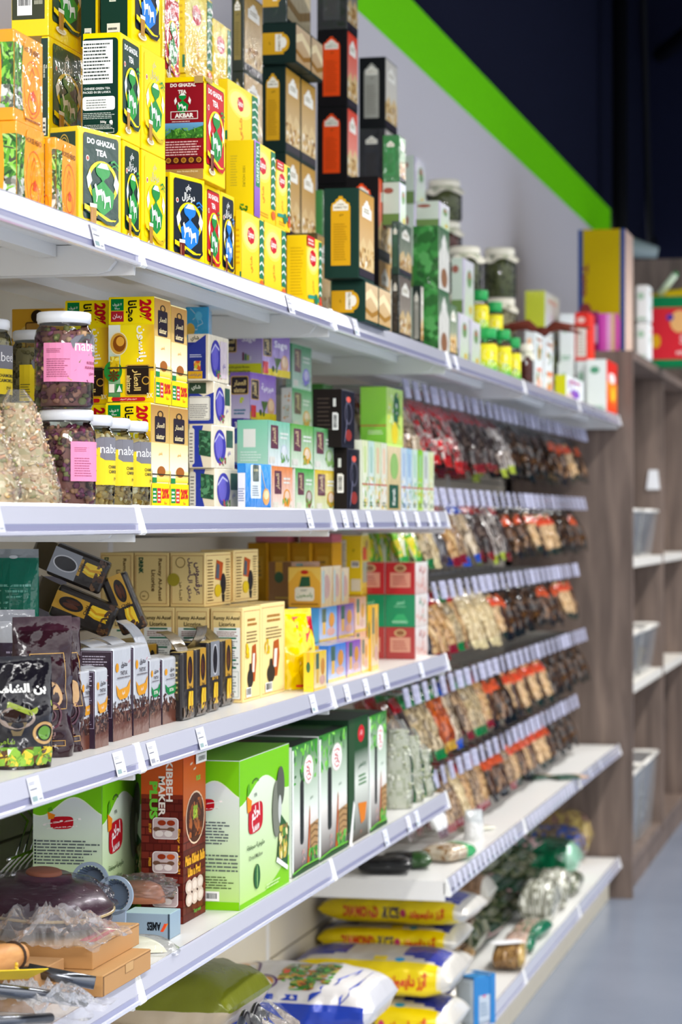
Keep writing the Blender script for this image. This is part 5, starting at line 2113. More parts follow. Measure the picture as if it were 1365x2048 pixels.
tea('tall pale green pack behind the small white ones, lower of two', d_whitegreen, 926, 948, 903, S1, H=.16, d=1.205, mat=FILM, group=WG)
tea('tall pale green pack behind the small white ones, upper of two', d_whitegreen, 926, 948, 903, S1 + .16, H=.16, d=1.205, mat=FILM, group=WG)
tea('small white tea pack with a green dot, nearer of two at the edge', d_whitegreen, 917, 938, None, S1, H=.128, d=1.135, D=.045, mat=FILM, group=WG)
tea('small white tea pack with a green dot, further of two at the edge', d_whitegreen, 940, 961, None, S1, H=.122, d=1.135, D=.045, mat=FILM, group=WG)
# jars with cloth covers
JC = 'cloth-covered preserve jars'
hts = (.14, .14, .14, .135, .135)
z = S1
for i, w_ in enumerate(('lowest', 'second', 'third', 'fourth', 'top')):
    jar('cloth-covered jar of %s, %s of the tall far stack' % ('dark red preserve' if i == 3 else 'green herbs', w_), 889, 1.46, z, .115, hts[i] - .001, 'dark' if i == 3 else 'green', None, 'preserve_jar', 'cloth', JC, 60, seed=i, size=.01)
    z += hts[i]
z = S1
for i, w_ in enumerate(('lowest', 'middle', 'top')):
    jar('cloth-covered herb jar, %s of the stack behind the pale green pack' % w_, 930, 1.33, z, .108, .143, 'green', None, 'preserve_jar', 'cloth', JC, 60, seed=i + 5, size=.01)
    z += .144
z = S1
for i, w_ in enumerate(('lowest', 'middle', 'top')):
    jar('cloth-covered jar of dried green herbs, %s of the stack behind the green-lidded jars' % w_, 1000, 1.34, z, .114, .168, 'herb' if i == 1 else 'green', None, 'preserve_jar', 'cloth', JC, 90, seed=i + 8, size=.01)
    z += .169
# green lidded jars
JG = 'yellow labelled jars with green lids'
LY = (-75, 75, .1, .66, lab_yg)
k = 0
for px, d, lv, dia, h, w_ in ((977, 1.165, 0, .052, .135, 'nearest in the bottom row'), (1006, 1.165, 0, .05, .15, 'second in the bottom row'), (1027, 1.165, 0, .046, .14, 'third in the bottom row'),
                              (961, 1.225, 0, .05, .134, 'half hidden behind the nearest'), (990, 1.225, 0, .05, .134, 'half hidden behind the second'),
                              (961, 1.225, .1345, .05, .13, 'upper row, nearer one'), (990, 1.225, .1345, .05, .118, 'upper row, further one')):
    jar('green-lidded dark jar with a yellow label, ' + w_, px, d, S1 + lv, dia, h, 'dark', LY, 'sauce_jar', 'green', JG, 40, lid_h=.03, seed=k, size=.007)
    k += 1
jar('small clear jar of reddish preserve beside the green-lidded jars', 1053, 1.165, S1, .046, .14, 'dark', None, 'preserve_jar', 'cloth', JC, 40, seed=3, size=.007)
# small cartons towards the far end
WB = 'small white cartons at the far end of the top shelf'
for i, (e, fr) in enumerate(((1072, 1086), (1091, 1107))):
    z = tea('small white carton with an orange dot, bottom row, %s' % ('nearer', 'further')[i], d_whitebox('#f08020', seed=i), e, fr, None, S1, H=.097, d=1.165, D=.035, group=WB)
    tea('small white carton with a green window, upper row, %s' % ('nearer', 'further')[i], d_whitebox('#3a7a4a', '#f0a030', seed=i + 3), e, fr, None, z, H=.098, d=1.165, D=.035, group=WB)
mb = MB()
rd = random.Random(5)
for i in range(13):
    a = rd.uniform(-.5, .5)
    s_ = rd.choice((-1, 1))
    mb.tube([(0, 0, .012), (s_ * .05, .02 * a, .03 + .02 * rd.random()), (s_ * (.1 + .08 * rd.random()), .06 * a, .012 + .03 * rd.random())], [.008, .011, .003], 6, jit('#6a2c1c', rd, .3))
mb.blob((0, 0, .018), (.03, .02, .018), '#5a2418', 8, 6)
tag(mb.build('dried_pod_bunch', 'loose_fill', None, (X_at(1084, 1.18) + .01, 1.182, S1 + .1955), (0, 0, R(-62))), 'bunch of brown dried pods lying on the small white cartons', 'dried pods')
z = S1
for i in range(2): z = tea('white carton stacked under the yellow-green one, %s' % ('lower', 'upper')[i], d_whitebox('#c8d88a', seed=i), 1091, 1119, 1051, z, H=.155, d=1.335, group=WB)
tea('yellow-green carton with a white film front, on a white stack', lambda b: (d_whitebox('#e8d8e0', seed=6)(b), b.E.rect(0, 0, 1, 1, '#c3cc2a')), 1091, 1119, 1051, z, H=.15, d=1.335, mat=FILM, group=WB)
z = tea('tall white carton at the far end, lower of two', d_whitebox('#c8e0d0', seed=8), 1146, 1168, 1116, S1, H=.196, d=1.255, group=WB)
tea('tall white carton at the far end, upper of two', d_whitebox('#e8a8b0', seed=9), 1146, 1168, 1120, z, H=.19, d=1.255, group=WB)
z = tea('white carton under the red and white one', d_whitebox('#b8d8c8', seed=10), 1178, 1190, 1153, S1, H=.206, d=1.2, group=WB)
tea('red and white carton with a pale label, upper row at the far end', d_redpack, 1178, 1190, 1151, z, H=.19, d=1.2, group=WB)
tea('small yellow-green and white carton with a purple flower', lambda b: (d_whitebox('#8a5ab8', '#e88a3a', 11)(b), b.E.rect(0, 0, 1, 1, '#bfc41e')), 1133, 1168, 1111, S1, H=.079, d=1.12, group=WB)
tea('white carton with a bright red side, last on the shelf', d_redwhite, 1214, 1235, 1174, S1, H=.206, d=1.12, group=WB)

# goods on top of the wooden unit
UT = 2.2
carton('tissue_pack', 'dark magenta pack on the wooden unit', 'pack', d_pads, 1197, 1199.5, 1178, UT, H=.165, d=d_at(1197, 9.77), L=.1, group='packs on top of the wooden unit')
carton('tissue_pack', 'pink striped soft pack in front of the big yellow carton', 'pack', d_stripes(['#c83aa8', '#d85ab8', '#e6a8d8', '#d8b48a', '#c84aa0']), 1239, 1242, 1198, UT, H=.158, d=d_at(1239, 9.77), L=.1, bev=.03, group='packs on top of the wooden unit')
carton('display_carton', 'tall yellow carton with blue edges on the wooden unit', 'carton', d_yellowbig, 1251, 1267, 1157, UT, H=.525, d=d_at(1251, 10.0))
for i in range(2):
    carton('white_canister', 'white canister on the wooden unit, %s of two' % ('lower', 'upper')[i], 'canister', d_whitebox('#e0e8e4', seed=i), 1300, 1306, 1271, UT + .162 * i, H=.1605, d=d_at(1300, 10.32), bev=.012)


def d_redcarton(b):
    b.col('#d82a34', '#d42a36', '#e0c020', '#0a7a48')
    E = b.E
    E.rect(0, .84, 1, 1, '#0a7a48')
    E.rect(0, 0, 1, .1, '#0a7a48')
    E.ell(.1, .36, .1, .1, '#e0a81c')
    E.ell(.6, .64, .2, .16, '#e8b070')
    E.ell(.4, .7, .08, .05, '#5a3a9a')
    E.text('S', .66, .38, .12, '#f0c8c4', .2)
    E.text('mini', .66, .2, .07, '#f4d8d4', .34)


carton('snack_carton', 'large red carton with green bands on the wooden unit', 'carton', d_redcarton, 1398, 1404, 1303, UT, H=.31, d=d_at(1398, 10.75))
mb = MB()
mb.tube([(0, 0, 0), (0, -.07, .09)], .016, 10, '#c8dcc4')
mb.tube([(0, -.069, .088), (0, -.078, .1)], .012, 10, '#3a8a4a')
tag(mb.build('tube_pack', 'plastic_moulded', None, (10.85, d_at(1345, 10.8) + .06, UT + .3105 + .016), (0, 0, 0)), 'pale green tube leaning above the red carton', 'tube')
o = sack('snack_bag', .24, .14, .05, lambda u, v: '#d8c01e', 91, None, 'foil_pouch', (10.98, d_at(1352, 10.95), UT + .311), (0, R(-8), R(-90)), 16, 16, .08)
tag(o, 'yellow bag lying on the large red carton', 'bag')


# ------------------------------------------------------------------ second shelf: herb jars and herb tea cartons
JB, JY = 'rose bud jars on the second shelf', 'chamomile jars on the second shelf'
PK, PK2, LYW = (-42, 150, .27, .77, lab_pink), (8, 190, .27, .77, lab_pink_far), (-22, 150, .25, .76, lab_yellow)
jar('glass jar of rose buds with a pink label, on top of its twin', 128, 1.185, S2 + .1432, .085, .139, 'rose', PK, 'herb_jar', 'white', JB, 420, seed=1, size=.0075)
jar('glass jar of rose buds with a pink label, standing on the shelf', 133, 1.185, S2, .085, .1425, 'rose', PK2, 'herb_jar', 'white', JB, 420, seed=2, size=.0075)
for i, px in enumerate((173, 210, 247)):
    jar('chamomile jar with a yellow label, %s beside the rose bud jars' % ('nearest', 'middle', 'furthest')[i], px, 1.185, S2, .084, (.138, .137, .136)[i], 'chamomile', LYW, 'herb_jar', 'white', JY, 380, seed=3 + i, size=.006)
for i, (px, w_) in enumerate(((74, 'behind the rose bud jars'), (-32, 'behind the herb bags'), (145, 'hidden behind the rose bud jars'))):
    for lv in (0, 1):
        jar('chamomile jar with a yellow label %s, %s of two' % (w_, ('lower', 'upper')[lv]), px, 1.352, S2 + .1425 * lv, .084, .142, 'herb' if i < 2 else 'chamomile', (-40, 130, .2, .72, lab_yellow), 'herb_jar', 'white', JY, 160, seed=i)


def bag_of_bits(label, px, d, z, W_, H, T, kind, seed, yawd, n=520, size=.007, group=None, top=.38, slant=.0):
    """clear tied bag, wide at the foot and narrowing upwards, filled with loose pieces"""
    X = X_at(px, d)
    root = empty('herb_bag', (X, d, z + .0003), (0, 0, yawd))
    tag(root, label, 'bag', group)
    rd = random.Random(seed)
    off = seed * 4.7

    def surf(u, v, k):
        a = 2 * math.pi * u
        b = (1 - (1 - top) * v ** 1.2) * (1 if v < .9 else 1 - (v - .9) * 4) * (.86 + .14 * min(1, v / .12))
        q = 1 + .09 * noise.noise(Vector((math.cos(a) * 1.6 + off, math.sin(a) * 1.6, v * 3))) + .03 * noise.noise(Vector((math.cos(a) * 5 + off, math.sin(a) * 5, v * 9)))
        return Vector((k * q * b * W_ / 2 * spow(math.cos(a), .7) + slant * v, k * q * b * T / 2 * spow(math.sin(a), .7), max(.0006, v * H)))
    mb = MB()
    mb.quadgrid(lambda u, v: surf(u, v, 1), 36, 26, '#ffffff')
    mb.build('clear_wrap', 'clear_film', root)
    cols = FILLS[kind]
    mb = MB()
    mb.quadgrid(lambda u, v: surf(u, v * .88 + .004, .9), 26, 18, lambda u, v: mixc(cols[0], cols[1 + int(7 * abs(math.sin(u * 40 + v * 23))) % (len(cols) - 1)], .5))
    mb.add([surf(i / 26, .884, .9) for i in range(26)], [list(range(26))], C(cols[0]))
    fo = mb.build('contents', 'loose_fill', root)
    mb = MB()
    for i in range(n):
        p = surf(rd.random(), rd.uniform(.02, .88), .92)
        s_ = size * rd.uniform(.5, 1.3)
        p.z = max(p.z, s_)
        mb.blob(p, (s_, s_ * rd.uniform(.25, .5), s_ * rd.uniform(.2, .4)), jit(rd.choice(cols), rd, .18), 5, 3, rd)
    mb.build('loose_herbs', 'loose_fill', fo)
    return root


FILLS['petal'] = ['#dccaa4', '#cdb68e', '#ecdfc4', '#bfa07c', '#b8975f', '#c89a78', '#d8ba94', '#9a9a68', '#e4d4b4', '#c9a89a']
bag_of_bits('clear bag of pale dried petals leaning against the rose bud jars', 62, 1.19, S2, .098, .165, .075, 'petal', 3, R(-70), slant=-.02)
bag_of_bits('clear bag of pale dried petals at the left edge of the second shelf', -26, 1.18, S2, .1, .17, .075, 'petal', 5, R(-70), slant=-.02)

HC = 'herb_tea_carton'
G2 = 'herb tea cartons on the second shelf'


def herb(label, design, *a, **k):
    k.setdefault('group', G2)
    return carton(HC, label, 'herb tea carton', design, *a, **k)


z = S2
for i in range(3): z = herb('gold sunburst carton behind the jars, %s of three' % ('bottom', 'middle', 'top')[i], d_goldsun, 128, 160, 23, z, H=.116, d=1.41)
z = herb('bright yellow three-pack with a red 20% print, nearest of the lower ones', d_alattar(seed=1), 302, 338, 211, S2, H=.1695, d=1.165)
herb('bright yellow three-pack with a red 20% print, nearest of the upper ones', d_alattar(seed=2), 309, 341, 217, z, H=.1705, d=1.165)
z = herb('bright yellow three-pack beyond the nearest lower one', d_alattar(seed=3), 339, 376, None, S2, H=.1695, d=1.165, D=.072)
herb('bright yellow three-pack beyond the nearest upper one', d_alattar(seed=4), 342, 374, None, z, H=.165, d=1.165, D=.072)
z = herb('bright yellow three-pack tucked behind the nearest lower one', d_alattar(seed=5), 216, 245, 128, S2, H=.1695, d=1.252)
herb('bright yellow three-pack tucked behind the nearest upper one', d_alattar(seed=6), 217, 247, 130, z, H=.169, d=1.252)
BL = 'navy and cream herb tea cartons'
z = S2
for i, (e, fr, l, h, v, w_) in enumerate(((430, 480, 378, .0755, 2, 'bottom'), (424, 470, 377, .0775, 2, 'second'), (428, 463, 377, .077, 1, 'third'), (418, 458, 375, .083, 0, 'fourth'))):
    z = herb('navy and cream herb tea carton, %s of its stack' % w_, d_blueherb(v, i), e, fr, l, z, H=h, d=1.2, mat=FILM, group=BL, L=.13)
herb('turquoise carton on top of the navy and cream stack', d_cyan, 418, 424, 374, z, H=.06, d=1.24, L=.1, mat=FILM)
SG = 'purple sage tea cartons'
z = S2
for i, (e, fr, l, h, v, d, w_) in enumerate(((488, 530, 462, .093, 2, 1.275, 'bottom'), (488, 530, 463, .092, 2, 1.275, 'second'), (500, 552, 459, .094, 1, 1.275, 'third'), (524, 580, 440, .0925, 0, 1.275, 'top'))):
    z = herb('purple herb tea carton, %s of the purple stack' % w_, d_sage(v, i), e, fr, l, z, H=h, d=d, mat=FILM, group=SG, L=.155)
herb('sky blue carton jutting out at the front under the purple stack', d_sky, 491, 542, 474, S2, H=.0855, d=1.16, L=.115, mat=FILM)
HG = 'green herb tea cartons'
z = S2
for i in range(3): z = herb('mint green carton with a white end, %s of three behind the herbal row' % ('bottom', 'middle', 'top')[i], d_herbtea('#3f9a62', '#c8e8d0', '#e8a84a', i), 584, 624, 562, z, H=.0925, d=1.325, mat=FILM, group=HG)
herb('green carton on top of the mint green stack', d_herbtea('#3a9a68', '#7ac09a', '#8a7ae8', 4, False), 584, 623, 572, z, H=.1, d=1.33, mat=FILM, group=HG)
row1 = ((544, 585, '#f08a3a', '#f6e6d8', '#f0a030', 'orange'), (591, 628, '#3fae3a', '#e0eec8', '#8a5a3a', 'leaf green'), (630, 674, '#e8c41a', '#a8cc5a', '#d89a1a', 'yellow and green'))
row2 = ((536, 580, '#7ac8a8', '#e6ecee', '#c8d8e0', 'pale mint'), (582, 626, '#5aac3a', '#d0e8c0', '#e8b03a', 'green with a tea cup'), (628, 670, '#3a9a4a', '#d8ecc8', '#9ac86a', 'deep green'))
for (a, b) in zip(row1, row2):
    z = herb('%s herbal carton with a dark plaque, bottom row' % a[5], d_herbtea(a[2], a[3], a[4], a[0]), a[0], a[1], a[0] - 8, S2, H=.0855, d=1.165, D=.06, mat=FILM, group=HG)
    herb('%s herbal carton with a dark plaque, upper row' % b[5], d_herbtea(b[2], b[3], b[4], b[0], False), b[0], b[1], b[0] - 8, z, H=.086, d=1.165, D=.06, mat=FILM, group=HG)
z = S2
for i in range(2): z = herb('dark green film carton at the back behind the black ones, %s of two' % ('lower', 'upper')[i], d_herbtea('#3f8a34', '#b8d88a', '#e8e0a0', 7, False, '#2a5a2a'), 646, 666, 623, z, H=(.165, .16)[i], d=1.42, mat=FILM, group=HG)
z = herb('black carton with a blue-grey front, lower of two', d_black, 695, 721, 672, S2, H=.1335, d=1.135, D=.066)
herb('black carton with a blue-grey front, upper of two', d_black, 684, 710, 626, z, H=.121, d=1.135)
SL = 'slim pastel tea cartons'
cs = [('#e8f0c0', '#f4f8e8', '#b8d83a'), ('#c8e4d8', '#eef6ee', '#6ab89a'), ('#d8e8b0', '#f2f2e8', '#e0a04a'), ('#e6ead0', '#f0ead8', '#f0b87a')]
for i, e in enumerate((724.5, 737, 750, 762.5)):
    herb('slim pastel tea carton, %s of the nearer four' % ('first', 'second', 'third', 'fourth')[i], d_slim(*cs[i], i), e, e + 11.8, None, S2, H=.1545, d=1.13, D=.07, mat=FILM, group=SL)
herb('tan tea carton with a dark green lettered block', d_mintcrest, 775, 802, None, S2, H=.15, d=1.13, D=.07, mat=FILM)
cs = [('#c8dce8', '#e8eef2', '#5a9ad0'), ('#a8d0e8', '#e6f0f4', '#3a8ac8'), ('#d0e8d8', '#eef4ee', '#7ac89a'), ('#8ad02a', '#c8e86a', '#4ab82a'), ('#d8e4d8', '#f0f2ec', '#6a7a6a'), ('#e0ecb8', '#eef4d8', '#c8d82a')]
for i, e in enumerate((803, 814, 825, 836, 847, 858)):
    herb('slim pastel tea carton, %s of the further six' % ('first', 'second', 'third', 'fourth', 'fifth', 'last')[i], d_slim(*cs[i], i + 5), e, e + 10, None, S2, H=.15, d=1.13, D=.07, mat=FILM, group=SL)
z = herb('lime green carton behind the slim ones, lower of two', d_bigmint, 773, 806, 722, S2, H=.167, d=1.207, group='lime green cartons')
herb('lime green carton standing above the slim pastel row', d_bigmint, 773, 806, 721, z, H=.135, d=1.207, group='lime green cartons', mat=FILM)

# ------------------------------------------------------------------ third shelf: coffee, licorice, boxed sweets
CG = 'coffee packs on the third shelf'


def flap(root, w, h, tilt, x=0, y=0, z=0, c1='#c9ccd2', c2='#9a9ea8', t=.0012, bend=.35):
    mb = MB()

    def f(u, v, s_):
        a = tilt + bend * v * v
        return ((u - .5) * w + x, y + math.sin(a) * h * v - s_ * t, z + math.cos(a) * h * v)
    for s_ in (0, 1): mb.quadgrid(lambda u, v: f(u, v, s_), 5, 6, lambda u, v: c1 if (s_ == 0 and .34 < u < .66) else c2, True, s_ == 1)
    mb.build('folded_flap', 'foil_pouch', root)


def brick(label, design, e, far, left, yt, yb, flapc=('#c9ccd2', '#b4b8c0'), fl=None, d=None, D=None, zb=S3, H=None, group=CG, L=None):
    carton('coffee_pack', label, 'coffee pack', design, e, far, left, zb, yt, H, d, yb, L, D, group, 'foil_pouch', .005)
    o, L_, D_, H_ = LASTBOX[0]
    if fl is None: fl = (.0, .022, 1.25)
    flap(o, L_ * .9, fl[1], fl[2], 0, fl[0], H_ - .001, *flapc)
    return o


gold, sil = ('#c8982e', '#5a4c30'), ('#d4d6dc', '#bcc0c8')
brick('small silver coffee pack with an orange ribbon, nearer of the low pair', d_coffee('silver', '#e8a020', 1), 160, 189, 145, 1343, 1503, sil)
brick('small silver coffee pack with an orange ribbon, further of the low pair', d_coffee('silver', '#e8a020', 2), 190, 217, None, 1338, 1498, sil, D=.04)
brick('large silver coffee pack with a purple text panel on its end', d_coffee('silver', '#e8a020', 3), 226, 264, 158, 1296, 1484, sil, (.01, .045, 1.1))
brick('large silver coffee pack with an orange ribbon beside the purple panelled one', d_coffee('silver', '#e8a020', 4), 267, 298, None, 1290, 1472, sil, (.01, .04, 1.0), D=.055)
brick('silver coffee pack with a green ribbon and a tall upright flap', d_coffee('silver', '#0c8a44', 5), 299, 322, None, 1318, 1457, sil, (-.005, .075, .25), D=.045)
brick('silver coffee pack with a green ribbon, further one', d_coffee('silver', '#0c8a44', 6), 325, 358, None, 1316, 1450, sil, D=.045)
brick('black and gold coffee pack with yellow pods, nearest', d_coffee('gold', seed=7), 366, 391, 337, 1304, 1443, gold, (.0, .05, .5))
brick('black and gold coffee pack with yellow pods, second', d_coffee('gold', seed=8), 393, 416, None, 1298, 1435, gold, (.0, .045, -.9), D=.05)
brick('silver and black coffee pack with yellow pods', d_coffee_black, 418, 440, None, 1284, 1426, sil, (.0, .03, 1.2), D=.05)
brick('black and gold coffee pack with yellow pods, furthest', d_coffee('gold', seed=9), 444, 467, None, 1281, 1415, gold, (.0, .055, .75), D=.05)
# second row
for i, (e, w_) in enumerate(((120, 'first'), (175, 'second'), (232, 'third'), (285, 'fourth'))):
    brick('dark coffee pack in the back row, %s from the near end' % w_, d_coffee('gold' if i % 2 else 'silver', '#e8a020', 11 + i), e, e + 34, None, None, None, gold if i % 2 else sil, (.0, .03, .9), d=1.285, D=.06, H=(.15, .13, .12, .12)[i])


def loose_brick(label, design, L_, D_, H_, loc, rot, flapc=None):
    b = Box(L_, D_, H_)
    design(b)
    out = MB()
    out.rbox(L_, D_, H_, .005, b.cols)
    k = len(out.v)
    out.v += b.mb.v
    out.f += [[k + i for i in f] for f in b.mb.f]
    out.c += b.mb.c
    out.sm += b.mb.sm
    o = out.build('coffee_pack', 'foil_pouch', None, loc, rot)
    tag(o, label, 'coffee pack', CG)
    if flapc: flap(o, L_ * .9, .06, .5, 0, 0, H_ - .001, *flapc)
    return o




def aim(zdir, ydir):
    z = Vector(zdir).normalized()
    y = Vector(ydir)
    y = (y - z * y.dot(z)).normalized()
    x = y.cross(z)
    return Matrix((x, y, z)).transposed().to_euler()


def P3(px, py, d):
    zc = zc_at(px, d)
    return Vector((X_at(px, d), d, CAMH + (YV - py) * zc / F))


loose_brick('dark brown coffee pack with yellow pods lying across the back row', d_coffee('gold', seed=21), .055, .045, .105, P3(228, 1245, 1.275), aim((-.25, .9, .38), (1, .2, 0)), gold)
loose_brick('silver and black coffee pack lying above the brown one', d_coffee_black, .055, .045, .095, P3(212, 1158, 1.292), aim((-.25, .9, .38), (1, .2, 0)), gold)
loose_brick('slim black and gold coffee pack leaning on the licorice cartons', d_coffee('gold', seed=23), .045, .03, .1, P3(272, 1262, 1.25), aim((-.1, .36, .92), (1, .2, 0)))

# pouches at the near end
PP = 'coffee pouches on the third shelf'


def pouchthing(label, px, py, W_, H, T, colf, seed, yawd, paint=None, zb=S3, d=None, name='coffee_pouch', cat='coffee pouch', group=PP, mat='foil_crinkled', wr=.007, nu=30, nv=40, gus=True, neck=.12):
    if d is None: d = d_base(px, py, zb)
    X = X_at(px, d)
    o = pouch(name, W_, H, T, colf, seed, nu, nv, gus, wr, mat, paint, .06, (X, d, zb + .0004), (0, 0, yawd), neck=neck)
    return tag(o, label, cat, group)


def prune(P):
    P.frame(.2, .34, .8, .74, .001, '#c89a4a')
    P.ell(.5, .44, .22, .1, '#c8a070')
    P.ring(.5, .3, .2, .1, .16, '#5a3440')
    P.ring(.5, .3, .1, .05, .2, '#5a3440')
    P.text('بن', .5, .16, .06, '#8a6a6a', .3)
    P.frame(.26, .08, .74, .12, .0008, '#c89a4a')


def shami(P):
    P.text('بن الشامي', .46, .7, .12, '#f2f2ec', None, 0, .05, w=.8)
    P.band([(.05, .52), (.3, .58), (.6, .5), (.95, .58)], .05, '#8a9a3a')
    P.ell(.4, .46, .26, .1, '#8a7a70')
    P.ell(.4, .48, .2, .06, '#2a1c18')
    P.poly([(.26, .42), (.54, .42), (.46, .3), (.34, .3)], '#6a5a3a')
    P.ring(.8, .32, .18, .1, .25, '#b8925a')
    P.ell(.8, .32, .1, .06, '#5a8a2a')
    P.text('شامي', .25, .24, .08, '#7a9a2a', .3)
    P.flecks(.05, .03, .95, .2, 40, ['#6a9a2a', '#8ab83a', '#e8c83a', '#5a3a1a'], .012, 4)


pouchthing('black coffee pouch with white lettering and green leaves', 36, 1530, .1, .152, .055, lambda u, v, f: '#15131a' if v > .1 else '#241a14', 1, R(-52), shami, d=1.178)
pouchthing('shiny dark purple coffee pouch with gold frames, nearer of two', 84, 1512, .1, .2, .05, lambda u, v, f: '#2a1019' if v < .9 else '#361824', 2, R(-42), prune, d=1.2)
pouchthing('shiny dark purple coffee pouch with gold frames, further of two', 123, 1505, .07, .195, .05, lambda u, v, f: '#290f18' if v < .9 else '#361824', 3, R(-34), prune, d=1.2)


def teal(P):
    P.rect(.02, .04, .98, .93, '#0a7a62')
    P.lines(.08, .5, .92, .82, 10, '#7ac8b4', 3, .4)
    P.lines(.08, .1, .92, .46, 12, '#5ab09a', 4, .35)
    P.ell(.42, .955, .1, .01, '#d8dce0')


pouchthing('teal coffee pouch with rows of small print and a silver edge', 34, 0, .075, .29, .06, lambda u, v, f: '#0a7a62' if (f and v < .94) else '#9aa0a4', 4, R(-72), teal, d=1.42)
pouchthing('silver and violet pouch lying against the teal one', 8, 0, .1, .2, .05, lambda u, v, f: '#b4b6be' if v > .8 else '#4a3a52', 5, R(-65), lambda P: P.lines(.1, .3, .9, .75, 9, '#b8b0c8', 3, .4), d=1.345)
pouchthing('grey pouch with a red flash behind the lying coffee packs', 92, 0, .075, .24, .05, lambda u, v, f: '#8a8690', 6, R(-65), lambda P: P.poly([(.1, .7), (.8, .8), (.8, .84), (.1, .74)], '#c83a4a'), d=1.45)
pouchthing('silver topped pouch between the purple pouch and the low silver packs', 60, 0, .1, .185, .045, lambda u, v, f: '#c4c6cc' if v > .82 else '#3a2a40', 7, R(-60), lambda P: P.lines(.1, .5, .9, .78, 7, '#a89cb4', 4, .4), d=1.29)

# licorice cartons
LC, G3 = 'licorice_carton', 'tan licorice drink cartons'


def lic(label, var, e, far, left, zb, **k):
    return carton(LC, label, 'licorice carton', d_licorice(var, e), e, far, left, zb, group=G3, **k)


zl = lic('tan licorice carton with a white facts panel, front of the lower row', 'facts', 486, 521, 421, S3, H=.176, d=1.19)
lic('tan licorice carton beyond the facts panel one, lower row', 'facts', 522, 570, None, S3, H=.178, d=1.19, D=.063)
dd, Xl = 1.19 + .0655, X_at(486, 1.19)
for i, (l, w_) in enumerate((('second', 'second in depth'), ('third', 'third in depth'), ('fourth', 'fourth in depth'))):
    e = 682.5 + F * (Xl * SA - dd * CA) / (Xl * CA + dd * SA)
    lic('tan licorice carton with a facts panel, lower row, %s' % w_, 'facts2' if i == 2 else 'facts', e, None, None, S3, H=.1755, d=dd, D=.066, L=.15)
    dd += .0665
for i, (e, fr, l, v, w_) in enumerate(((410, 467, 340, 'arab', 'with large lettering, front of the upper row'), (338, 396, 268, 'side', 'lying on its side, second in the upper row'), (266, 325, 200, 'side', 'lying on its side, third in the upper row'))):
    d = (1.268, 1.338, 1.408)[i]
    lic('tan licorice carton %s' % w_, v, e, None, l, zl, H=.101, d=d, L=.185)
lic('tan licorice carton beyond the large lettered one, upper row', 'arab', 468, 517, None, zl + .002, H=.102, d=1.262, D=.068)

BX, G4 = 'sweets_carton', 'boxed teas and sweets on the third shelf'


def swt(label, design, *a, **k):
    k.setdefault('group', G4)
    return carton(BX, label, 'sweets carton', design, *a, **k)


dk = 1.31
for i, (e, w_) in enumerate(((665, 'nearest the front'), (620, 'second in depth'), (577, 'third in depth'), (534, 'at the back'))):
    z = swt('dark gold carton, lower row, %s' % w_, d_gold4, e, None, None, S3, H=.155, d=dk, D=.047, L=.1)
    z = swt('dark gold carton, upper row, %s' % w_, d_gold4, e, None, None, z, H=.13, d=dk, D=.047, L=.1)
    if i in (0, 2): swt('flat pink carton lying on the dark gold ones, %s' % ('nearer the front', 'at the back')[i // 2], plain('#b8606a', '#c0707a', '#d08a90'), e, None, None, z, H=.02, d=dk, D=.08, L=.1)
    dk += .0475
z = swt('plain yellow carton under the tall yellow one', d_gold4, 724, 739, 672, S3, H=.158, d=1.275)
swt('tall yellow carton with an orange price sticker', d_yellowtall, 724, 740, 670, z, H=.143, d=1.275, mat=FILM)
z = S3
for a in ((655, 675, .0745, d_tin('#3a8ad0', '#5ab4e8', 1), 'blue carton with a sun print, bottom'), (638, 674, .0745, d_tin('#4a9ad8', '#7ac8e8', 2), 'sky blue carton with a gold band, middle')):
    z = swt(a[4] + ' of the jasmine stack', a[3], a[0] if a[0] != 655 else 640, a[1], 576 if a[0] != 655 else 580, z, H=a[2], d=1.225, mat=FILM)
swt('cream carton with a green emblem and lettering, nearest of the jasmine row', d_jasmine, 642, 665, 577, z, H=.088, d=1.225, mat=FILM)
swt('cream carton with a green emblem beyond the nearest one', d_jasmine, 666, 682, None, z, H=.088, d=1.225, D=.06, mat=FILM)
z1 = swt('violet carton with a flower print, lower', d_tin('#8a5ab0', '#a88ad0', 3), 677, 708, None, S3, H=.0745, d=1.225, D=.06, mat=FILM)
z1 = swt('violet carton with a flower print, middle row', d_tin('#8a5ab0', '#a88ad0', 4), 677, 708, None, z1, H=.0745, d=1.225, D=.06, mat=FILM)
swt('cream carton with a green emblem, furthest of the jasmine row', d_jasmine, 683, 698, None, z1, H=.082, d=1.225, D=.06, mat=FILM)
z1 = swt('pale orange carton beyond the violet ones, lower', d_tin('#e8b08a', '#f0d0a8', 5), 710, 732, None, S3, H=.08, d=1.225, D=.05, mat=FILM)
swt('pale orange carton beyond the violet ones, upper', d_tin('#e8a07a', '#f0c8a0', 6), 710, 732, None, z1, H=.08, d=1.225, D=.05, mat=FILM)
z1 = swt('brown film-wrapped carton behind the jasmine row, lower', d_tin('#9a6a3a', '#8a6a4a', 7), 583, 640, 530, S3, H=.155, d=1.32, D=None, mat=FILM, L=.1)
swt('brown film-wrapped carton behind the jasmine row, upper', d_tin('#9a6a3a', '#a87a4a', 8), 583, 640, 531, z1, H=.09, d=1.32, mat=FILM, L=.1)
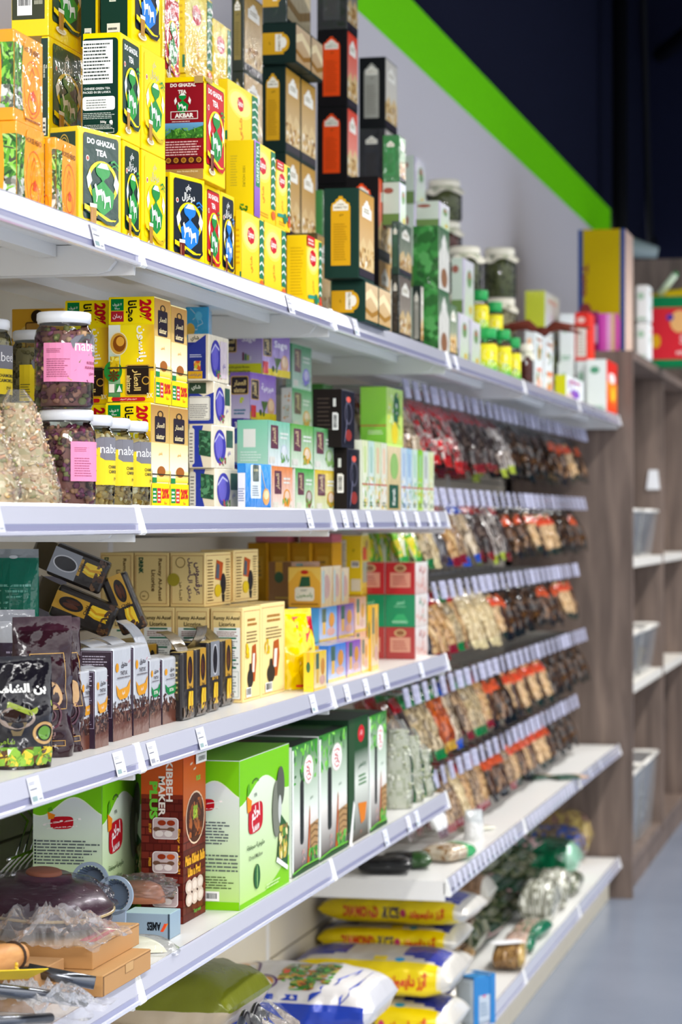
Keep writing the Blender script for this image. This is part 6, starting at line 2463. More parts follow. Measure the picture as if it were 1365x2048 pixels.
# front line
swt('yellow carton with a peach print at the shelf edge', d_tin('#f0c81a', '#f4dc3a', 9), 628, 653, 607, S3, H=.0775, yb=1384, mat=FILM)
swt('blue carton with a pink print at the shelf edge', d_tin('#3a7ad0', '#5a9ae0', 10), 656, 692, None, S3, H=.077, d=1.165, D=.05, mat=FILM)
swt('violet carton with a pink print at the shelf edge', d_tin('#8a4ab0', '#a87ad0', 11), 694, 721, None, S3, H=.077, d=1.165, D=.05, mat=FILM)
swt('cream carton with a pink print at the shelf edge', d_tin('#e8b890', '#f4dcc0', 12), 723, 737, None, S3, H=.077, d=1.165, D=.05, mat=FILM)
swt('tall slim yellow carton at the shelf edge', d_tin('#f0b820', '#f0c030', 13), 743, 757, 735, S3, H=.148, yb=1343, mat=FILM)
for c_, sl, h0, w_ in (('#a83a3a', True, 0, 'brown-red'), ('#0f8a5c', False, 1, 'green'), ('#b3232a', True, 2, 'bright red')):
    for dep, (e, l) in enumerate(((831, 777), (777, 744))):
        d = 1.155 if dep == 0 else 1.155 + .0755
        swt('%s film-wrapped cube carton, %s row, %s' % (w_, ('bottom', 'middle', 'top')[h0], ('front', 'rear')[dep]), d_cube(c_, sl),
            e if dep == 0 else 682.5 + F * (X_at(831, 1.155) * SA - d * CA) / (X_at(831, 1.155) * CA + d * SA), None, None, S3 + .0785 * h0, H=.078, d=d, D=.0745, L=.155, mat=FILM, group='cube cartons')


def ypouch(P):
    P.poly([(.3, .9), (.95, .9), (.95, .62), (.7, .7), (.55, .58), (.4, .66)], '#c4202a')
    P.text('حلو', .7, .78, .06, '#f8e8c0', .3)
    P.text('تمر', .66, .5, .05, '#4a4a1a', .3)
    P.poly([(.5, .1), (.62, .1), (.6, .24), (.52, .24)], '#3a3014')
    P.rect(.2, .03, .8, .06, '#d83a2a')


pouchthing('yellow pouch with a red banner beside the licorice cartons', 592, 1382, .11, .16, .05, lambda u, v, f: '#f4d200', 8, R(-22), ypouch, d=1.19, name='sweets_pouch', cat='sweets pouch')


# ------------------------------------------------------------------ fourth shelf
G5 = 'large green mallow cartons'
carton('food_carton', 'large green and white leaf carton behind the brown brick-patterned carton', 'food carton', d_mallow(1, True), 204, 287, 70, S4, H=.262, d=1.285, L=.31, group=G5)
carton('food_carton', 'large green and white leaf carton beyond the brown brick-patterned carton', 'food carton', d_mallow(2, True), 479, 578, None, S4, H=.262, yb=1822, D=.112, group=G5)
carton('kibbeh_maker_carton', 'orange and brown brick-patterned kitchen tool carton standing upright', 'carton', d_kibbeh, 366, 411, 282, S4, H=.293, yb=1849)
zz = 'dark green thyme cartons'
carton('food_carton', 'dark green thyme carton with a white oval emblem, nearest', 'food carton', d_zaatar(1), 584, 636, None, S4, H=.25, d=1.135, D=.3, group=zz)
carton('food_carton', 'dark green thyme carton with a white oval emblem, second', 'food carton', d_zaatar(2), 638, 694, None, S4, H=.252, d=1.135, D=.3, group=zz)
carton('food_carton', 'dark green carton with a red emblem between the oval emblem ones', 'food carton', d_zaatar_dark, 697, 737, None, S4, H=.262, d=1.135, D=.3, group=zz)
carton('food_carton', 'dark green thyme carton with a white oval emblem, furthest', 'food carton', d_zaatar(4), 739, 773, None, S4, H=.255, d=1.135, D=.3, group=zz)
# clear leaf bags
FILLS['palegreen'] = ['#c4c6ac', '#a8ae88', '#d4d6c0', '#949a74', '#dcdecc', '#e4e4d6']
for i, (px, w_, h) in enumerate(((794, 'nearest', .21), (816, 'second', .18), (836, 'furthest', .13))):
    root = bag_of_bits('clear bag of pale green dried leaves with a green edge, %s' % w_, px, 1.17, S4, .085, h, .055, 'palegreen', 20 + i, R(-62), 140, .009, 'leaf bags', .6)
    mb = MB()
    mb.quadgrid(lambda u, v: (.0435 - .012 * v + .003 * math.sin(11 * v), -.012 + .022 * u, .012 + v * h * .6), 3, 10, '#0f9a4c')
    mb.build('green_edge', 'foil_pouch', root)

# wrapped kitchen things at the near end of the fourth shelf
def dish_profile(r_):
    return [(0, .0), (r_ * .38, .0), (r_ * .4, .012), (r_ * .44, .014), (r_ * .8, .03), (r_ * .98, .062), (r_, .068), (r_ * .97, .069), (r_ * .78, .038), (r_ * .4, .022), (0, .02)]


px, d = 88, 1.255
X = X_at(px, d)
root = empty('serving_dish', (X, d, S4 + .153), (R(180 + 4), R(-3), 0))
tag(root, 'dark purple glazed dish lying upside down in crumpled clear wrap', 'dish')
mb = MB()
mb.lathe([(r_, z * .72) for r_, z in dish_profile(.108)], 48, '#3c1c2c')
mb.build('dish_bowl', 'enamel_metal', root)
mb = MB()
mb.lathe([(0, -.006), (.024, -.006), (.0265, -.004), (.028, .002), (0, .002)], 30, '#7a4632')
mb.build('foot_ring', 'brown_board', root)
mb = MB()
mb.lathe([(.1045, .0455), (.1085, .047), (.1095, .0495), (.105, .0515)], 48, '#a8905a')
mb.build('worn_rim', 'enamel_metal', root)
mb = MB()
mb.lathe([(.0, .052), (.104, .0518), (.106, .062), (.1, .066), (0, .066)], 40, '#2f1a28')
mb.build('inner_dish', 'enamel_metal', root)
crumple('clear_wrap', (.225, .225, .07), 3, 'cling_film', (0, 0, -.001), root, .1, 44, 0, 2.6)
wr = drape('crumpled_wrap', .17, .22, .06, 9)
bpy.context.view_layer.update()
wr.parent = root
wr.matrix_parent_inverse = root.matrix_world.inverted()
wr.location = (X - .1, 1.215, S4 + .071)

# cardboard mailer boxes
def d_mail(logo):
    def d(b):
        b.col('#b98a54', '#b58650', '#c0935c', '#a87a48')
        b.F.rect(.0, .9, 1, .94, '#8a6236')
        if not logo:
            b.F.poly([(.45, .96), (.62, .96), (.62, .5), (.45, .5)], '#c49a64')
            b.F.frame(.45, .5, .62, .97, .0006, '#8a6236')
            b.F.rect(.0, .04, .012, .96, '#6a4a26')
        else:
            b.T.text('POLO', .62, .46, .12, '#2a2420', None, 180, .05, w=.26)
            b.T.poly([(.2, .12), (.84, .14), (.84, .2), (.2, .18)], '#c02a20')
            b.T.poly([(.16, .05), (.8, .07), (.8, .12), (.16, .1)], '#c02a20')
            b.T.rect(.66, .05, .72, .2, '#e8d0b0')
    return d


zb = carton('cardboard_box', 'flat brown cardboard mailer with a tuck tab, at the shelf edge', 'cardboard box', d_mail(False), 206, 302, None, S4 + .005, H=.031, d=1.107, D=.24, mat='brown_board')
carton('cardboard_box', 'flat brown cardboard mailer with red stripes on its lid', 'cardboard box', d_mail(True), 186, 279, None, zb, H=.033, d=1.135, D=.2, mat='brown_board')
for i in range(2):
    carton('cardboard_box', 'plain brown cardboard box under the wrapped dishes, %s' % ('lower', 'upper')[i], 'cardboard box', plain('#b08250', '#a87a48', '#b88a58'), 70, None, None, S4 + .0285 * i, H=.028, d=1.17, D=.24, L=.12, mat='brown_board')

# blue-grey box with its lettering upside down
def d_bluebox(b):
    b.col('#8fa4b4', '#8a9cac', '#a8c4c8', '#7a8c9c')
    b.E.text('AMES', .66, .5, .34, '#1c2026', None, 180, .05, w=.3)
    b.E.poly([(.86, .3), (.98, .66), (.9, .6), (.8, .34)], '#e88a2a')
    b.E.poly([(.8, .3), (.86, .3), (.94, .62), (.88, .62)], '#d84a2a')
    b.E.rect(.96, .0, 1, 1, '#3a4652')


zb = carton('product_box', 'blue-grey box lettered upside down beside the brick-patterned carton', 'box', d_bluebox, 340, 362, 246, S4, H=.042, yb=1880)
px, d = 268, 1.235
root = empty('wrapped_dome', (X_at(px + 20, d) + .02, d + .015, zb + .0005))
tag(root, 'terracotta brown moulded piece in clear wrap on the blue-grey box', 'kitchen mould')
mb = MB()
mb.lathe([(0, .036), (.02, .035), (.038, .028), (.045, .012), (.046, 0), (0, 0)], 30, '#a8694a')
o = mb.build('dome', 'plastic_moulded', root)
o.scale = (.6, 1, 1)
crumple('clear_wrap', (.075, .125, .05), 5, 'clear_film', (0, -.01, 0), root, .2, 30, 0, 3)
# fluted moulds
mb = MB()


def fluted(mb, cx, cz, r_, dpt, col, n=26):
    vs, fs = [], []
    for i in range(n * 2):
        a = math.pi * i / n
        k = 1 if i % 2 else .9
        for rr, dp in ((1.0 * k, 0), (.72 * k, dpt), (.66, dpt)):
            vs.append((-dp, cx + r_ * rr * math.cos(a), cz + r_ * rr * math.sin(a)))
    m_ = n * 2
    for i in range(m_):
        j = (i + 1) % m_
        for q in range(2): fs.append((i * 3 + q, j * 3 + q, j * 3 + q + 1, i * 3 + q + 1))
    fs.append([i * 3 + 2 for i in range(m_)])
    mb.add([(-v[0], v[1], v[2]) for v in vs], fs, C(col), False)


oo = [(math.cos(2 * math.pi * i / 40), math.sin(2 * math.pi * i / 40)) for i in range(40)]
CUPS = ((0, .088), (.041, .108))
mb = MB()
for cx, cz in CUPS:
    r0 = .0255
    vs = [(0, cx + r0 * c, cz + r0 * s_) for c, s_ in oo] + [(0, cx + r0 * 1.22 * c, cz + r0 * 1.22 * s_) for c, s_ in oo] + [(.006, cx + r0 * 1.22 * c, cz + r0 * 1.22 * s_) for c, s_ in oo]
    fs = [(i, (i + 1) % 40, 40 + (i + 1) % 40, 40 + i) for i in range(40)] + [(40 + i, 40 + (i + 1) % 40, 80 + (i + 1) % 40, 80 + i) for i in range(40)]
    mb.add(vs, fs, C('#8fa0b4'))
mb.box((.0, -.02, .0), (.006, .05, .066), '#8fa0b4')
X = X_at(224, 1.215)
root = empty('baking_mould', (X, 1.215, S4 + .0025), (0, R(6), 0))
tag(root, 'grey-blue baking mould with fluted cups standing behind the dish', 'baking mould')
mb.build('mould_sheet', 'plastic_moulded', root)
for cx, cz in CUPS:
    mb = MB()
    fluted(mb, cx, cz, .026, .022, '#5f6f84')
    mb.build('fluted_cup', 'plastic_moulded', root)

# cream pack and the folded yellow tag
px = 312
d = d_base(px, 1905, S4)
root = empty('clear_packet', (X_at(px, d) - .01, d + .035, S4 + .0008), (0, 0, R(-80)))
tag(root, 'cream rounded utensil in a flat clear packet at the shelf edge', 'kitchen utensil')
mb = MB()


def lens(u, v, s_):
    a = max(0, 1 - (2 * u - 1) ** 2) ** .7
    w = .024 * (.35 + .65 * (1 - u)) * a
    return (-.055 + .11 * u, (v - .5) * 2 * w, .0008 + (.026 * a * max(0, 1 - (2 * v - 1) ** 2) ** .8 if s_ else 0))


mb.quadgrid(lambda u, v: lens(u, v, 1), 18, 12, '#ebe8cf')
mb.quadgrid(lambda u, v: lens(u, v, 0), 18, 12, '#ebe8cf')
mb.build('utensil', 'plastic_moulded', root)
mb = MB()
mb.quadgrid(lambda u, v: (-.075 + .15 * u, -.035 + .07 * v, .001 + .028 * max(0, 1 - (2 * u - 1) ** 4) * max(0, 1 - (2 * v - 1) ** 2)), 14, 10, '#ffffff')
mb.build('clear_wrap', 'clear_film', root)

# skewer tubes with a wooden handle in wrap
KG = 'wrapped skewers at the near end of the fourth shelf'
Z0 = S4 + .0


def tubething(name, label, pts, r_, cols, mat, group=KG):
    root = empty(name, pts[0])
    tag(root, label, 'kitchen utensil', group)
    mb = MB()
    rel = [Vector(p) - Vector(pts[0]) for p in pts]
    mb.tube(rel, r_, 14, cols)
    mb.build('metal_tube', mat, root)
    return root


a, b_ = P3(56, 1940, 1.19), P3(190, 1966, 1.10)
root = tubething('skewer', 'upper metal tube skewer with a turned wooden handle', [a, b_], .0095, '#55575c', 'dark_steel')
mb = MB()
h0 = P3(-60, 1938, 1.215) - a
h1 = P3(48, 1906, 1.19) - a
dirv = (h1 - h0)
n_ = 12
mb.tube([h0 + dirv * (i / n_) for i in range(n_ + 1)], [.011 + .011 * math.sin(min(1, (i / n_) * 1.04 + .1) * math.pi * .86) for i in range(n_)] + [.004], 18)
mb.build('wooden_handle', 'beech', root)
mb = MB()
g0 = h0 + dirv * .8
mb.tube([g0 - dirv * .004, g0 + dirv * .004], .0212, 18, '#3a2412')
mb.build('handle_ring', 'brown_board', root)
mb = MB()
mb.tube([h0 + dirv * .55 + Vector((0, -.012, -.012)), a - a + Vector((0, 0, 0))], [.003, .006], 8)
mb.build('tang', 'chrome', root)
SK = root = tubething('skewer', 'lower metal tube skewer lying under the yellow tag', [P3(-40, 1975, 1.165), P3(168, 2002, 1.10)], .009, '#55575c', 'dark_steel')
tubething('skewer', 'lowest metal tube skewer along the shelf edge', [P3(-60, 2046, 1.12), P3(100, 2036, 1.085)], .007, '#55575c', 'dark_steel')
root = empty('hang_tag', P3(30, 1950, 1.15), (R(-24), R(6), R(-30)))
tag(root, 'bright yellow card tag tied to the skewers', 'tag')
mb = MB()
mb.box((-.045, -.022, 0), (.04, .022, .0012), '#f0cc10')
P = Pt(mb, lambda u, v, o: (-.045 + .085 * u, -.022 + .044 * v, .0012 + o), .085, .044)
P.lines(.1, .2, .6, .6, 2, '#8a6a10', 3)
P.poly([(.7, .7), (1, .6), (1, .9), (.8, .95)], '#e86a1a')
mb.build('tag_card', 'matt_paper', root)
mb = MB()
for k in range(5): mb.blob((.02, .016 + .002 * (k % 2), .003 + .004 * k), (.0035, .002, .003), '#d8b020', 6, 4)
mb.build('tag_tie', 'enamel_metal', root)
drape('clear_wrap', .16, .2, .05, 12, 'crumpled_film', P3(60, 1998, 1.15) - P3(-40, 1975, 1.165) + Vector((0, 0, -.02)), SK, 40)

# chrome wire rack against the back panel
root = empty('wire_rack', (X_at(30, 1.47), 1.475, S4 + .02))
tag(root, 'chrome wire rack standing against the back panel at the near end', 'wire rack')
mb = MB()
for i in range(6):
    y = -.06 + .0 * i
    x = -.06 + .035 * i
    mb.tube([(x, .04, 0), (x, .0, .07), (x, -.03, .1), (x, -.05, .16), (x, -.02, .19), (x, .03, .18)], .0028, 8)
mb.build('rack_loops', 'chrome', root)
mb = MB()
for p in ((.04, .001), (-.03, .1), (.03, .18)): mb.tube([(-.1, p[0], p[1]), (.14, p[0], p[1])], .0028, 8)
mb.build('rack_rails', 'chrome', root)

# ------------------------------------------------------------------ hanging packets on the hooks
HZ = (1.862, 1.592, 1.337, 1.077, .832)
ORD = ['first', 'second', 'third', 'fourth', 'fifth', 'sixth', 'seventh', 'eighth', 'ninth', 'tenth', 'eleventh', 'twelfth', 'thirteenth', 'fourteenth', 'fifteenth', 'sixteenth', 'seventeenth', 'eighteenth',
       'nineteenth', 'twentieth', 'twenty-first', 'twenty-second', 'twenty-third', 'twenty-fourth', 'twenty-fifth', 'twenty-sixth', 'twenty-seventh', 'twenty-eighth', 'twenty-ninth', 'thirtieth']
ROWN = ['top', 'second', 'third', 'fourth', 'lowest']
STY = {   # header, body colours, foot
    'redclear': ('#a8161c', ['#5a4640', '#c01c24', '#b8a8a0', '#8a1418', '#3a2a26'], '#b0201c', 'red-topped clear packet'),
    'redbrown': ('#8f0f1a', ['#241c1a', '#3a2e2a', '#4a3c36', '#1c1614', '#6a5a52'], '#7a1c1c', 'red-topped packet of dark brown spice'),
    'silver': ('#5a1a18', ['#3a302c', '#8a8078', '#d8d0c8', '#5a4a44'], '#a8b83a', 'shiny brown and silver packet'),
    'blue': ('#173a94', ['#8a7a64', '#a89478', '#6a5a48', '#c0b098'], '#1f4cb0', 'blue-topped packet of pale spice'),
    'dark': ('#0d0a08', ['#16100c', '#2a1a0e', '#0f0c0a', '#5a3c20', '#120e0c', '#3a2614'], '#0c1612', 'dark packet with a near-black top'),
    'darkorange': ('#120d0b', ['#3a2416', '#5a3c26', '#24180f', '#7a5a3e'], '#0c1214', 'dark packet with an orange flash'),
    'cream': ('#241a16', ['#b8946a', '#d0b084', '#94744e', '#c4a074'], '#142a22', 'cream spice packet with a red band'),
    'beige': ('#c4b79c', ['#b8a278', '#ccb98f', '#a08a60', '#d8c8a4'], '#d8c898', 'pale beige packet'),
    'redbeige': ('#a0121a', ['#9a744a', '#b8905f', '#7c5a38', '#c8a878'], '#7e1220', 'red-topped packet of tan seeds'),
    'green': ('#0a6a34', ['#8a7a58', '#a89470', '#6a5a42', '#b8a684'], '#0e7236', 'green-topped packet of pale spice'),
    'greenred': ('#0a6a34', ['#9a3e10', '#b0521a', '#7a300e', '#c0622a'], '#b8902a', 'green-topped packet of rust red spice'),
    'lime': ('#2f8a16', ['#7cc02a', '#d8c83a', '#3f9a1e', '#e0e0c0'], '#2f9a3e', 'lime green snack packet'),
    'white': ('#5c2242', ['#e4e4e4', '#ececec', '#d8d8da'], '#5a4048', 'purple-topped packet of white powder'),
    'grey': ('#4a2a36', ['#3a383a', '#5c5a5c', '#2c2a2c', '#8a8888'], '#3a3438', 'grey packet with a purple top'),
    'brown': ('#5a2a1e', ['#6e5640', '#94785a', '#503c2a', '#ac9070'], '#7c1826', 'brown-topped packet of spice'),
}
STM = {}


def sty(k, v):
    if (k, v) not in STM:
        h, b, f, _ = STY[k]
        me = packet_mesh(h, b, f, hash_(k) + v * 5, flash={'darkorange': '#c8502a', 'cream': '#d0482c', 'redclear': None}.get(k))
        STM[(k, v)] = me
    return STM[(k, v)]


def hash_(s):
    return sum(ord(c) * (i + 1) for i, c in enumerate(s)) % 97


ROWS = [
    ['brown', 'blue'] + ['redclear'] * 5 + ['redbrown'] * 5 + ['silver'] * 2 + ['dark'] * 8 + ['darkorange'] * 3 + ['cream', 'cream'] + ['dark', 'darkorange', 'dark'],
    ['white'] * 0 + ['lime', 'lime', 'green', 'beige', 'grey', 'redbeige', 'brown', 'blue', 'blue', 'redbrown', 'redbrown', 'silver', 'silver', 'redbrown', 'darkorange', 'dark', 'darkorange', 'dark', 'cream', 'darkorange', 'cream', 'cream', 'cream'] + ['dark'] * 4 + ['darkorange', 'dark', 'dark'],
    ['grey', 'grey', 'grey', 'redbeige', 'redbeige', 'redbeige', 'green', 'redbeige', 'beige', 'beige', 'beige', 'beige', 'cream', 'darkorange'] + ['dark'] * 6 + ['darkorange', 'darkorange', 'dark', 'darkorange', 'cream', 'cream', 'darkorange', 'dark', 'dark', 'dark'],
    ['brown', 'redbrown', 'green', 'green', 'greenred', 'greenred', 'blue', 'brown', 'green', 'green', 'redbeige', 'darkorange', 'darkorange', 'dark', 'cream', 'darkorange', 'cream', 'darkorange', 'cream', 'darkorange', 'cream'] + ['dark'] * 9,
    ['green', 'greenred', 'greenred', 'white', 'white', 'brown', 'brown', 'beige', 'redbeige', 'brown', 'redbeige', 'darkorange', 'darkorange', 'darkorange', 'brown', 'cream', 'darkorange', 'cream', 'darkorange', 'cream', 'cream', 'darkorange'] + ['dark'] * 8,
]
SKIP = [0, 0, 1, 0, 0]
LAST = [29, 29, 27, 29, 27]
hk, tg = hook_mesh(), MB()
hk.materials.append(MATS['chrome'])
P = Pt(tg, lambda u, v, o: (-.028 + .056 * u, -.004 - o, -.034 + .05 * v), .056, .05)
tg.box((-.028, -.004, -.034), (.028, -.001, .016), '#9a9ab0')
P.rect(.03, .03, .97, .97, '#a9a9bf')
P.lines(.1, .55, .9, .85, 3, '#8486a0', 2, .4)
P.rect(.1, .12, .5, .4, '#9496b0')
tgm = tg.mesh('price_tag')
tgm.materials.append(MATS['rail_white'])
tgm2 = tg.mesh('price_tag')
tgm2.materials.append(MATS['matt_paper'])
rd = random.Random(11)
HX0 = 6.01
for r_ in range(5):
    for i in range(SKIP[r_], LAST[r_]):
        x = HX0 + .125 * i
        if x > 9.62: continue
        z = HZ[r_]
        h = bpy.data.objects.new('peg_hook', hk)
        COL.objects.link(h)
        h.location = (x, 1.235, z)
        tag(h, 'chrome peg hook with a pale price tag in the %s row of hooks' % ROWN[r_], 'peg hook', 'peg hooks in the %s row' % ROWN[r_])
        t_ = bpy.data.objects.new('price_tag', tgm2)
        COL.objects.link(t_)
        t_.parent = h
        t_.rotation_euler = (R(-12), 0, R(rd.uniform(-9, 4)))
        if i >= len(ROWS[r_]) or (r_ == 4 and i < 4): continue
        k = ROWS[r_][i]
        near = x < 8.2
        for q in range(2):
            if q == 1 and r_ == 4 and i > 22: continue
            lean = R(rd.uniform(20, 27) if q == 0 else rd.uniform(12, 17))
            o = bpy.data.objects.new('spice_packet', sty(k, (i + q) % 2))
            COL.objects.link(o)
            sc_ = rd.uniform(.93, 1.04) * (.97 if r_ else 1)
            if r_ == 4: sc_ = .88
            o.scale = (sc_ * .95, 1, sc_)
            yy = (1.298, 1.358)[q]
            # the top edge hangs from the hook, the foot swings out
            hgt = .2 * sc_
            o.rotation_euler = (-lean, 0, R(rd.uniform(-4, 4)))
            top = z - .02
            o.location = (x, yy - math.sin(lean) * hgt, top - math.cos(lean) * hgt)
            tag(o, '%s, %s hook of the %s row, %s' % (STY[k][3], ORD[i], ROWN[r_], 'front' if q == 0 else 'rear'), 'spice packet', 'packets hanging in the %s row' % ROWN[r_])

# ------------------------------------------------------------------ shelf under the hooks
def lying(label, px, py, z, Ls, Ws, T, colf, seed, yawd, d=None, name='spice_bag', cat='bag', group=None, paint=None, mat='foil_pouch', tilt=0, wr=.09, pitch=0):
    if d is None: d = d_base(px, py, z)
    X = X_at(px, d)
    o = sack(name, Ls, Ws, T, colf, seed, paint, mat, (X, d, z + .0006), (tilt, pitch, yawd), 26, 24, wr)
    return tag(o, label, cat, group)


rdm = random.Random(3)
B5 = 'loose bags on the shelf under the hooks'
FILLS['spice'] = ['#a8865c', '#8a6a44', '#c4a478', '#7a5a3a']
lying('bag of brown spice with a green foil foot on the shelf under the hooks', 898, 1690, S5, .14, .1, .046, lambda u, v: '#0f9a4c' if u > .62 else jit(rdm.choice(['#b8a890', '#8a6a48', '#c8bca8']), rdm, .2), 2, R(-20), d=1.178, name='spice_bag', group=B5)
lying('black glossy bag at the near end under the hooks', 770, 1728, S5, .14, .11, .042, lambda u, v: '#17181a', 4, R(-80), d=1.297, name='bin_bag', group=B5)
lying('dark green and black bag beside the glossy black one', 814, 1700, S5, .13, .1, .042, lambda u, v: '#2a4a24' if u > .6 else '#16181a', 5, R(-78), d=1.259, name='bin_bag', group=B5)
pouchthing('clear bag of white powder standing under the hooks', 948, 0, .06, .085, .04, lambda u, v, f: '#cfd0ce' if v < .6 else '#b8bcbc', 9, R(-45), None, S5, 1.185, 'powder_bag', 'bag', B5)
lying('pale flat sachet lying beside the white powder bag', 954, 1660, S5, .1, .07, .012, lambda u, v: '#e4e4d4', 7, R(-40), name='sachet', group=B5)
for i, px in enumerate((1072, 1136)):
    lying('flat dark green packet dropped on the shelf under the hooks, %s' % ('nearer', 'further')[i], px, 1558, S5, .13, .09, .014, lambda u, v: '#1c4a38' if u < .7 else '#c8a488', 8 + i, R(-30 - 20 * i), name='spice_packet', cat='spice packet', group=B5)

# ------------------------------------------------------------------ base shelf: rice sacks, big bags and herbs
RG = 'rice sacks on the base shelf'


def rice_col(u, v):
    if u > .93: return '#d8d4cc'
    if v < .115 or v > .93: return '#f2d60c' if u < .9 else '#e0d8c0'
    if .115 <= v < .3:
        if u < .34: return '#1f2f9c' if v > .14 + .14 * u else '#cfc8bc'
        if u > .68: return '#1f2f9c' if v > .2 - .3 * (u - .68) else '#cfc8bc'
        return '#cfc8bc'
    return '#c8c0b2' if v < .6 else '#e8d21a'


def rice_print(P):
    S_ = P.side
    S_.text('DIAMOND', .3, .5, .36, '#d8421c', None, 0, .05, w=.24)
    S_.text('RICE', .5, .5, .36, '#3a2f5a', None, 0, .05, w=.11)
    S_.ell(.585, .5, .02, .13, '#c83a6a')
    S_.text('أرز دايموند', .745, .5, .44, '#d8421c', None, 0, .05, w=.24)
    P.rect(.52, .13, .6, .17, '#f0d41a')
    P.ell(.68, .14, .03, .02, '#2a9ad0')


def rice(label, X, z, seed, dy=0, L_=.44, W_=.29, T_=.115, yaw=-90, roll=0):
    d = 1.345
    o = sack('rice_sack', L_, W_, T_, rice_col, seed, rice_print, 'foil_pouch', (X, d + dy, z + .0006), (R(roll), 0, R(yaw)), 44, 48, .07, .72)
    return tag(o, label, 'rice sack', RG)


XA = X_at(890, 1.15)
XB = XA + .36
rice('yellow and white rice sack at the bottom of the nearer pile', XA + .1, S6, 1)
rice('yellow and white rice sack on top of the nearer pile, bold lettering', XA + .1, S6 + .117, 2)
for i in range(3):
    rice(('yellow and white rice sack at the bottom of the further pile', 'yellow and white rice sack second in the further pile', 'yellow and white rice sack third in the further pile')[i], XB + .1, S6 + .084 * i, 3 + i, .028, L_=.39, T_=.082)
rice('yellow and white rice sack topmost on the further pile, sagging over it', XB + .06, S6 + .253, 7, .0, L_=.42, W_=.27, T_=.082, yaw=-93)


def veg_col(u, v):
    if u > .95 or u < .03: return '#d8d8de'
    if v < .03 or v > .9: return '#1f3fae'
    return '#dedad8'


def veg_print(P):
    rd = random.Random(3)
    for cu, cv in ((.52, .2), (.6, .16), (.68, .2)):
        P.flecks(cu - .06, cv - .07, cu + .08, cv + .06, 60, ['#3d8a2a', '#5aae3a', '#2a6a1e', '#d8842a', '#8a4a2a', '#c8c05a'], .014, int(cu * 90), .9)
    P.ring(.2, .2, .13, .1, .1, '#5a2a6a')
    P.ell(.2, .2, .115, .085, '#f0dcc0')
    P.ell(.2, .2, .085, .06, '#e09a3a')
    P.ell(.2, .2, .04, .03, '#c87a2a')
    P.ring(.36, .13, .11, .06, .12, '#5a2a6a')
    P.ell(.36, .13, .09, .045, '#e0a04a')
    P.rect(.475, .19, .51, .215, '#f0501e')
    P.band([(.66, .05), (.72, .1), (.8, .16), (.86, .26)], .035, '#2346b8')
    P.band([(.82, .04), (.87, .1), (.9, .2), (.9, .3)], .045, '#1f3fae')
    P.band([(.3, .045), (.45, .05), (.6, .05)], .03, '#2346b8')


XC = X_at(760, 1.16)
for i in range(2):
    o = sack('food_bag', .41, .29, .098, veg_col, 30 + i, None, 'foil_pouch', (XC - .02, 1.345, S6 + .0006 + .1 * i), (0, 0, R(-90)), 30, 30, .08)
    tag(o, 'white and blue food bag under the printed vegetable bag, %s' % ('lowest', 'second')[i], 'food bag', 'white and blue food bags')
o = sack('food_bag', .42, .31, .135, veg_col, 12, veg_print, 'foil_pouch', (XC - .03, 1.35, S6 + .2035), (0, 0, R(-90)), 44, 44, .1)
tag(o, 'white and blue food bag printed with peas and orange slices, on the pile', 'food bag', 'white and blue food bags')


def olive_col(u, v):
    if u < .2: return '#a8927a'
    if .34 < u < .38: return '#a89a86'
    return '#6e7416' if v < .45 else '#b8a890'


XD = X_at(450, 1.2)
for i in range(3):
    o = sack('produce_bag', .4, .29, .138, lambda u, v: '#b5a58f', 40 + i, None, 'foil_pouch', (XD, 1.35, S6 + .0006 + .1425 * i), (0, 0, R(-90)), 24, 24, .08)
    tag(o, 'beige sack under the olive green bag, %s' % ('lowest', 'second', 'third')[i], 'sack', 'beige sacks at the near end')
root = empty('produce_bag', (XD, 1.34, S6 + .431), (0, 0, R(-92)))
tag(root, 'olive green and clear bag tied at its neck, on the beige sacks', 'bag')
sack('bag_body', .38, .3, .12, olive_col, 17, None, 'foil_pouch', (0, 0, 0), (0, 0, 0), 34, 30, .12, .75, root)
mb = MB()
mb.quadgrid(lambda u, v: (.2 + .075 * u, -.09 + .18 * v * (1 - .3 * u) + .02 * u, .05 + .03 * math.sin(v * 19) * (.4 + u) * .5 - .05 * u), 8, 26, '#8a8f3a')
mb.build('gathered_neck', 'clear_film', root)
mb = MB()
mb.quadgrid(lambda u, v: (.19 + .03 * u, -.1 + .12 * v, .02 + .03 * math.sin(3.1 * u) + .008 * math.sin(v * 11)), 8, 16, '#17151a')
mb.build('black_tie', 'foil_pouch', root)

# blue handled pack beside the rice
px = 944
d = 1.15
root = empty('bottle_pack', (6.4, 1.098, S6 + .0006), (0, 0, R(-30)))
tag(root, 'clear pack with bright blue side bands standing by the rice sacks', 'pack')
mb = MB()
mb.rbox(.085, .07, .13, .012, dict(front='#b8c4d0', end='#b8c4d0', top='#1f86c8', rest='#b8c4d0'))
P = Pt(mb, lambda u, v, o: (-.0425 + .085 * u, -.035 - o, .13 * v), .085, .13)
P.ell(.5, .62, .08, .05, '#d85a7a')
P.rect(.0, .62, 1, 1, '#1478bc')
P.rect(.0, .0, .2, 1, '#1478bc')
P.rect(.8, .0, 1, 1, '#1478bc')
P.lines(.3, .2, .7, .5, 4, '#8aa0b8', 3)
mb.build('pack_body', 'foil_pouch', root, (.0, .035, 0))
for x in (-.0345, .0345):
    mb = MB()
    mb.box((x - .0105, -.0005, 0), (x + .0105, .0005, .133), '#1478bc')
    mb.box((x - .0105, -.0005, .132), (x + .0105, .0705, .1335), '#1f86c8')
    mb.build('blue_band', 'foil_pouch', root, (0, -.0012, 0))
BG = 'herb and spice bags on the base shelf'
rdh = random.Random(8)


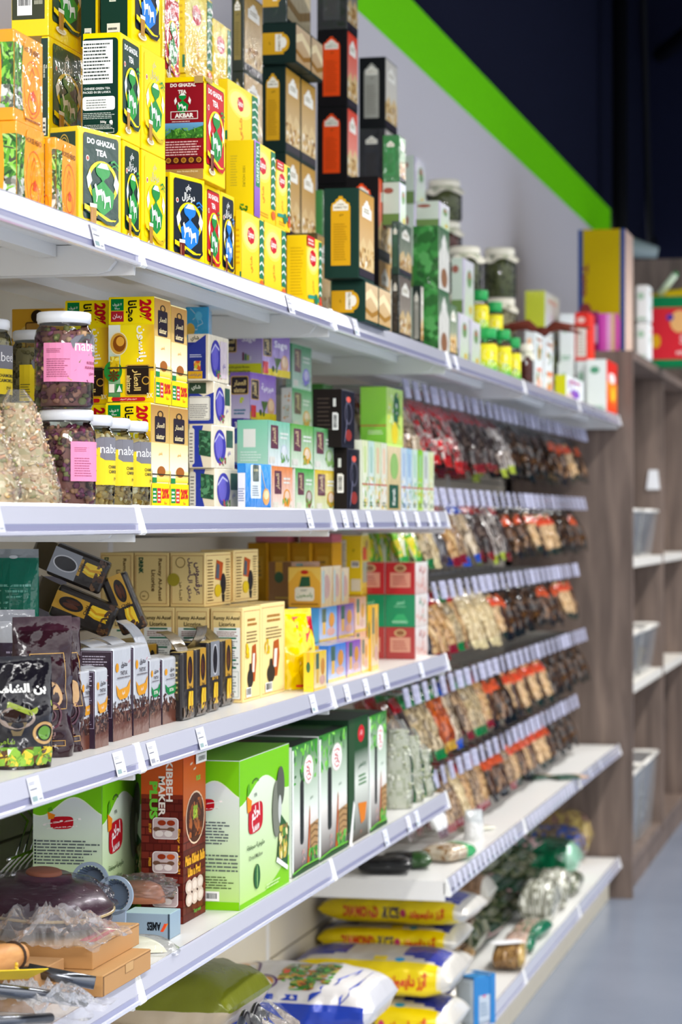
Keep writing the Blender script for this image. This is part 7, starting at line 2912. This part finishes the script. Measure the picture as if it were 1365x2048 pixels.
def bitcol(cols, foot=None, fu=.85):
    def f(u, v):
        if foot and u > fu: return foot
        return jit(rdh.choice(cols), rdh, .22)
    return f


BRN, GRN, SLV, DGR = ['#8a6a40', '#7a5a34', '#a8844f', '#6a4c2a'], ['#4a5a3a', '#3a4a2c', '#6a7050', '#2c3c24', '#8a8a70'], ['#b8b8a8', '#d8d8cc', '#8a8a7a', '#6a6a58'], ['#1f4a34', '#183a28', '#2a5a40', '#c8a0a0']
lst = [
    ('brown spice bag with gold glints lying at the shelf edge', 7.25, 1.165, 0, .1, .2, .075, bitcol(BRN, '#b89a5a', .8), 50, -84),
    ('large bag of dark brown seeds beside the rice sacks', 7.06, 1.405, 0, .29, .3, .1, bitcol(BRN), 51, -90),
    ('large bag of brown seeds upper one beside the rice sacks', 7.06, 1.4, .104, .29, .28, .1, bitcol(['#7a5c3c', '#8a6c4a', '#6a4c30']), 52, -88),
    ('dark green herb bag under the brown log shaped bag', 7.44, 1.41, 0, .27, .24, .13, bitcol(GRN), 54, -90),
    ('brown log shaped bag with a shiny end cap', 7.44, 1.4, .136, .3, .2, .12, bitcol(['#8a6c54', '#7c6048', '#98785c'], '#d8d4c8', .93), 53, -90),
    ('green and pink spice packet at the edge, nearer', 7.55, 1.18, 0, .1, .2, .05, bitcol(['#c8a898', '#b89080', '#d8c0b0'], '#1a6a4a', .75), 55, -86),
    ('green and pink spice packet at the edge, further', 7.8, 1.18, 0, .1, .2, .05, bitcol(['#c8a898', '#b89080', '#1a6a4a'], '#1a6a4a', .7), 56, -94),
    ('shiny silver-green crinkled bag in front of the herb packets', 8.1, 1.2, 0, .12, .24, .14, bitcol(SLV), 57, -90),
    ('shiny silver-green crinkled bag further along the base shelf', 8.42, 1.2, 0, .12, .24, .13, bitcol(SLV), 58, -84),
    ('shiny grey-green bag last in front of the herb packets', 8.72, 1.2, 0, .12, .22, .08, bitcol(GRN + SLV), 62, -90),
    ('glossy dark green bag with a bright highlight', 9.08, 1.36, 0, .34, .24, .15, bitcol(['#0a5a38', '#0f6a44', '#0a4c30'], '#8ab8a0', .9), 59, -90),  # pale end colour paints in the highlight
    ('small blue and brown bag at the far end of the base shelf', 9.33, 1.36, 0, .3, .2, .17, bitcol(['#2a4a9a', '#6a5a4a', '#8a7a6a']), 60, -90),
    ('brown and yellow bag last on the base shelf', 9.56, 1.36, 0, .3, .19, .2, bitcol(['#8a7448', '#b09a58', '#7a5a50']), 61, -90),
]
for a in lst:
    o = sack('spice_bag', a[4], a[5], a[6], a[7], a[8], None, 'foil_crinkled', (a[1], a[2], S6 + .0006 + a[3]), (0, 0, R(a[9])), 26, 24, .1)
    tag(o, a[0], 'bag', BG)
# pile of flat herb packets in rows
k = 0
for col_ in range(4):
    for lv in range(6):
        X = 7.72 + .3 * col_
        o = sack('herb_packet', .26, .25, .05, bitcol(GRN if (lv + col_) % 3 else DGR), 70 + k, None, 'foil_pouch', (X + .01 * (lv % 2), 1.415 + .006 * (lv % 3), S6 + .0006 + .0535 * lv), (0, 0, R(-90 + 3 * ((lv * 7 + col_) % 3 - 1))), 16, 16, .08)
        tag(o, 'flat green herb packet, %s up in the %s pile of the base shelf' % (ORD[lv], ORD[col_]), 'herb packet', 'flat herb packets piled on the base shelf')
        k += 1
o = sack('paper_tag', .1, .06, .004, lambda u, v: '#e8e8ea', 99, None, 'matt_paper', (7.22, 1.17, S6 + .079), (0, 0, R(-50)), 10, 8, .02)
tag(o, 'white paper tag lying on the brown spice bag', 'tag')
